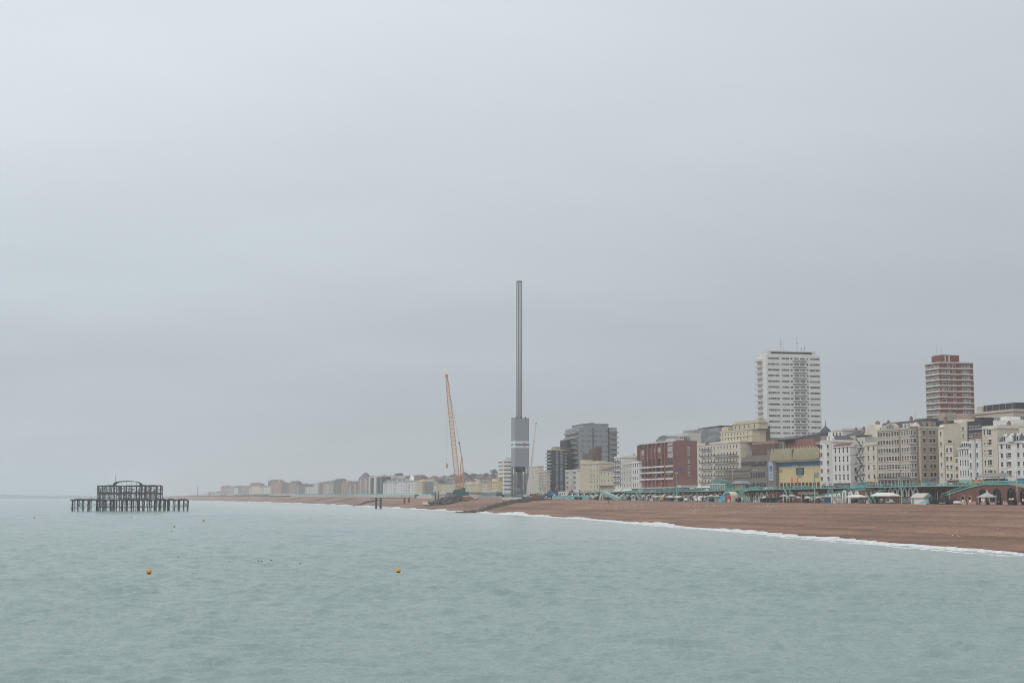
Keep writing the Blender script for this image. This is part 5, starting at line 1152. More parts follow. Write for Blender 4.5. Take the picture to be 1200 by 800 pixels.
posts(474.0, 479.2, 582.7, 594.6, ('left rusty column of the pair standing at the waterline below the long white hotel', 'right rusty column of the pair standing at the waterline below the long white hotel'), RUST, .95)
posts(510.2, 513.6, 576, 586.5, ('left rust-red post of the pair beside the rubble heap on the beach', 'right rust-red post of the pair beside the rubble heap on the beach'), RUST, .55)
# white telescopic crane beside the tower
sM, XM, YM = sd(618.8, -8, 583); ZM = zprom(sM); o0 = Vector((XM, YM, ZM)); mc = thing('mobile_crane', 'slim white telescopic crane boom raised right beside the clad tower', 'crane', o0)
e0 = p3(618.6, 580, YM)-o0; e1 = p3(628.2, 496, YM)-o0; k = MB(); ws = [2.6, 2.1, 1.6, 1.2, .8]
for i in range(5): k.bar(e0.lerp(e1, i/5), e0.lerp(e1, (i+1)/5+(.0 if i == 4 else .004)), ws[i], ws[i])
k.build('boom', OFFW, mc); MB().box(-.45, -.45, -.5, .45, .45, .5).build('boom_head', GREY, mc, e1)
MB().box(-5, -1.3, .9, 5, 1.3, 1.7).build('chassis', DARKW, mc); MB().box(2.6, -1.3, 1.7, 4.8, 1.3, 3.5).build('cab', RED, mc); MB().box(-3.5, -1.2, 2.2, -.5, 1.2, 3.8).build('counterweight', OFFW, mc)
for x in (-4, -2.4, 1.5, 3.6):
    for y in (-1.35, 1.05): MB().tube((x, y, .6), (x, y+.3, .6), .6, 12).build('wheel', RUBBER, mc)
# groynes
def groyne(label, sg, d0, d1, w=2.2, h=1.5, m=TIMBERD):
    n = 24; k = MB(); o = Vector((*pt(sg, d0), 0)); t = thing('groyne', label, 'groyne', o, COAST)
    for i in range(n):
        a = d0+(d1-d0)*i/n; c = d0+(d1-d0)*(i+1)/n; z = max(-.3, beach_z(sg, (a+c)/2)); b = len(k.v)
        hh = h*(.25+.95*math.sin(math.pi*min(1, (i+.5)/n*.92))); k.box(-w/2, a-d0, z-1.5, w/2, c-d0+.02*(i % 2), z+hh)
        if i % 2 == 0: k.box(-w/2-.35, a-d0, z-1.2, w/2+.35, a-d0+.5, z+hh+.35)
    k.build('planking', m, t)
    return t
groyne('dark groyne running up the beach from the surf to the right of the crane', 1082, -76, -8, 6.0, 2.3, mat('weedy_timber', (.15, .128, .10), .9, .35, .5))
groyne('dark groyne at the waterline left of the standing columns', sd(418, -62, 590)[0], -66, -34, 5, 1.5)
for px, lb in ((396, 'low groyne on the far beach below the pinkish block of flats'), (372, 'low groyne on the far beach below the slim red-brown block'), (340, 'low groyne on the far beach below the gabled middle wing of the brick flats'), (312, 'low groyne on the far beach below the pale cream terrace')): groyne(lb, sd(px, -50, 586)[0], -62, -22, 3, .8, mat('grey_groyne_timber', (.12, .10, .085), .9, .3, .5))
s_ = sd(470, -30, 585)[0]; A_ = Vector((*pt(sd(432, -18, 585)[0], -18), 0)); B_ = Vector((*pt(sd(476, -12, 585)[0], -12), 0)); za = 8.5
t = thing('beach_terrace_wall', 'low grey-green wall of a raised beach terrace behind the left pair of columns', 'wall', (A_.x, A_.y, 5), math.atan2(B_.y-A_.y, B_.x-A_.x)); MB().box(0, 0, -1, (B_-A_).length, 3, 5.0).build('wall', mat('mossy_concrete', (.12, .115, .10), .9, .3, .3), t)

# ------------------------------------------------------------------ seafront wall with arches, ramps and railings
SW0, SW1 = 1040.0, 250.0                       # west and east end (s) of the detailed wall
def fr(d, s0=SW0): x, y = pt(s0, d); return Vector((x, y, 0))
def xs_(px, d, py=583): return SW0-sd(px, d, py)[0]
WL = SW0-SW1
AXW = Vector((-TX, -TY, 0)); AYW = Vector((NX, NY, 0))
def at(x, d): s = SW0-x; a, b_ = pt(s, d); return a, b_
wall = thing('seafront_wall', 'long red-brown brick retaining wall with rows of arches under the upper promenade', 'wall', (*pt(SW0, 14), 0), COAST)
top = [(x, zroad(SW0-x)) for x in np.linspace(0, WL, 30)]
MB().prism([(0, 6.5), (WL, 6.5)]+[(x, z) for x, z in reversed(top)], 0, .6).build('wall', BRICKD, wall)
def arch_poly(w, h, kind, n=9):
    hr = w/2
    if kind == 'round': a = [(-hr, 0), (hr, 0)]+[(hr*math.cos(t), h-hr+hr*math.sin(t)) for t in np.linspace(0, math.pi, n)]
    else: a = [(-hr, 0), (hr, 0), (hr, h*.55), (hr*.6, h*.82), (0, h), (-hr*.6, h*.82), (-hr, h*.55)]
    return a
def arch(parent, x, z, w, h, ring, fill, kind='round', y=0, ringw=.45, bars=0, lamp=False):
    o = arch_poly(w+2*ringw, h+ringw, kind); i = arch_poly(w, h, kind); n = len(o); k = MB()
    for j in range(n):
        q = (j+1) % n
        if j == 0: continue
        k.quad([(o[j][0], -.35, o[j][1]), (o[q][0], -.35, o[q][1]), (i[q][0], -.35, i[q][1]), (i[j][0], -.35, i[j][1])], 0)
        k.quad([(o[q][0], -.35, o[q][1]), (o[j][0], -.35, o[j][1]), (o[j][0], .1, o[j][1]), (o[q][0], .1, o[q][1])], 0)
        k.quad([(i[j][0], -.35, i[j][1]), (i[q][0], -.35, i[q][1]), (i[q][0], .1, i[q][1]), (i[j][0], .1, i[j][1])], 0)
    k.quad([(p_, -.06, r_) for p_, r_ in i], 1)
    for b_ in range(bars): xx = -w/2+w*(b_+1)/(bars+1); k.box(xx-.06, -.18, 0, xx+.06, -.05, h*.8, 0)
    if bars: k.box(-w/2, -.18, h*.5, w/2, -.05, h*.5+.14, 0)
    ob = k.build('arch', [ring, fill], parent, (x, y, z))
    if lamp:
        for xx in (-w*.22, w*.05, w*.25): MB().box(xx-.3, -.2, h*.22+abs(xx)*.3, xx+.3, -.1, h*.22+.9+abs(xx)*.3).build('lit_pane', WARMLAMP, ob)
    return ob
DARKV = mat('arch_shade_fill', (.03, .027, .027), .9)  # flat dark fill standing in for the shade inside an open arch
SHOPS = [mat('arch_door_'+n_, c, .7) for n_, c in (('blue', (.06, .16, .30)), ('orange', (.45, .20, .06)), ('teal', (.05, .26, .28)), ('cream', (.50, .44, .34)), ('grey', (.24, .25, .26)), ('red', (.34, .06, .05)))]
# white pointed arches right of the beach hut row, and rows further along
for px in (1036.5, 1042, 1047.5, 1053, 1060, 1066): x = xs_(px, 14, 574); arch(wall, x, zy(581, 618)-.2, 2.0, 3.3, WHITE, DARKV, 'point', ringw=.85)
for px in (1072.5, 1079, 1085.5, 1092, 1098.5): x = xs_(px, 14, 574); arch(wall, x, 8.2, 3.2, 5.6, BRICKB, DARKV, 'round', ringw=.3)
n_ = 0
for px in np.arange(660, 905, 5.4):
    if 843 < px < 862: continue
    x = xs_(px, 14, 583); z = zprom(SW0-x)+.05; n_ += 1
    c = SHOPS[n_ % 6] if px > 800 else (SHOPS[3] if n_ % 3 else DARKV)
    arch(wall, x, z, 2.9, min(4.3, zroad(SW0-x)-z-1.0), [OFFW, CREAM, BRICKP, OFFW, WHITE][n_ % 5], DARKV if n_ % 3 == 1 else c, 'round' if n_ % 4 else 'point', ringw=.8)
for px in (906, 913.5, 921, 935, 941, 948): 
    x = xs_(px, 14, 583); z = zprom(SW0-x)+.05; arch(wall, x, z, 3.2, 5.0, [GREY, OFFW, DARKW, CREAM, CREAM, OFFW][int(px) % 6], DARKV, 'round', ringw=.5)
MB().box(xs_(934, 14)-4, -.5, 12.2, xs_(953, 14), .0, 13.6).build('fascia_sign', CREAM, wall)
for px, c in ((893, SHOPS[0]), (897, SHOPS[1]), (901, SHOPS[1]), (905, SHOPS[1])): x = xs_(px, 14, 580); MB().prism([(x-1.6, 12), (x+1.6, 12), (x, 14.4)], -.5, -.1).build('gable_sign', c if px > 893 else WPAINT, wall)
x = xs_(967, 14, 576); MB().box(x-2.6, -.5, 11.6, x+2.6, -.02, 15.0).build('sign_board', WPAINT, wall); MB().prism([(x-1.6+0, 12)]+[(x+1.7*math.cos(a), 12+2.2*math.sin(a)) for a in np.linspace(0, math.pi, 9)], -.6, -.5).build('arch_emblem', SKYBLUE, wall)
x = xs_(1015.5, 14, 576); MB().box(x-.8, -.5, 11.8, x+.8, -.02, 14.6).build('sign_board', mat('orange_red_sign', (.62, .12, .06), .6), wall)
def rail(label, pts, d, name='promenade_railing', beam=.42, group=None):
    x0 = pts[0][0]; z0 = pts[0][1]; t = thing(name, label, 'railing', (*at(x0, d), z0), COAST); k1 = MB(); k2 = MB(); k3 = MB()
    for (xa, za), (xb, zb) in zip(pts, pts[1:]):
        A_ = Vector((xa-x0, 0, za-z0)); B_ = Vector((xb-x0, 0, zb-z0)); up = Vector((0, 0, 1))
        k1.bar(A_+up*1.15, B_+up*1.15, .16, .18); k2.bar(A_-up*.12, B_-up*.12, .35, beam); k1.bar(A_+up*.65, B_+up*.65, .08, .08)
        L_ = (B_-A_).length; n = int(L_/.7)
        for i in range(n):
            p_ = A_.lerp(B_, i/n); big = i % 6 == 0; w = .14 if big else .045
            k3.box(p_.x-w/2, -w/2, p_.z, p_.x+w/2, w/2, p_.z+1.15+(.12 if big else 0))
    k1.build('handrail', TEAL, t); k2.build('edge_beam', TEAL, t); o = k3.build('balusters', TEAL, t); o['kind'] = 'stuff'; return t
edges = [SW0-sd(p_, 13.9, 575)[0] for p_ in (655, 735, 795, 870, 955, 1056, 1120, 1215)]
labs = ['by the blue site container', 'below the cream cluster and the brick hotel', 'below the long cream hotel', 'in front of the concrete conference centre', 'in front of the white domed house', 'below the big stone hotel', 'below the white corner hotel at the right edge']
for i in range(7):
    a, c = edges[i], edges[i+1]; rail('turquoise cast-iron railing of the upper promenade '+labs[i], [(x, zroad(SW0-x)+.14) for x in np.linspace(a, c, 5)], 13.85)
# ramps: brick wedge with its own railing
def ramp_(label, pts, d0, d1, arches=(), m=BRICKD):
    x0 = pts[0][0]; t = thing('promenade_ramp', label, 'ramp', (*at(x0, d0), 0), COAST)
    zb = 6.8; MB().prism([(pts[0][0]-x0, zb), (pts[-1][0]-x0, zb)]+[(x-x0, z) for x, z in reversed(pts)], 0, d1-d0-.05).build('wall', m, t)
    MB().prism([(x-x0, z+.02) for x, z in pts]+[(x-x0, z+.14) for x, z in reversed(pts)], -.15, d1-d0-.06).build('paving', PAVE, t)
    for (px, w, h, rg, fl, lamp, bars) in arches:
        x = xs_(px, d0, 583)-x0; z = zprom(SW0-x-x0)+.05; arch(t, x, z, w, h, rg, fl, 'round', 0, .75 if rg is WHITE else .45, bars, lamp)
    return t
def zpx(px, py, d): return zy(py, sd(px, d, py)[2])
def rp(lst, d): return [(xs_(px, d, py), zpx(px, py, d)) for px, py in lst]
A1 = rp([(1104, 581.5), (1118, 576.5), (1136, 570.5), (1153, 566.8), (1184, 566.8), (1206, 571.5), (1225, 574)], 8)
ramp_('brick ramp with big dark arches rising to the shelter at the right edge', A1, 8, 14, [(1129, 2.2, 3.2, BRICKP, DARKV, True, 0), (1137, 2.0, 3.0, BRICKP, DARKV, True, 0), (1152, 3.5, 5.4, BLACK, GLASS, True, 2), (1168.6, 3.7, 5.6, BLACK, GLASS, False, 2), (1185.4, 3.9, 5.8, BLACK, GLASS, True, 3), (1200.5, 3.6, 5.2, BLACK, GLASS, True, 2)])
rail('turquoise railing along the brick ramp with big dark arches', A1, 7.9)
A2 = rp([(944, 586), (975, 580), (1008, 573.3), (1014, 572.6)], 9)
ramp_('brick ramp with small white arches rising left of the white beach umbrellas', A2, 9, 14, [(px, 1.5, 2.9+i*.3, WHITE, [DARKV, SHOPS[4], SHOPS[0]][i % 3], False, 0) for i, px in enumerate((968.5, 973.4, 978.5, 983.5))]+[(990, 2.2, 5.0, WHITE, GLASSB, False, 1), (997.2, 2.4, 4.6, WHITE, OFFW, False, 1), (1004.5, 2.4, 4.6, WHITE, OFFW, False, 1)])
rail('turquoise railing along the brick ramp with small white arches', A2, 8.9)
A3 = rp([(866, 577.3), (880, 573.2), (890, 572)], 10); rail('short sloping turquoise railing beside the concrete conference centre', A3, 10)
# open iron stairs
def stair(label, p0, p1, d, w=2.2):
    (xa, za), (xb, zb) = rp([p0, p1], d); t = thing('iron_stair', label, 'stairs', (*at(xa, d), za), COAST); A_ = Vector((0, 0, 0)); B_ = Vector((xb-xa, 0, zb-za))
    k = MB()
    for y in (0, w): k.bar(A_+Vector((0, y, 0)), B_+Vector((0, y, 0)), .18, .5)
    k.build('stringer', TEAL, t); k = MB()
    for y in (0, w): k.bar(A_+Vector((0, y, 1)), B_+Vector((0, y, 1)), .10, .10); [k.bar(A_.lerp(B_, f)+Vector((0, y, 0)), A_.lerp(B_, f)+Vector((0, y, 1)), .07) for f in np.linspace(0, 1, 8)]
    k.build('handrail', TEAL, t); k = MB(); n = int(abs(zb-za)/.19)+2
    for i in range(n): p_ = A_.lerp(B_, i/(n-1)); k.box(p_.x-.17, .1, p_.z-.05, p_.x+.17, w-.1, p_.z)
    k.build('treads', TEALD, t)
stair('turquoise iron stair descending right from the shelter with the blue-grey roof', (862, 577), (874.5, 588), 6.5)
stair('turquoise iron stair by the small grey parasols', (918.5, 572.5), (922.5, 580), 9)
stair('turquoise iron stair descending right beside the red sign', (1014.2, 578.5), (1021, 588.5), 6)
stair('turquoise iron stair in the corner left of the silver off-roader', (1020.5, 578), (1026, 588.5), 4)
stair('turquoise iron stair rising right behind the wide white canopy', (1022, 580), (1032.5, 574), 9)
stair('turquoise iron stair under the man in the yellow jacket', (744.5, 576.5), (749.5, 585), 8)
stair('turquoise iron stair left of the tall lamp by the brick hotel', (783, 585), (790.5, 578.5), 8)
# sloping covered slipway by the cream hotel
A4 = rp([(692, 577.2), (702, 577.0), (722, 585.5)], 4); x0 = A4[0][0]; t = thing('covered_slipway', 'sloping turquoise covered gangway running down to the beach', 'gangway', (*at(x0, 4), 0), COAST)
MB().prism([(A4[1][0]-x0, A4[1][1]-.4), (A4[2][0]-x0, A4[2][1]-.6), (A4[2][0]-x0, A4[2][1]+1.2), (A4[1][0]-x0, A4[1][1]+1.0)], 0, 3).build('side_panel', mat('pale_turquoise', (.26, .44, .42), .5, .1), t)
k = MB().bar((A4[0][0]-x0, 0, A4[0][1]), (A4[1][0]-x0, 0, A4[1][1]+.9), .3, .5); k.bar((A4[1][0]-x0, -.1, A4[1][1]+1.1), (A4[2][0]-x0, -.1, A4[2][1]+1.3), .35, .4); k.build('handrail', TEAL, t)
k = MB()
for f in (.1, .4, .7): x = A4[1][0]+(A4[2][0]-A4[1][0])*f-x0; z = A4[1][1]+(A4[2][1]-A4[1][1])*f; k.box(x-.2, .2, z-4+(1.6 if f > .6 else 0), x+.2, .6, z-.4)
k.build('support', TEAL, t)

# ------------------------------------------------------------------ lamps and poles
def lamp_post(label, px, d, py0, py1, arms=True, tealtop=None, group=None):
    s_, x, y = sd(px, d, (py0+py1)/2); z0 = zprom(s_) if d < 13.8 else zroad(s_)+.14; h = zy(py1, y)-z0
    t = thing('street_lamp', label, 'street lamp', (x, y, z0), COAST, group); hb = zy(tealtop, y)-z0 if tealtop else 2.2
    k = MB().lathe([(.42, 0), (.42, .5), (.3, .7), (.26, hb), (.34, hb+.1), (.2, hb+.3)], n=12) if tealtop else MB().lathe([(.26, 0), (.26, .4), (.17, .6), (.15, hb), (.1, hb+.1)], n=10)
    k.build('base', TEAL, t); MB().tube((0, 0, hb), (0, 0, h), .17 if tealtop else .12, 8, 0, .09).build('pole', mat('lamp_pole_cream', (.40, .37, .31), .6), t)
    if arms:
        for sx in (-1, 1):
            k = MB(); pts = [(sx*1.7*f, 0, h-.5+.9*math.sin(f*2.2)) for f in np.linspace(0, 1, 6)]
            for p_, q_ in zip(pts, pts[1:]): k.tube(p_, q_, .07, 6)
            k.build('arm', STEELG, t); MB().lathe([(.12, -.5), (.34, -.4), (.3, -.1), (.08, 0)], 0, 0, 10).build('lantern', OFFW, t, pts[-1])
    return t
lamp_post('tall street lamp on a thick turquoise column in front of the stone hotel', 1056, 6, 588, 540, False, 560.5)
lamp_post('tall street lamp on a thick turquoise column in front of the brick hotel', 793, 6, 588, 554, True, 561)
lamp_post('street lamp on a turquoise column in front of the yellow hall near the domed house', 954.5, 6, 583, 547, True, 561)
lamp_post('short thick turquoise post at the foot of the cream cluster', 731.7, 9, 586.5, 575, False, 576.5)
for px, py1, lb in ((858.5, 550, 'twin-armed street lamp left of the shelter with the blue-grey roof'), (885, 550.5, 'twin-armed street lamp in front of the conference centre doors'), (931.5, 546, 'twin-armed street lamp in front of the yellow hall poster'), (768, 557, 'street lamp in front of the west part of the brick hotel'), (784, 555, 'street lamp in front of the east balconies of the brick hotel'), (742, 560, 'street lamp between the cream cluster and the brick hotel'), (706, 562, 'street lamp in front of the low cream hotel with the slate roof'), (822, 553, 'street lamp beside the glass conservatory'), (1026, 548, 'street lamp between the slim yellow-cream house and the stone hotel'), (1138, 549, 'street lamp by the turquoise shop sign')):
    lamp_post(lb, px, 15.5, 572, py1, True)
s_, x, y = sd(1192, 2, 575); t = thing('timber_pole', 'bare pale timber pole on the beach edge at the far right', 'pole', (x, y, zprom(s_)-.3)); MB().tube((0, 0, 0), (0, 0, zy(552, y)-zprom(s_)), .24, 10, 0, .2).build('shaft', mat('pale_timber', (.42, .35, .26), .8, .2), t); MB().lathe([(.26, 0), (.3, .2), (.2, .4)], 0, 0, 10).build('cap', STEELG, t, (0, 0, zy(552, y)-zprom(s_)-.1))
for px, py, m_, lb in ((664.5, 571.6, REDLAMP, 'traffic light showing red, left of a pair by the pinkish white house'), (669.2, 571.6, REDLAMP, 'traffic light showing red, right of a pair by the pinkish white house'), (651, 572.3, REDLAMP, 'traffic light showing red in front of the charcoal tower'), (638.5, 571.8, REDLAMP, 'traffic light showing red in front of the beige banded block'), (643.8, 573.2, GREENLAMP, 'traffic light showing green in front of the charcoal tower'), (637.3, 573.2, GREENLAMP, 'traffic light showing green beside the beige banded block'), (633, 573.6, GREENLAMP, 'traffic light showing green near the slim white crane'), (775.5, 566.4, REDLAMP, 'traffic light showing red in front of the brick hotel'), (928, 562, REDLAMP, 'traffic light showing red, left of a pair in front of the yellow hall'), (934.5, 562.5, REDLAMP, 'traffic light showing red, right of a pair in front of the yellow hall')):
    s_, x, y = sd(px, 23.5, py); z0 = zroad(s_)+.14; h = max(2.6, zy(py, y)-z0); t = thing('traffic_light', lb, 'traffic light', (x, y, z0), COAST+R(40))
    MB().tube((0, 0, 0), (0, 0, h+.6), .08, 8).build('pole', BLACK, t); k = MB().box(-.35, -.2, h-.7, .35, .18, h+.9); k.build('signal_head', BLACK, t)
    for i, dz in enumerate((.6, .1, -.4)):
        lit = (i == 0 and m_ is REDLAMP) or (i == 2 and m_ is GREENLAMP); o = MB().tube((0, -.34, 0), (0, -.2, 0), .42 if lit else .18, 12).build('lens', m_ if lit else DARKW, t, (0, 0, h+dz if not lit else h+.1))

# ------------------------------------------------------------------ shelters, kiosks, huts, canopies
def shelter(label, px, d, py0, w, dp, h, roofm, panel, onroad=True, z=None):
    s_, x, y = sd(px, d, py0); z0 = (zroad(s_)+.14 if onroad else zprom(s_)) if z is None else z
    t = thing('seafront_shelter', label, 'shelter', (x, y, z0), COAST)
    MB().hip(-w/2, -dp/2, w/2, dp/2, h, h+1.7, dp*.42, 0, .9).build('roof', roofm, t); MB().lathe([(.35, h+1.6), (.3, h+2.1), (.5, h+2.3), (.12, h+2.6), (.06, h+3.4)], n=10).build('finial', roofm, t)
    for sx in (-1, -.33, .33, 1):
        for sy in (-1, 1): MB().tube((sx*(w/2-.2), sy*(dp/2-.2), 0), (sx*(w/2-.2), sy*(dp/2-.2), h), .11, 8).build('post', OFFW, t)
    MB().box(-w*.36, -dp*.22, .05, w*.36, dp*.22, h-.5).build('screen', panel, t); MB().box(-w*.33, -dp*.3-.5, .4, w*.33, -dp*.22-.02, .5).build('bench', TIMBER, t)
    return t
shelter('seafront shelter with a blue-grey hipped roof and cream panels in front of the conference centre', 868.5, 15.5+3, 573, 11, 5, 3.4, mat('bluegrey_roof', (.22, .25, .29), .6), CREAM)
shelter('seafront shelter with a wide grey hipped roof at the top of the big-arched ramp', 1166.5, 18.5, 566, 12.5, 6, 3.0, mat('weathered_grey_roof', (.26, .24, .225), .7, .2), GLASSB)
# glass conservatory in front of the cream hotel
b = frame(832, 850, 44, None, 565, 8); h = b.z(561.5)*.95; t = thing('glass_conservatory', 'pale green glazed conservatory with a curved gable in front of the cream hotel', 'conservatory', (b.loc[0], b.loc[1], zroad(b.s)+.13), b.rot)
MB().box(0, 0, 0, b.W, 7, h*.62).build('glazing', GLASSG, t); MB().prism([(0, h*.62)]+[(b.W*.35+b.W*.35*math.cos(a), h*.62+h*.5*math.sin(a)) for a in np.linspace(math.pi, 0, 9)], 0, 7).build('roof', GLASSG, t); k = MB()
for x in spread(0, b.W, 9): k.box(x-.09, -.1, 0, x+.09, .05, h*.66)
k.box(-.2, -.15, h*.6, b.W+.1, .1, h*.66); k.build('frame', WPAINT, t)
# domed tent kiosk on the beach edge, right
def beachpt(px, d, py=586): s_, x, y = sd(px, d, py); return x, y, (zprom(s_)+.02 if d >= 0 else beach_z(s_, d)), s_
x, y, z, s_ = beachpt(1157, 3.5); t = thing('tent_kiosk', 'octagonal kiosk with pale grey tent roof and white drapes before the dark arches', 'kiosk', (x, y, z), COAST)
MB().lathe([(3.9, 2.7), (3.9, 2.95), (2.1, 3.7), (.8, 4.3), (.35, 4.7), (.1, 5.0)], 0, 0, 8, 0, False).build('roof', mat('grey_white_canvas', (.42, .42, .43), .8, .1), t); MB().lathe([(.22, 4.9), (.3, 5.1), (.08, 5.4), (.03, 5.9)], 0, 0, 8).build('finial', WPAINT, t)
for i in range(8):
    a = R(22.5+45*i); MB().tube((3.3*math.cos(a), 3.3*math.sin(a), 0), (3.3*math.cos(a), 3.3*math.sin(a), 2.8), .1, 8).build('post', WPAINT, t)
    if i % 2 == 0: a2 = a+R(20); MB().bar((3.2*math.cos(a), 3.2*math.sin(a), 1.4), (3.2*math.cos(a2), 3.2*math.sin(a2), 1.4), .06, 2.4).build('drape', CANVAS, t)
MB().lathe([(2.6, .02), (2.6, 1.1), (2.7, 1.15)], n=8, sm=False).build('counter', DARKW, t)
for px, w, lb in ((1139, 5, 'pink windbreak screen left of the tent kiosk'), (1152, 3.2, 'short pink windbreak screen under the tent kiosk roof'), (1163, 3, 'short pink windbreak screen at the right side of the tent kiosk'), (1183, 7, 'long pink windbreak screen right of the tent kiosk'), (1194, 3.6, 'pink windbreak screen by the timber pole')):
    x, y, z, s_ = beachpt(px, -.8); t = thing('windbreak', lb, 'windbreak', (x, y, z), COAST); k = MB()
    for i in range(int(w)): k.prism([(i-w/2, .25), (i+.94-w/2, .25), (i+.94-w/2, 1.15), (i+.47-w/2, .95), (i-w/2, 1.15)], 0, .06)
    k.build('cloth', PINK, t); k = MB()
    for i in range(int(w)+1): k.tube((i-.03-w/2, .03, 0), (i-.03-w/2, .03, 1.25), .035, 6)
    k.build('stakes', OFFW, t)
# beach hut, boats
x, y, z, s_ = beachpt(1080, 2.5); W = 9; t = thing('beach_hut', 'white weatherboarded beach hut with a pale pitched roof and turquoise end gable', 'hut', (x, y, z), COAST)
MB().box(-W/2, -2, 0, W/2, 2.5, 2.6).build('wall', WHITE, t); MB().prismx([(-2.5, 2.5), (3.0, 2.5), (.25, 4.4)], -W/2-.3, W/2+.3).build('roof', mat('pale_felt_roof', (.50, .49, .43), .8, .1), t); MB().prismx([(-2, 2.6), (2.5, 2.6), (.25, 4.1)], W/2+.3, W/2+.38).build('gable', TEAL, t); MB().box(-W*.42, -2.08, .1, -W*.28, -1.9, 2.1).build('door', GREY, t)
x, y, z, s_ = beachpt(1083, -.5); t = thing('covered_dinghy', 'dinghy under a bright blue cover in front of the beach hut', 'dinghy', (x, y, z), COAST); MB().hip(-2.6, -.8, 2.6, .8, .25, 1.1, .7).build('cover', SKYBLUE, t); MB().prism([(-2.9, .5), (-2.4, 0), (2.4, 0), (2.9, .5)], -.85, .85).build('hull', OFFW, t)
def boat(label, px, d, L_, hc, m, cover=None, rot=0, wheel=False, cat='boat'):
    x, y, z, s_ = beachpt(px, d); t = thing('fishing_boat' if L_ > 4 else 'rowing_boat', label, cat, (x, y, z+.05), COAST+rot); n = 11; k = MB(); rings = []
    for i in range(n):
        f = i/(n-1)*2-1; bw = L_*.17*(1-abs(f)**2.6)+.06; zs = hc*(.75+.35*f*f); ke = hc*.25*f*f
        rings.append([(f*L_/2, -bw, zs), (f*L_/2, -bw*.75, ke+hc*.3), (f*L_/2, 0, ke), (f*L_/2, bw*.75, ke+hc*.3), (f*L_/2, bw, zs), (f*L_/2, bw-.12, zs), (f*L_/2, 0, ke+hc*.25), (f*L_/2, -bw+.12, zs)])
    for A_, B_ in zip(rings, rings[1:]):
        for j in range(8): k.quad([A_[j], B_[j], B_[(j+1) % 8], A_[(j+1) % 8]])
    k.build('hull', m, t); k = MB()
    for f in (-.25, .2): k.box(f*L_-.12, -L_*.14, hc*.62, f*L_+.12, L_*.14, hc*.68)
    k.build('thwart', TIMBER, t)
    if cover: MB().hip(-L_*.42, -L_*.12, L_*.3, L_*.12, hc*.75, hc*1.2, .4).build('cover', cover, t)
    if cat == 'boat' and L_ > 7: MB().box(-L_*.3, -L_*.08, hc*.6, -L_*.12, L_*.08, hc*1.55).build('wheelhouse', DARKW, t); MB().tube((L_*.1, 0, hc*.4), (L_*.1, 0, hc*2.3), .07, 6).build('mast', OFFW, t)
    return t
boat('big dark wooden fishing boat drawn up right of the beach hut', 1111, 2.5, 10.5, 2.3, DARKW, None, R(-4)); boat('dark green open boat behind the bow of the big dark fishing boat', 1097, 3.5, 8.5, 2.2, mat('dark_green_hull', (.03, .055, .05), .6), None, R(6))
boat('white rowing boat tipped beside the big dark fishing boat', 1122.5, -.5, 5, 1.1, OFFW, CANVAS, R(10)); boat('small grey-white boat in front of the dark green open boat', 1104, -.8, 4.4, .8, CONC2, None, R(0))
for px, m_, cv, lb in ((637, OFFW, None, 'small white boat at the left end of the dinghy row'), (644, CANVAS, SKYBLUE, 'small white boat with a bright blue cover in the dinghy row'), (655, CREAM, None, 'cream open boat in the middle of the dinghy row'), (661, OFFW, BLUE, 'white boat with a dark blue cover at the right end of the dinghy row')): boat(lb, px, -1.5, 6.5, 1.3, m_, cv, R(rng.uniform(-15, 15)))
# white canopies
def canopy(label, px, d, w, dp, h, rise, m=CANVAS, base=None, posts=True):
    x, y, z, s_ = beachpt(px, d); t = thing('canopy', label, 'canopy', (x, y, z), COAST)
    b = MB(); n = 12
    b.hip(-w/2, -dp/2, w/2, dp/2, h, h+rise, min(w, dp)*.48, 0, .2); b.box(-w/2-.2, -dp/2-.2, h-.28, w/2+.2, dp/2+.2, h-.01); b.build('roof', m, t)
    for sx in (-1, 0, 1):
        for sy in (-1, 1): MB().tube((sx*(w/2-.15), sy*(dp/2-.15), 0), (sx*(w/2-.15), sy*(dp/2-.15), h), .06, 6).build('post', STEELG, t)
    if base: MB().box(-w*.35, -dp*.2, 0, w*.2, dp*.4, h*.85).build('counter', base, t)
    return t
canopy('wide white canopy over the silver off-roader', 1037.5, 5, 15, 5, 3.4, 1.3); canopy('white canopy with a kiosk counter left of the red sign', 1004, 4, 10.5, 4.5, 2.9, .8, CANVAS, OFFW)
for px, lb in ((919, 'grey parasol over the terrace tables, leftmost of two'), (928, 'grey parasol over the terrace tables, rightmost of two')):
    x, y, z, s_ = beachpt(px, 5); t = thing('parasol', lb, 'parasol', (x, y, z), COAST); MB().lathe([(2.6, 3.0), (2.6, 3.1), (.15, 4.1)], n=8, sm=False).build('canopy', mat('silver_canvas', (.36, .37, .39), .7), t); MB().tube((0, 0, 0), (0, 0, 4.3), .05, 6).build('pole', STEELG, t)
canopy('dark maroon awning over terrace tables below the conference centre banner', 907, 5, 17, 5, 2.4, .5, mat('dark_maroon_canvas', (.05, .025, .028), .8), DARKW)
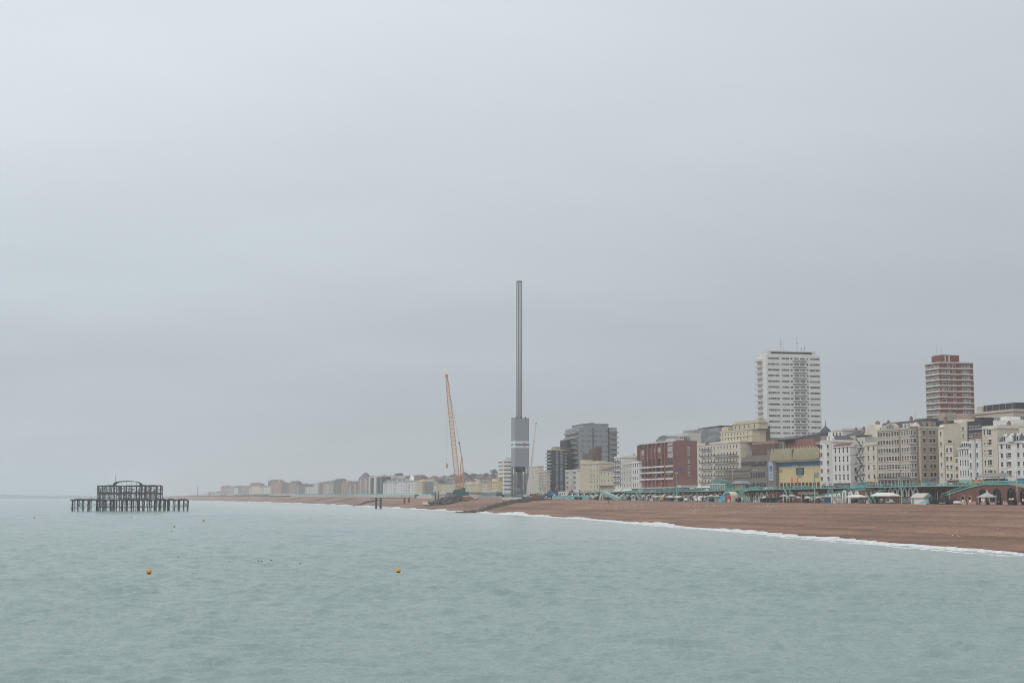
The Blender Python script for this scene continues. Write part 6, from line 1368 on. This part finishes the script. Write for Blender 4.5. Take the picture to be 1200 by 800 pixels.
# round-topped kiosk with blue and red doors
x, y, z, s_ = beachpt(852, 5); t = thing('round_kiosk', 'round-topped kiosk with turquoise fan light, bright blue and red doors', 'kiosk', (x, y, z), COAST); w = 11
MB().prism([(-w/2, 0), (w/2, 0)]+[(w/2*math.cos(a), 3+2.6*math.sin(a)) for a in np.linspace(0, math.pi, 13)], 0, 4).build('wall', CREAM, t)
MB().prism([(w*.4*math.cos(a), 3.1+2.0*math.sin(a)) for a in np.linspace(0, math.pi, 13)], -.08, .02).build('fan_light', mat('deep_turquoise', (.03, .20, .23), .5), t)
MB().box(-w*.5, -1.5, .1, w*.05, .0, 3.0).build('door', SKYBLUE, t); MB().box(w*.12, -1.2, .1, w*.44, .0, 3.0).build('door', RED, t)
for px, m_, w, lb in ((822, CREAM, 5, 'cream arch-fronted stall left of the turquoise stall'), (830, mat('sea_green_panel', (.18, .36, .34), .6), 7, 'sea-green stall with shutters left of the round-topped kiosk'), (840, mat('turquoise_panel2', (.13, .38, .38), .6), 8, 'long turquoise stall directly left of the round-topped kiosk'), (978, WPAINT, 3, 'small white ice-cream stall at the foot of the white arches'), (965, BLUE, 3.5, 'small blue stall beside the small white arches')):
    x, y, z, s_ = beachpt(px, 6); t = thing('beach_stall', lb, 'stall', (x, y, z), COAST); MB().box(-w/2, 0, 0, w/2, 3, 2.7).build('wall', m_, t); MB().prismx([(-.6, 2.7), (3.2, 2.7), (3.2, 3.0), (-.6, 3.15)], -w/2-.3, w/2+.3).build('roof', OFFW, t)
    for q in spread(-w/2, w/2, max(1, int(w/2))): MB().box(q-.7, -.08, .9, q+.7, .0, 2.2).build('shutter', GLASSB, t)
# site containers and hoardings by the tower
def container(label, px, d, w, m, z=None, h=2.6, name='site_container'):
    x, y, zz, s_ = beachpt(px, d); z = zz if z is None else z; t = thing(name, label, 'container', (x, y, z), COAST); k = MB().box(-w/2, 0, 0, w/2, 2.5, h)
    n = int(w/.45)
    for i in range(n): k.box(-w/2+w*i/n+.1, -.07, .15, -w/2+w*i/n+.3, 0, h-.15)
    k.box(-w/2-.04, -.1, h, w/2+.04, 2.55, h+.12); k.build('body', m, t); MB().box(w/2, .2, .1, w/2+.08, 2.3, h-.1).build('door', m, t); return t
zc_ = 11.8
for px, w, m_, lb in ((646.8, 24, BLUE, 'long blue site container with a small white label'), (632, 13, OFFW, 'white site cabin left of the long blue container'), (658.5, 17, WPAINT, 'white site cabin right of the long blue container')):
    t = container(lb, px, 12, w, m_, zc_, 3.2)
    if m_ is BLUE: MB().box(0, -.16, 1.2, 1.4, -.08, 2.2).build('label_plate', WPAINT, t)
    else: [MB().box(q-.8, -.16, 1.0, q+.8, -.08, 2.2).build('window', GLASS, t) for q in spread(-w/2, w/2, 4)]
    x, y = t.location.x, t.location.y; MB().box(-w/2, .1, -3.2, w/2, 2.4, -.02).build('support', TIMBERD, t)
def hoarding(label, px0, px1, d, h, m, cat='hoarding'):
    b = frame(px0, px1, d, None, 583, 1, 0); t = thing('site_hoarding', label, cat, (b.loc[0], b.loc[1], zprom(b.s)), b.rot); k = MB()
    n = int(b.W/2.4)
    for i in range(n): k.box(b.W*i/n+.03, 0, 0, b.W*(i+1)/n-.03, .12, h-.05*(i % 2))
    k.build('panel', m, t); MB().box(0, .14, 0, b.W, .3, h*.9).build('frame', TIMBER, t)
hoarding('brown timber hoarding right of the slim white crane', 624, 639, 1, 3.4, mat('brown_board', (.15, .10, .08), .8, .2, .5, .3)); hoarding('turquoise fence behind the dinghy row', 647, 690, 3, 2.8, mat('turquoise_board', (.22, .42, .39), .6, .2, .4, .4)); hoarding('white site barrier at the foot of the clad tower', 588, 617, -7, 1.7, OFFW); hoarding('mixed grey site fence between the crane and the clad tower', 560, 588, -5, 2.8, mat('pale_grey_board', (.36, .37, .38), .7, .25, .12)); hoarding('pale concrete barrier left of the rubble heap', 488, 507, -8, 2.4, OFFW)
for px, d, w, h, m_, lb in ((553.5, 1, 26, 5.4, OFFW, 'long white single-storey site building with a brown roof right of the crane'), (573, 12, 46, 7.5, GLASSG, 'long low glazed pavilion with a grey roof left of the white tower of flats'), (603.5, -4.5, 12, 3.4, SKYBLUE, 'bright blue site cabin under the clad tower'), (594, 2, 16, 6, TEAL, 'turquoise and white clad sheds left of the clad tower legs')):
    x, y, z, s_ = beachpt(px, d); t = thing('site_building', lb, 'building', (x, y, z), COAST); MB().box(-w/2, 0, 0, w/2, 6, h*.8).build('wall', m_, t); MB().hip(-w/2, 0, w/2, 6, h*.8, h, 2, 0, .5).build('roof', REDROOF if px == 553.5 else STEELG, t)
    for q in spread(-w/2, w/2, 6): MB().box(q-w*.05, -.1, h*.2, q+w*.05, 0, h*.6).build('window', GLASSB, t)
container('green skip container on the beach below the yellow terrace', 487, -6, 12, TEALD, None, 4.2, 'skip_container')

# ------------------------------------------------------------------ vehicles
def car(label, px, d, m, kind='car', z=None, flip=False, group=None):
    x, y, zz, s_ = beachpt(px, d); z = (zroad(s_)+.01 if d > 23 else zz) if z is None else z
    t = thing({'car': 'parked_car', 'van': 'parked_van', 'jeep': 'off_roader', 'digger': 'small_tractor'}[kind], label, {'car': 'car', 'van': 'van', 'jeep': 'off-roader', 'digger': 'tractor'}[kind], (x, y, z), COAST+(math.pi if flip else 0), group)
    P = {'car': (4.3, [(-2.15, .35), (2.15, .35), (2.15, .75), (1.95, .9), (1.1, .98), (.45, 1.45), (-1.2, 1.48), (-1.9, 1.0), (-2.15, .9)], [(.95, .99), (.42, 1.38), (-1.15, 1.40), (-1.75, 1.0)]),
         'van': (5.4, [(-2.7, .4), (2.7, .4), (2.7, 1.0), (2.4, 1.25), (1.7, 2.15), (1.4, 2.3), (-2.65, 2.3), (-2.7, 2.2)], [(2.2, 1.3), (1.65, 2.05), (.7, 2.05), (.7, 1.3)]),
         'jeep': (4.4, [(-2.2, .45), (2.2, .45), (2.2, 1.05), (.9, 1.15), (.55, 1.85), (-2.1, 1.9), (-2.2, 1.0)], [(.8, 1.16), (.5, 1.75), (-1.95, 1.78), (-2.0, 1.16)]),
         'digger': (4.6, [(-2.3, .6), (2.3, .6), (2.3, 1.1), (1.1, 1.2), (1.0, 2.2), (-1.3, 2.25), (-1.5, 1.3), (-2.3, 1.2)], [(.95, 1.25), (.9, 2.05), (-1.2, 2.1), (-1.35, 1.3)])}[kind]
    L_, pr_, gl_ = P; MB().prism(pr_, -.85, .85).build('body', m, t); k = MB().prism(gl_, -.87, .87); k.build('window', GLASS, t); sc = .42 if kind == 'digger' else .32
    for xx in (-L_*.31, L_*.31):
        for yy in (-.88, .68):
            w_ = MB().tube((0, 0, 0), (0, .2, 0), sc, 14, 0); w_.tube((0, -.01, 0), (0, .21, 0), sc*.55, 10, 1); w_.build('wheel', [RUBBER, STEELG], t, (xx, yy, sc))
    for yy in (-.6, .45): MB().box(L_/2-.05, yy, .62, L_/2+.02, yy+.2, .78).build('headlight', OFFW, t)
    return t
CS = mat('silver_paint', (.45, .46, .47), .35, .04, metal=.4); CW = mat('car_white', (.68, .68, .67), .35, .04); CB = mat('car_black', (.03, .03, .035), .3, .04); CR = mat('car_red', (.35, .04, .04), .35, .04); CBL = mat('car_blue', (.05, .10, .22), .35, .04); CG = mat('car_grey', (.18, .185, .19), .35, .04); CT = mat('tan_paint', (.50, .33, .14), .6, .1)
car('silver off-roader parked under the wide white canopy', 1043, 2, CS, 'jeep'); car('dark grey van parked behind the thick turquoise lamp column', 1063, 5, CG, 'van'); car('tan flat-topped tractor on the beach edge below the brick hotel', 774.5, 1, CT, 'digger'); car('white van on the lower promenade below the domed cream hotel', 817.5, 3, CW, 'van'); car('white off-roader on the lower promenade left of the white van', 803, 2, CW, 'jeep')
for px, d, m_, kd, lb in ((1104.5, 26, CW, 'van', 'white van on the road in front of the blank-walled cream house'), (1112, 30, CS, 'car', 'silver car behind the white van in front of the turquoise sign'), (903, 26, CS, 'car', 'silver car parked in front of the concrete pylon'), (898, 26.5, CW, 'car', 'white car parked beside the silver car at the conference centre'), (828, 26, CW, 'car', 'white car parked beside the glass conservatory'), (832, 30, CBL, 'car', 'dark blue car in front of the glass conservatory'), (764, 26, CG, 'car', 'grey car in front of the west half of the brick hotel'), (750, 28, CW, 'van', 'white van at the west corner of the brick hotel'), (738, 26, CB, 'car', 'black car in front of the cream cluster'), (712, 27, CW, 'car', 'white car in front of the low cream hotel'), (700, 29, CR, 'car', 'red car in front of the yellow-cream hotel'), (690, 26, CS, 'car', 'silver car in front of the yellow-cream hotel'), (811, 27, CW, 'van', 'white van in front of the east wall of the brick hotel'), (845, 31, CR, 'car', 'dark red car below the long iron balconies'), (945, 28, CBL, 'car', 'dark blue car in front of the yellow hall doors'), (990, 28, CG, 'car', 'grey car in front of the white gabled house'), (1040, 27, CB, 'car', 'black car in front of the stone hotel arcade'), (1085, 28, CW, 'car', 'white car at the dark east end of the stone hotel'), (1128, 27, CR, 'car', 'red car in front of the small ornate white house'), (676, 27, CW, 'van', 'white van in front of the pinkish white house')):
    car(lb, px, d, m_, kd, flip=rng.random() < .5)
# bins and dark beach trolleys
bin0 = None
for px, d, lb in ((1001, 0, None), (944, -1, None), (894, 0, None), (865, 0, None), (699, 0, None), (737, 0, None), (786, 0, None), (797, 0, None), (1186, -2, None), (834, 0, None), (675, 0, None), (680, 0, None), (712, 0, None)):
    x, y, z, s_ = beachpt(px, d)
    if bin0 is None:
        bin0 = thing('refuse_bin', 'large black wheeled refuse bin at the back of the beach', 'bin', (0, 0, 0), COAST, 'black bins along the back of the beach')
        MB().prism([(-1.5, .25), (1.5, .25), (1.7, 1.7), (-1.7, 1.7)], -.8, .8).build('body', BLACK, bin0); MB().prismx([(-.9, 1.7), (.9, 1.7), (.7, 1.95), (-.6, 2.05)], -1.75, 1.75).build('lid', DARKW, bin0)
        for xx in (-1.1, 1.1):
            for yy in (-.7, .6): MB().tube((xx, yy, .18), (xx, yy+.12, .18), .18, 8).build('wheel', RUBBER, bin0)
        o = bin0
    else: o = copy_tree(bin0)
    o.location = (x, y, z+.02)
# clipped hedges on the upper promenade
for px0, px1, lb in ((768, 792, 'clipped green hedge strip in front of the brick hotel balconies'), (796, 818, 'clipped green hedge strip in front of the brick hotel east wall')):
    b = frame(px0, px1, 20, None, 572, 1, 0); t = thing('hedge', lb, 'hedge', (b.loc[0], b.loc[1], zroad(b.s)+.14), b.rot); m = MB(); r_ = random.Random(px0)
    for i in range(900):
        c = Vector((r_.uniform(0, b.W), r_.uniform(0, 1.6), r_.uniform(.1, 1.25)*(.8+.2*math.sin(i)))); s1 = r_.uniform(.15, .35); u = Vector((r_.gauss(0, 1), r_.gauss(0, 1), r_.gauss(0, 1))).normalized(); w = u.orthogonal().normalized(); m.quad([c-u*s1, c-w*s1, c+u*s1, c+w*s1])
    m.build('foliage', HEDGE, t)
    MB().box(0, .2, 0, b.W, 1.4, .8).build('stems', BARK, t)

# ------------------------------------------------------------------ people, gulls, buoys
def person_mesh(pose):
    V = {'pelvis': (0, 0, .95), 'belly': (0, 0, 1.1), 'chest': (0, .01, 1.32), 'neck': (0, 0, 1.5), 'head': (0, -.02, 1.62), 'crown': (0, -.01, 1.74)}
    st = .22 if pose == 'walk' else .02
    for s_, sg in (('l', 1), ('r', -1)):
        f = st*sg
        V['hip'+s_] = (.1*sg, 0, .9); V['knee'+s_] = (.1*sg, -f*.7-.02, .5); V['ank'+s_] = (.1*sg, -f+.0+(.1 if f < 0 else 0), .08); V['toe'+s_] = (.11*sg, -f-.16, .04)
        V['sh'+s_] = (.19*sg, .01, 1.42); V['elb'+s_] = (.25*sg, f*.5+.02, 1.15); V['wri'+s_] = (.25*sg, f*.9-.06, .92); V['hand'+s_] = (.24*sg, f*1.0-.09, .82)
    RAD = {'pelvis': .14, 'belly': .13, 'chest': .155, 'neck': .055, 'head': .10, 'crown': .075, 'hip': .10, 'knee': .065, 'ank': .045, 'toe': .04, 'sh': .075, 'elb': .05, 'wri': .035, 'hand': .042}
    E = [('pelvis', 'belly'), ('belly', 'chest'), ('chest', 'neck'), ('neck', 'head'), ('head', 'crown')]
    for s_ in 'lr': E += [('pelvis', 'hip'+s_), ('hip'+s_, 'knee'+s_), ('knee'+s_, 'ank'+s_), ('ank'+s_, 'toe'+s_), ('chest', 'sh'+s_), ('sh'+s_, 'elb'+s_), ('elb'+s_, 'wri'+s_), ('wri'+s_, 'hand'+s_)]
    names = list(V); me = bpy.data.meshes.new('person'); me.from_pydata([V[n] for n in names], [(names.index(a), names.index(c)) for a, c in E], [])
    o = bpy.data.objects.new('tmp', me); COL.objects.link(o); md = o.modifiers.new('skin', 'SKIN'); o.modifiers.new('sub', 'SUBSURF').levels = 1
    for i, n in enumerate(names):
        r_ = RAD.get(n) or RAD[n[:-1]]; sv = me.skin_vertices[0].data[i]; sv.radius = (r_, r_*.8 if n in ('pelvis', 'belly', 'chest') else r_); sv.use_root = n == 'pelvis'
    dg = bpy.context.evaluated_depsgraph_get(); dg.update(); out = bpy.data.meshes.new_from_object(o.evaluated_get(dg)); bpy.data.objects.remove(o)
    for m_ in (SKIN, CG, CBL, DARKW): out.materials.append(m_)
    idx = []
    for p_ in out.polygons:
        c = p_.center; r_ = abs(c.x)
        if c.z > 1.66 or (c.z > 1.56 and c.y > .03): idx.append(3)
        elif c.z > 1.5: idx.append(0)
        elif (r_ > .19 and c.z < .94): idx.append(0)
        elif c.z > .92: idx.append(1)
        elif c.z > .09: idx.append(2)
        else: idx.append(3)
    out.polygons.foreach_set('material_index', idx); out.polygons.foreach_set('use_smooth', [True]*len(idx)); return out
PM = {p_: person_mesh(p_) for p_ in ('stand', 'walk')}
COATS = [mat('coat_'+n_, c, .85, .08) for n_, c in (('black', (.03, .03, .035)), ('navy', (.03, .05, .11)), ('red', (.42, .04, .04)), ('grey', (.25, .25, .26)), ('white', (.6, .6, .58)), ('teal', (.06, .22, .24)), ('tan', (.38, .28, .18)), ('pink', (.5, .2, .26)))]
TROUS = [mat('trousers_'+n_, c, .85, .08) for n_, c in (('black', (.03, .03, .03)), ('denim', (.07, .10, .18)), ('grey', (.16, .16, .16)))]
def person(label, x, y, z, rz, coat, trs, pose, group=None):
    o = inst(PM[pose], 'person', None, (x, y, z), rz); o.material_slots[1].link = 'OBJECT'; o.material_slots[1].material = coat; o.material_slots[2].link = 'OBJECT'; o.material_slots[2].material = trs
    tag(o, label, 'person', group); return o
HIVIS = mat('hi_vis_yellow', (.70, .85, .05), .7, .05)
x, y = sd(749, 14.8, 575)[1:]; person('person in a bright yellow jacket at the turquoise railing left of the brick hotel', x, y, zroad(sd(749, 14.8)[0])+.14, 0, HIVIS, TROUS[0], 'stand')
rp_ = random.Random(21)
for i in range(58):
    px = rp_.choice((rp_.uniform(915, 960), rp_.uniform(660, 1195), rp_.uniform(700, 1060))); d = rp_.uniform(15, 23); s_, x, y = sd(px, d, 572)
    person('person in dark or muted clothes strolling behind the turquoise railing', x, y, zroad(s_)+.14, COAST+rp_.choice((0, math.pi))+rp_.uniform(-.4, .4)+math.pi/2, COATS[rp_.choice((0, 1, 3, 0, 6, 5))], rp_.choice(TROUS), rp_.choice(('walk', 'stand')), 'people strolling on the upper promenade')
for i in range(60):
    px = rp_.choice((rp_.uniform(690, 850), rp_.uniform(850, 1195))); d = rp_.uniform(.3, 7); s_, x, y = sd(px, d, 585)
    person('small distant person on the lower promenade below the brick arches', x, y, zprom(s_)+.02, rp_.uniform(0, 6.3), rp_.choice(COATS), rp_.choice(TROUS), rp_.choice(('walk', 'stand')), 'people on the lower promenade')
for px, py, lb in ((713, 589.3, 'lone dark figure on the open shingle below the covered gangway'),):
    best = min(np.arange(-60, 0, .5), key=lambda d: abs(CAMZ-(py-582)*sd(px, d, py)[2]/1710-beach_z(sd(px, d, py)[0], d))); s_, x, y = sd(px, best, py); person(lb, x, y, beach_z(s_, best)+.02, 1.0, COATS[0], TROUS[0], 'stand')
# gulls on the shingle
def gull():
    m = MB(); n = 8; prof = [(-.30, .015, .20), (-.2, .05, .20), (-.05, .085, .21), (.08, .08, .23), (.15, .045, .29), (.19, .04, .34), (.23, .035, .345), (.265, .008, .34)]
    for x, r_, z in prof:
        for i in range(n): a = 2*math.pi*i/n; m.v.append((x, r_*math.cos(a), z+r_*math.sin(a)))
    for k_ in range(len(prof)-1):
        for i in range(n): j = (i+1) % n; m.f.append((k_*n+i, k_*n+j, (k_+1)*n+j, (k_+1)*n+i)); m.m.append(1 if k_ < 3 and 0 <= i < 4 else 0); m.sm.append(True)
    m.tube((.255, 0, .34), (.33, 0, .33), .014, 5, 2, .004)
    for y in (-.03, .03): m.tube((.0, y, .15), (.0, y, 0), .012, 5, 2); m.box(-.02, y-.03, 0, .07, y+.03, .012, 2)
    return m.data('gull', [GULLW, mat('gull_grey_wing', (.35, .37, .40), .7), mat('gull_yellow_bill', (.6, .4, .05), .6)])
GM = gull()
spots = [(rp_.gauss(825, 14), rp_.uniform(593, 601)) for _ in range(18)]+[(rp_.gauss(730, 14), rp_.uniform(593, 599)) for _ in range(14)]+[(rp_.gauss(907, 8), rp_.uniform(593, 597)) for _ in range(8)]+[(1063, 594.5), (1061, 602.5), (1169, 622), (1123.5, 630), (1117, 629), (949, 603), (1020, 593), (966, 595), (780, 598), (800, 601)]
for i, (px, py) in enumerate(spots):
    dd = np.arange(-130, -1, 1.0); best = min(dd, key=lambda d: abs(CAMZ-(py-582)*sd(px, d, py)[2]/1710-beach_z(sd(px, d, py)[0], d))); s_, x, y = sd(px, best, py)
    o = inst(GM, 'gull', None, (x, y, beach_z(s_, best)+.12), rp_.uniform(0, 6.3)); o.scale = (2.0,)*3 if i < 40 else (1.5,)*3; tag(o, 'white gull standing on the brown shingle beach', 'gull', 'gulls on the beach')
# buoys and floating gulls
def buoy(label, px, py, rpx, m, dark=True):
    Y = CAMZ*1710/(py-582); v = p3(px, py, Y); r_ = rpx*Y/1710; t = thing('mooring_buoy', label, 'buoy', (v.x, v.y, r_*.35))
    MB().lathe([(r_*math.sin(a), r_*.55-r_*math.cos(a)) for a in np.linspace(R(58), R(178), 12)], n=18).build('float', m, t)
    MB().lathe([(r_*.3, -r_*.42), (r_*.70, -r_*.18), (r_*.86, r_*.03)], n=18).build('weedy_base', mat('weedy_orange', (.16, .10, .04), .8, .4, 2), t)
    MB().tube((0, 0, r_*1.5), (0, 0, r_*1.75), r_*.12, 8).build('shackle', STEELG, t)
BUO = mat('buoy_orange', (.80, .36, .06), .6, .15, 1.5); BUR = mat('buoy_red_orange', (.75, .18, .05), .6, .1)
buoy('big orange buoy floating below the ruined pier, left of the two big ones', 174.5, 671, 3.1, BUO); buoy('big orange buoy floating in mid-water, right of the two big ones', 466.7, 669.8, 2.9, BUO)
for px, py, r_, lb in ((40.3, 606.8, .9, 'tiny red-orange buoy far left of the ruined pier'), (154.2, 606.3, .8, 'tiny red-orange buoy just in front of the ruined pier'), (204.2, 617.3, 1.1, 'tiny orange buoy right of the pier front, upper of a close pair'), (201.3, 622, .8, 'tiny orange buoy right of the pier front, lower of a close pair'), (238.5, 610.4, 1.2, 'tiny dark-based orange buoy right of the ruined pier')): buoy(lb, px, py, r_, BUR)
DARKF = mat('dark_plumage', (.08, .08, .085), .7)
GD = GM.copy(); GD.materials.clear(); [GD.materials.append(DARKF) for _ in range(3)]
for px, py, lb in ((302.5, 657, 'dark seabird floating, first of a short line right of the left big buoy'), (306.5, 657.4, 'dark seabird floating, second of a short line right of the left big buoy'), (317.5, 656.2, 'dark seabird floating, third of a short line right of the left big buoy'), (351.5, 660, 'lone dark seabird floating between the two big orange buoys')):
    Y = CAMZ*1710/(py-582); v = p3(px, py, Y); o = inst(GD, 'seabird', None, (v.x, v.y, -.1), rp_.uniform(0, 6)); o.scale = (1.0,)*3; tag(o, lb, 'seabird')
for px, py, lb in ((208.5, 652, 'gull floating on the water, left of three'), (248, 652, 'gull floating on the water, middle of three'), (269, 658, 'gull floating on the water, right of three')):
    Y = CAMZ*1710/(py-582); v = p3(px, py, Y); o = inst(GM, 'gull', None, (v.x, v.y, -.18), rp_.uniform(0, 6)); o.scale = (1.4,)*3; tag(o, lb, 'gull')

# ------------------------------------------------------------------ clutter along the lower promenade: cafe parasols, boards, tables, boat racks, cabinets
def base_thing(name, label, cat, group): return thing(name, label, cat, (0, 0, 0), COAST, group)
protos = {}
p_ = base_thing('cafe_parasol', 'pale open cafe parasol on the lower promenade', 'parasol', 'pale parasols along the lower promenade'); MB().lathe([(1.7, 2.15), (1.7, 2.35), (.9, 2.85), (.08, 3.15)], n=8, sm=False).build('canopy', PCANVAS, p_); MB().tube((0, 0, 0), (0, 0, 3.2), .05, 6).build('pole', STEELG, p_); MB().lathe([(.4, 0), (.4, .12), (.1, .16)], n=10).build('foot', DARKW, p_); protos['parasol'] = p_
p_ = base_thing('folded_parasol', 'folded cream parasol standing on the lower promenade', 'parasol', 'folded parasols along the lower promenade'); MB().lathe([(.1, .9), (.34, 1.2), (.22, 2.3), (.05, 2.9)], n=8).build('canopy', CREAM, p_); MB().tube((0, 0, 0), (0, 0, 1.2), .06, 6).build('pole', STEELG, p_); protos['folded'] = p_
p_ = base_thing('sandwich_board', 'white folding advertising board on the lower promenade', 'board', 'folding boards along the lower promenade')
for s_ in (-1, 1): MB().bar((0, s_*.35, 0), (0, s_*.05, 1.5), .9, .06).build('panel', WPAINT, p_)
protos['board'] = p_
p_ = base_thing('picnic_table', 'wooden picnic table with benches on the lower promenade', 'table', 'picnic tables along the lower promenade'); MB().box(-.9, -.4, .7, .9, .4, .77).build('table_top', TIMBER, p_)
for s_ in (-1, 1): MB().box(-.9, s_*.75-.15, .42, .9, s_*.75+.15, .47).build('bench', TIMBER, p_)
for x in (-.6, .6): MB().bar((x, -.7, 0), (x, .3, .7), .09).build('leg', TIMBER, p_); MB().bar((x, .7, 0), (x, -.3, .7), .09).build('leg', TIMBER, p_)
protos['table'] = p_
p_ = base_thing('display_case', 'tall white painted display panel leaning by the arches', 'panel', 'white display panels by the arches'); MB().box(-.8, 0, 0, .8, .12, 2.6).build('panel', OFFW, p_); MB().box(-.6, -.04, 1.0, .6, .0, 2.3).build('picture', mat('panel_picture', (.20, .26, .30), .6, .8, 2.0, rand=.5), p_); protos['panel'] = p_
p_ = base_thing('shop_awning', 'striped fabric awning over an arch on the lower promenade', 'awning', 'awnings over the arches'); MB().prismx([(0, 0), (0, .15), (-2.0, -.75), (-2.0, -1.0)], -1.9, 1.9).build('fabric', mat('awning_fabric', (.42, .38, .33), .8, .15, .5, rand=.45), p_); MB().box(-1.9, -2.0, -1.06, 1.9, -1.94, -1.0).build('front_bar', WPAINT, p_); protos['awning'] = p_
p_ = base_thing('boat_rack', 'rack of upturned kayaks and paddle boards by the arches', 'rack', 'kayak racks by the arches')
for i, m_ in enumerate((SKYBLUE, ORANGE, WPAINT)): MB().lathe([(.04, -1.7), (.3, -.8), (.34, 0), (.3, .8), (.04, 1.7)], n=8).build('kayak', m_, p_, (0, 0, .5+i*.55), (0, math.pi/2, 0))
for x in (-1, 1): MB().box(x-.05, -.4, 0, x+.05, .4, 2.0).build('frame', STEELG, p_)
protos['rack'] = p_
used_ = set(); rc = random.Random(77)
def drop_at(kind, px, d, z=None, rz=None):
    o = protos[kind]
    if kind in used_: o = copy_tree(o)
    used_.add(kind); s_, x, y = sd(px, d, 585); o.location = (x, y, zprom(s_)+.02 if z is None else z); o.rotation_euler = (0, 0, COAST+(rc.uniform(-.6, .6) if rz is None else rz))
for i in range(26): drop_at('parasol', rc.choice((rc.uniform(725, 845), rc.uniform(756, 800), rc.uniform(893, 960))), rc.uniform(3, 8))
for i in range(20): drop_at('folded', rc.uniform(690, 1000), rc.uniform(2, 8))
for i in range(26): drop_at('board', rc.uniform(690, 1195), rc.uniform(1, 7))
for i in range(30): drop_at('table', rc.choice((rc.uniform(890, 960), rc.uniform(1125, 1198), rc.uniform(690, 1000))), rc.uniform(1, 6))
for i in range(34): drop_at('panel', rc.uniform(668, 905), rc.uniform(11.5, 13.3), rz=rc.uniform(-.1, .1))
for px in np.arange(664, 842, 6.1): s_ = sd(px, 13.4, 583)[0]; drop_at('awning', px, 13.5, z=zprom(s_)+rc.uniform(3.0, 3.9), rz=0)
for px in (695, 733, 758, 806, 868, 900, 963, 1032): drop_at('rack', px, rc.uniform(2, 9))
# bus shelters and sign posts on the road side
p_ = base_thing('bus_shelter', 'glazed bus shelter with a dark roof on the seafront pavement', 'bus shelter', 'bus shelters on the seafront pavement'); MB().box(-3, 0, 2.4, 3, 1.6, 2.6).build('roof', DARKW, p_); MB().box(-2.9, 1.45, .3, 2.9, 1.5, 2.3).build('glass_panel', GLASSB, p_)
for x in (-2.8, 2.8): MB().box(x-.06, 1.4, 0, x+.06, 1.52, 2.4).build('post', DARKW, p_)
protos['bus'] = p_
p_ = base_thing('road_sign', 'small road sign on a grey pole beside the seafront road', 'sign', 'road signs along the seafront road'); MB().tube((0, 0, 0), (0, 0, 3.2), .05, 6).build('pole', STEELG, p_); MB().box(-.45, -.06, 2.5, .45, -.02, 3.3).build('plate', BLUE, p_); protos['sign'] = p_
for px in (782, 880, 1022, 1090): s_ = sd(px, 22, 575)[0]; drop_at('bus', px, 22, z=zroad(s_)+.14, rz=math.pi)
for px in (720, 756, 800, 840, 873, 915, 968, 985, 1010, 1034, 1066, 1096, 1115, 1145): s_ = sd(px, 23, 575)[0]; drop_at('sign', px, 23, z=zroad(s_)+.14)
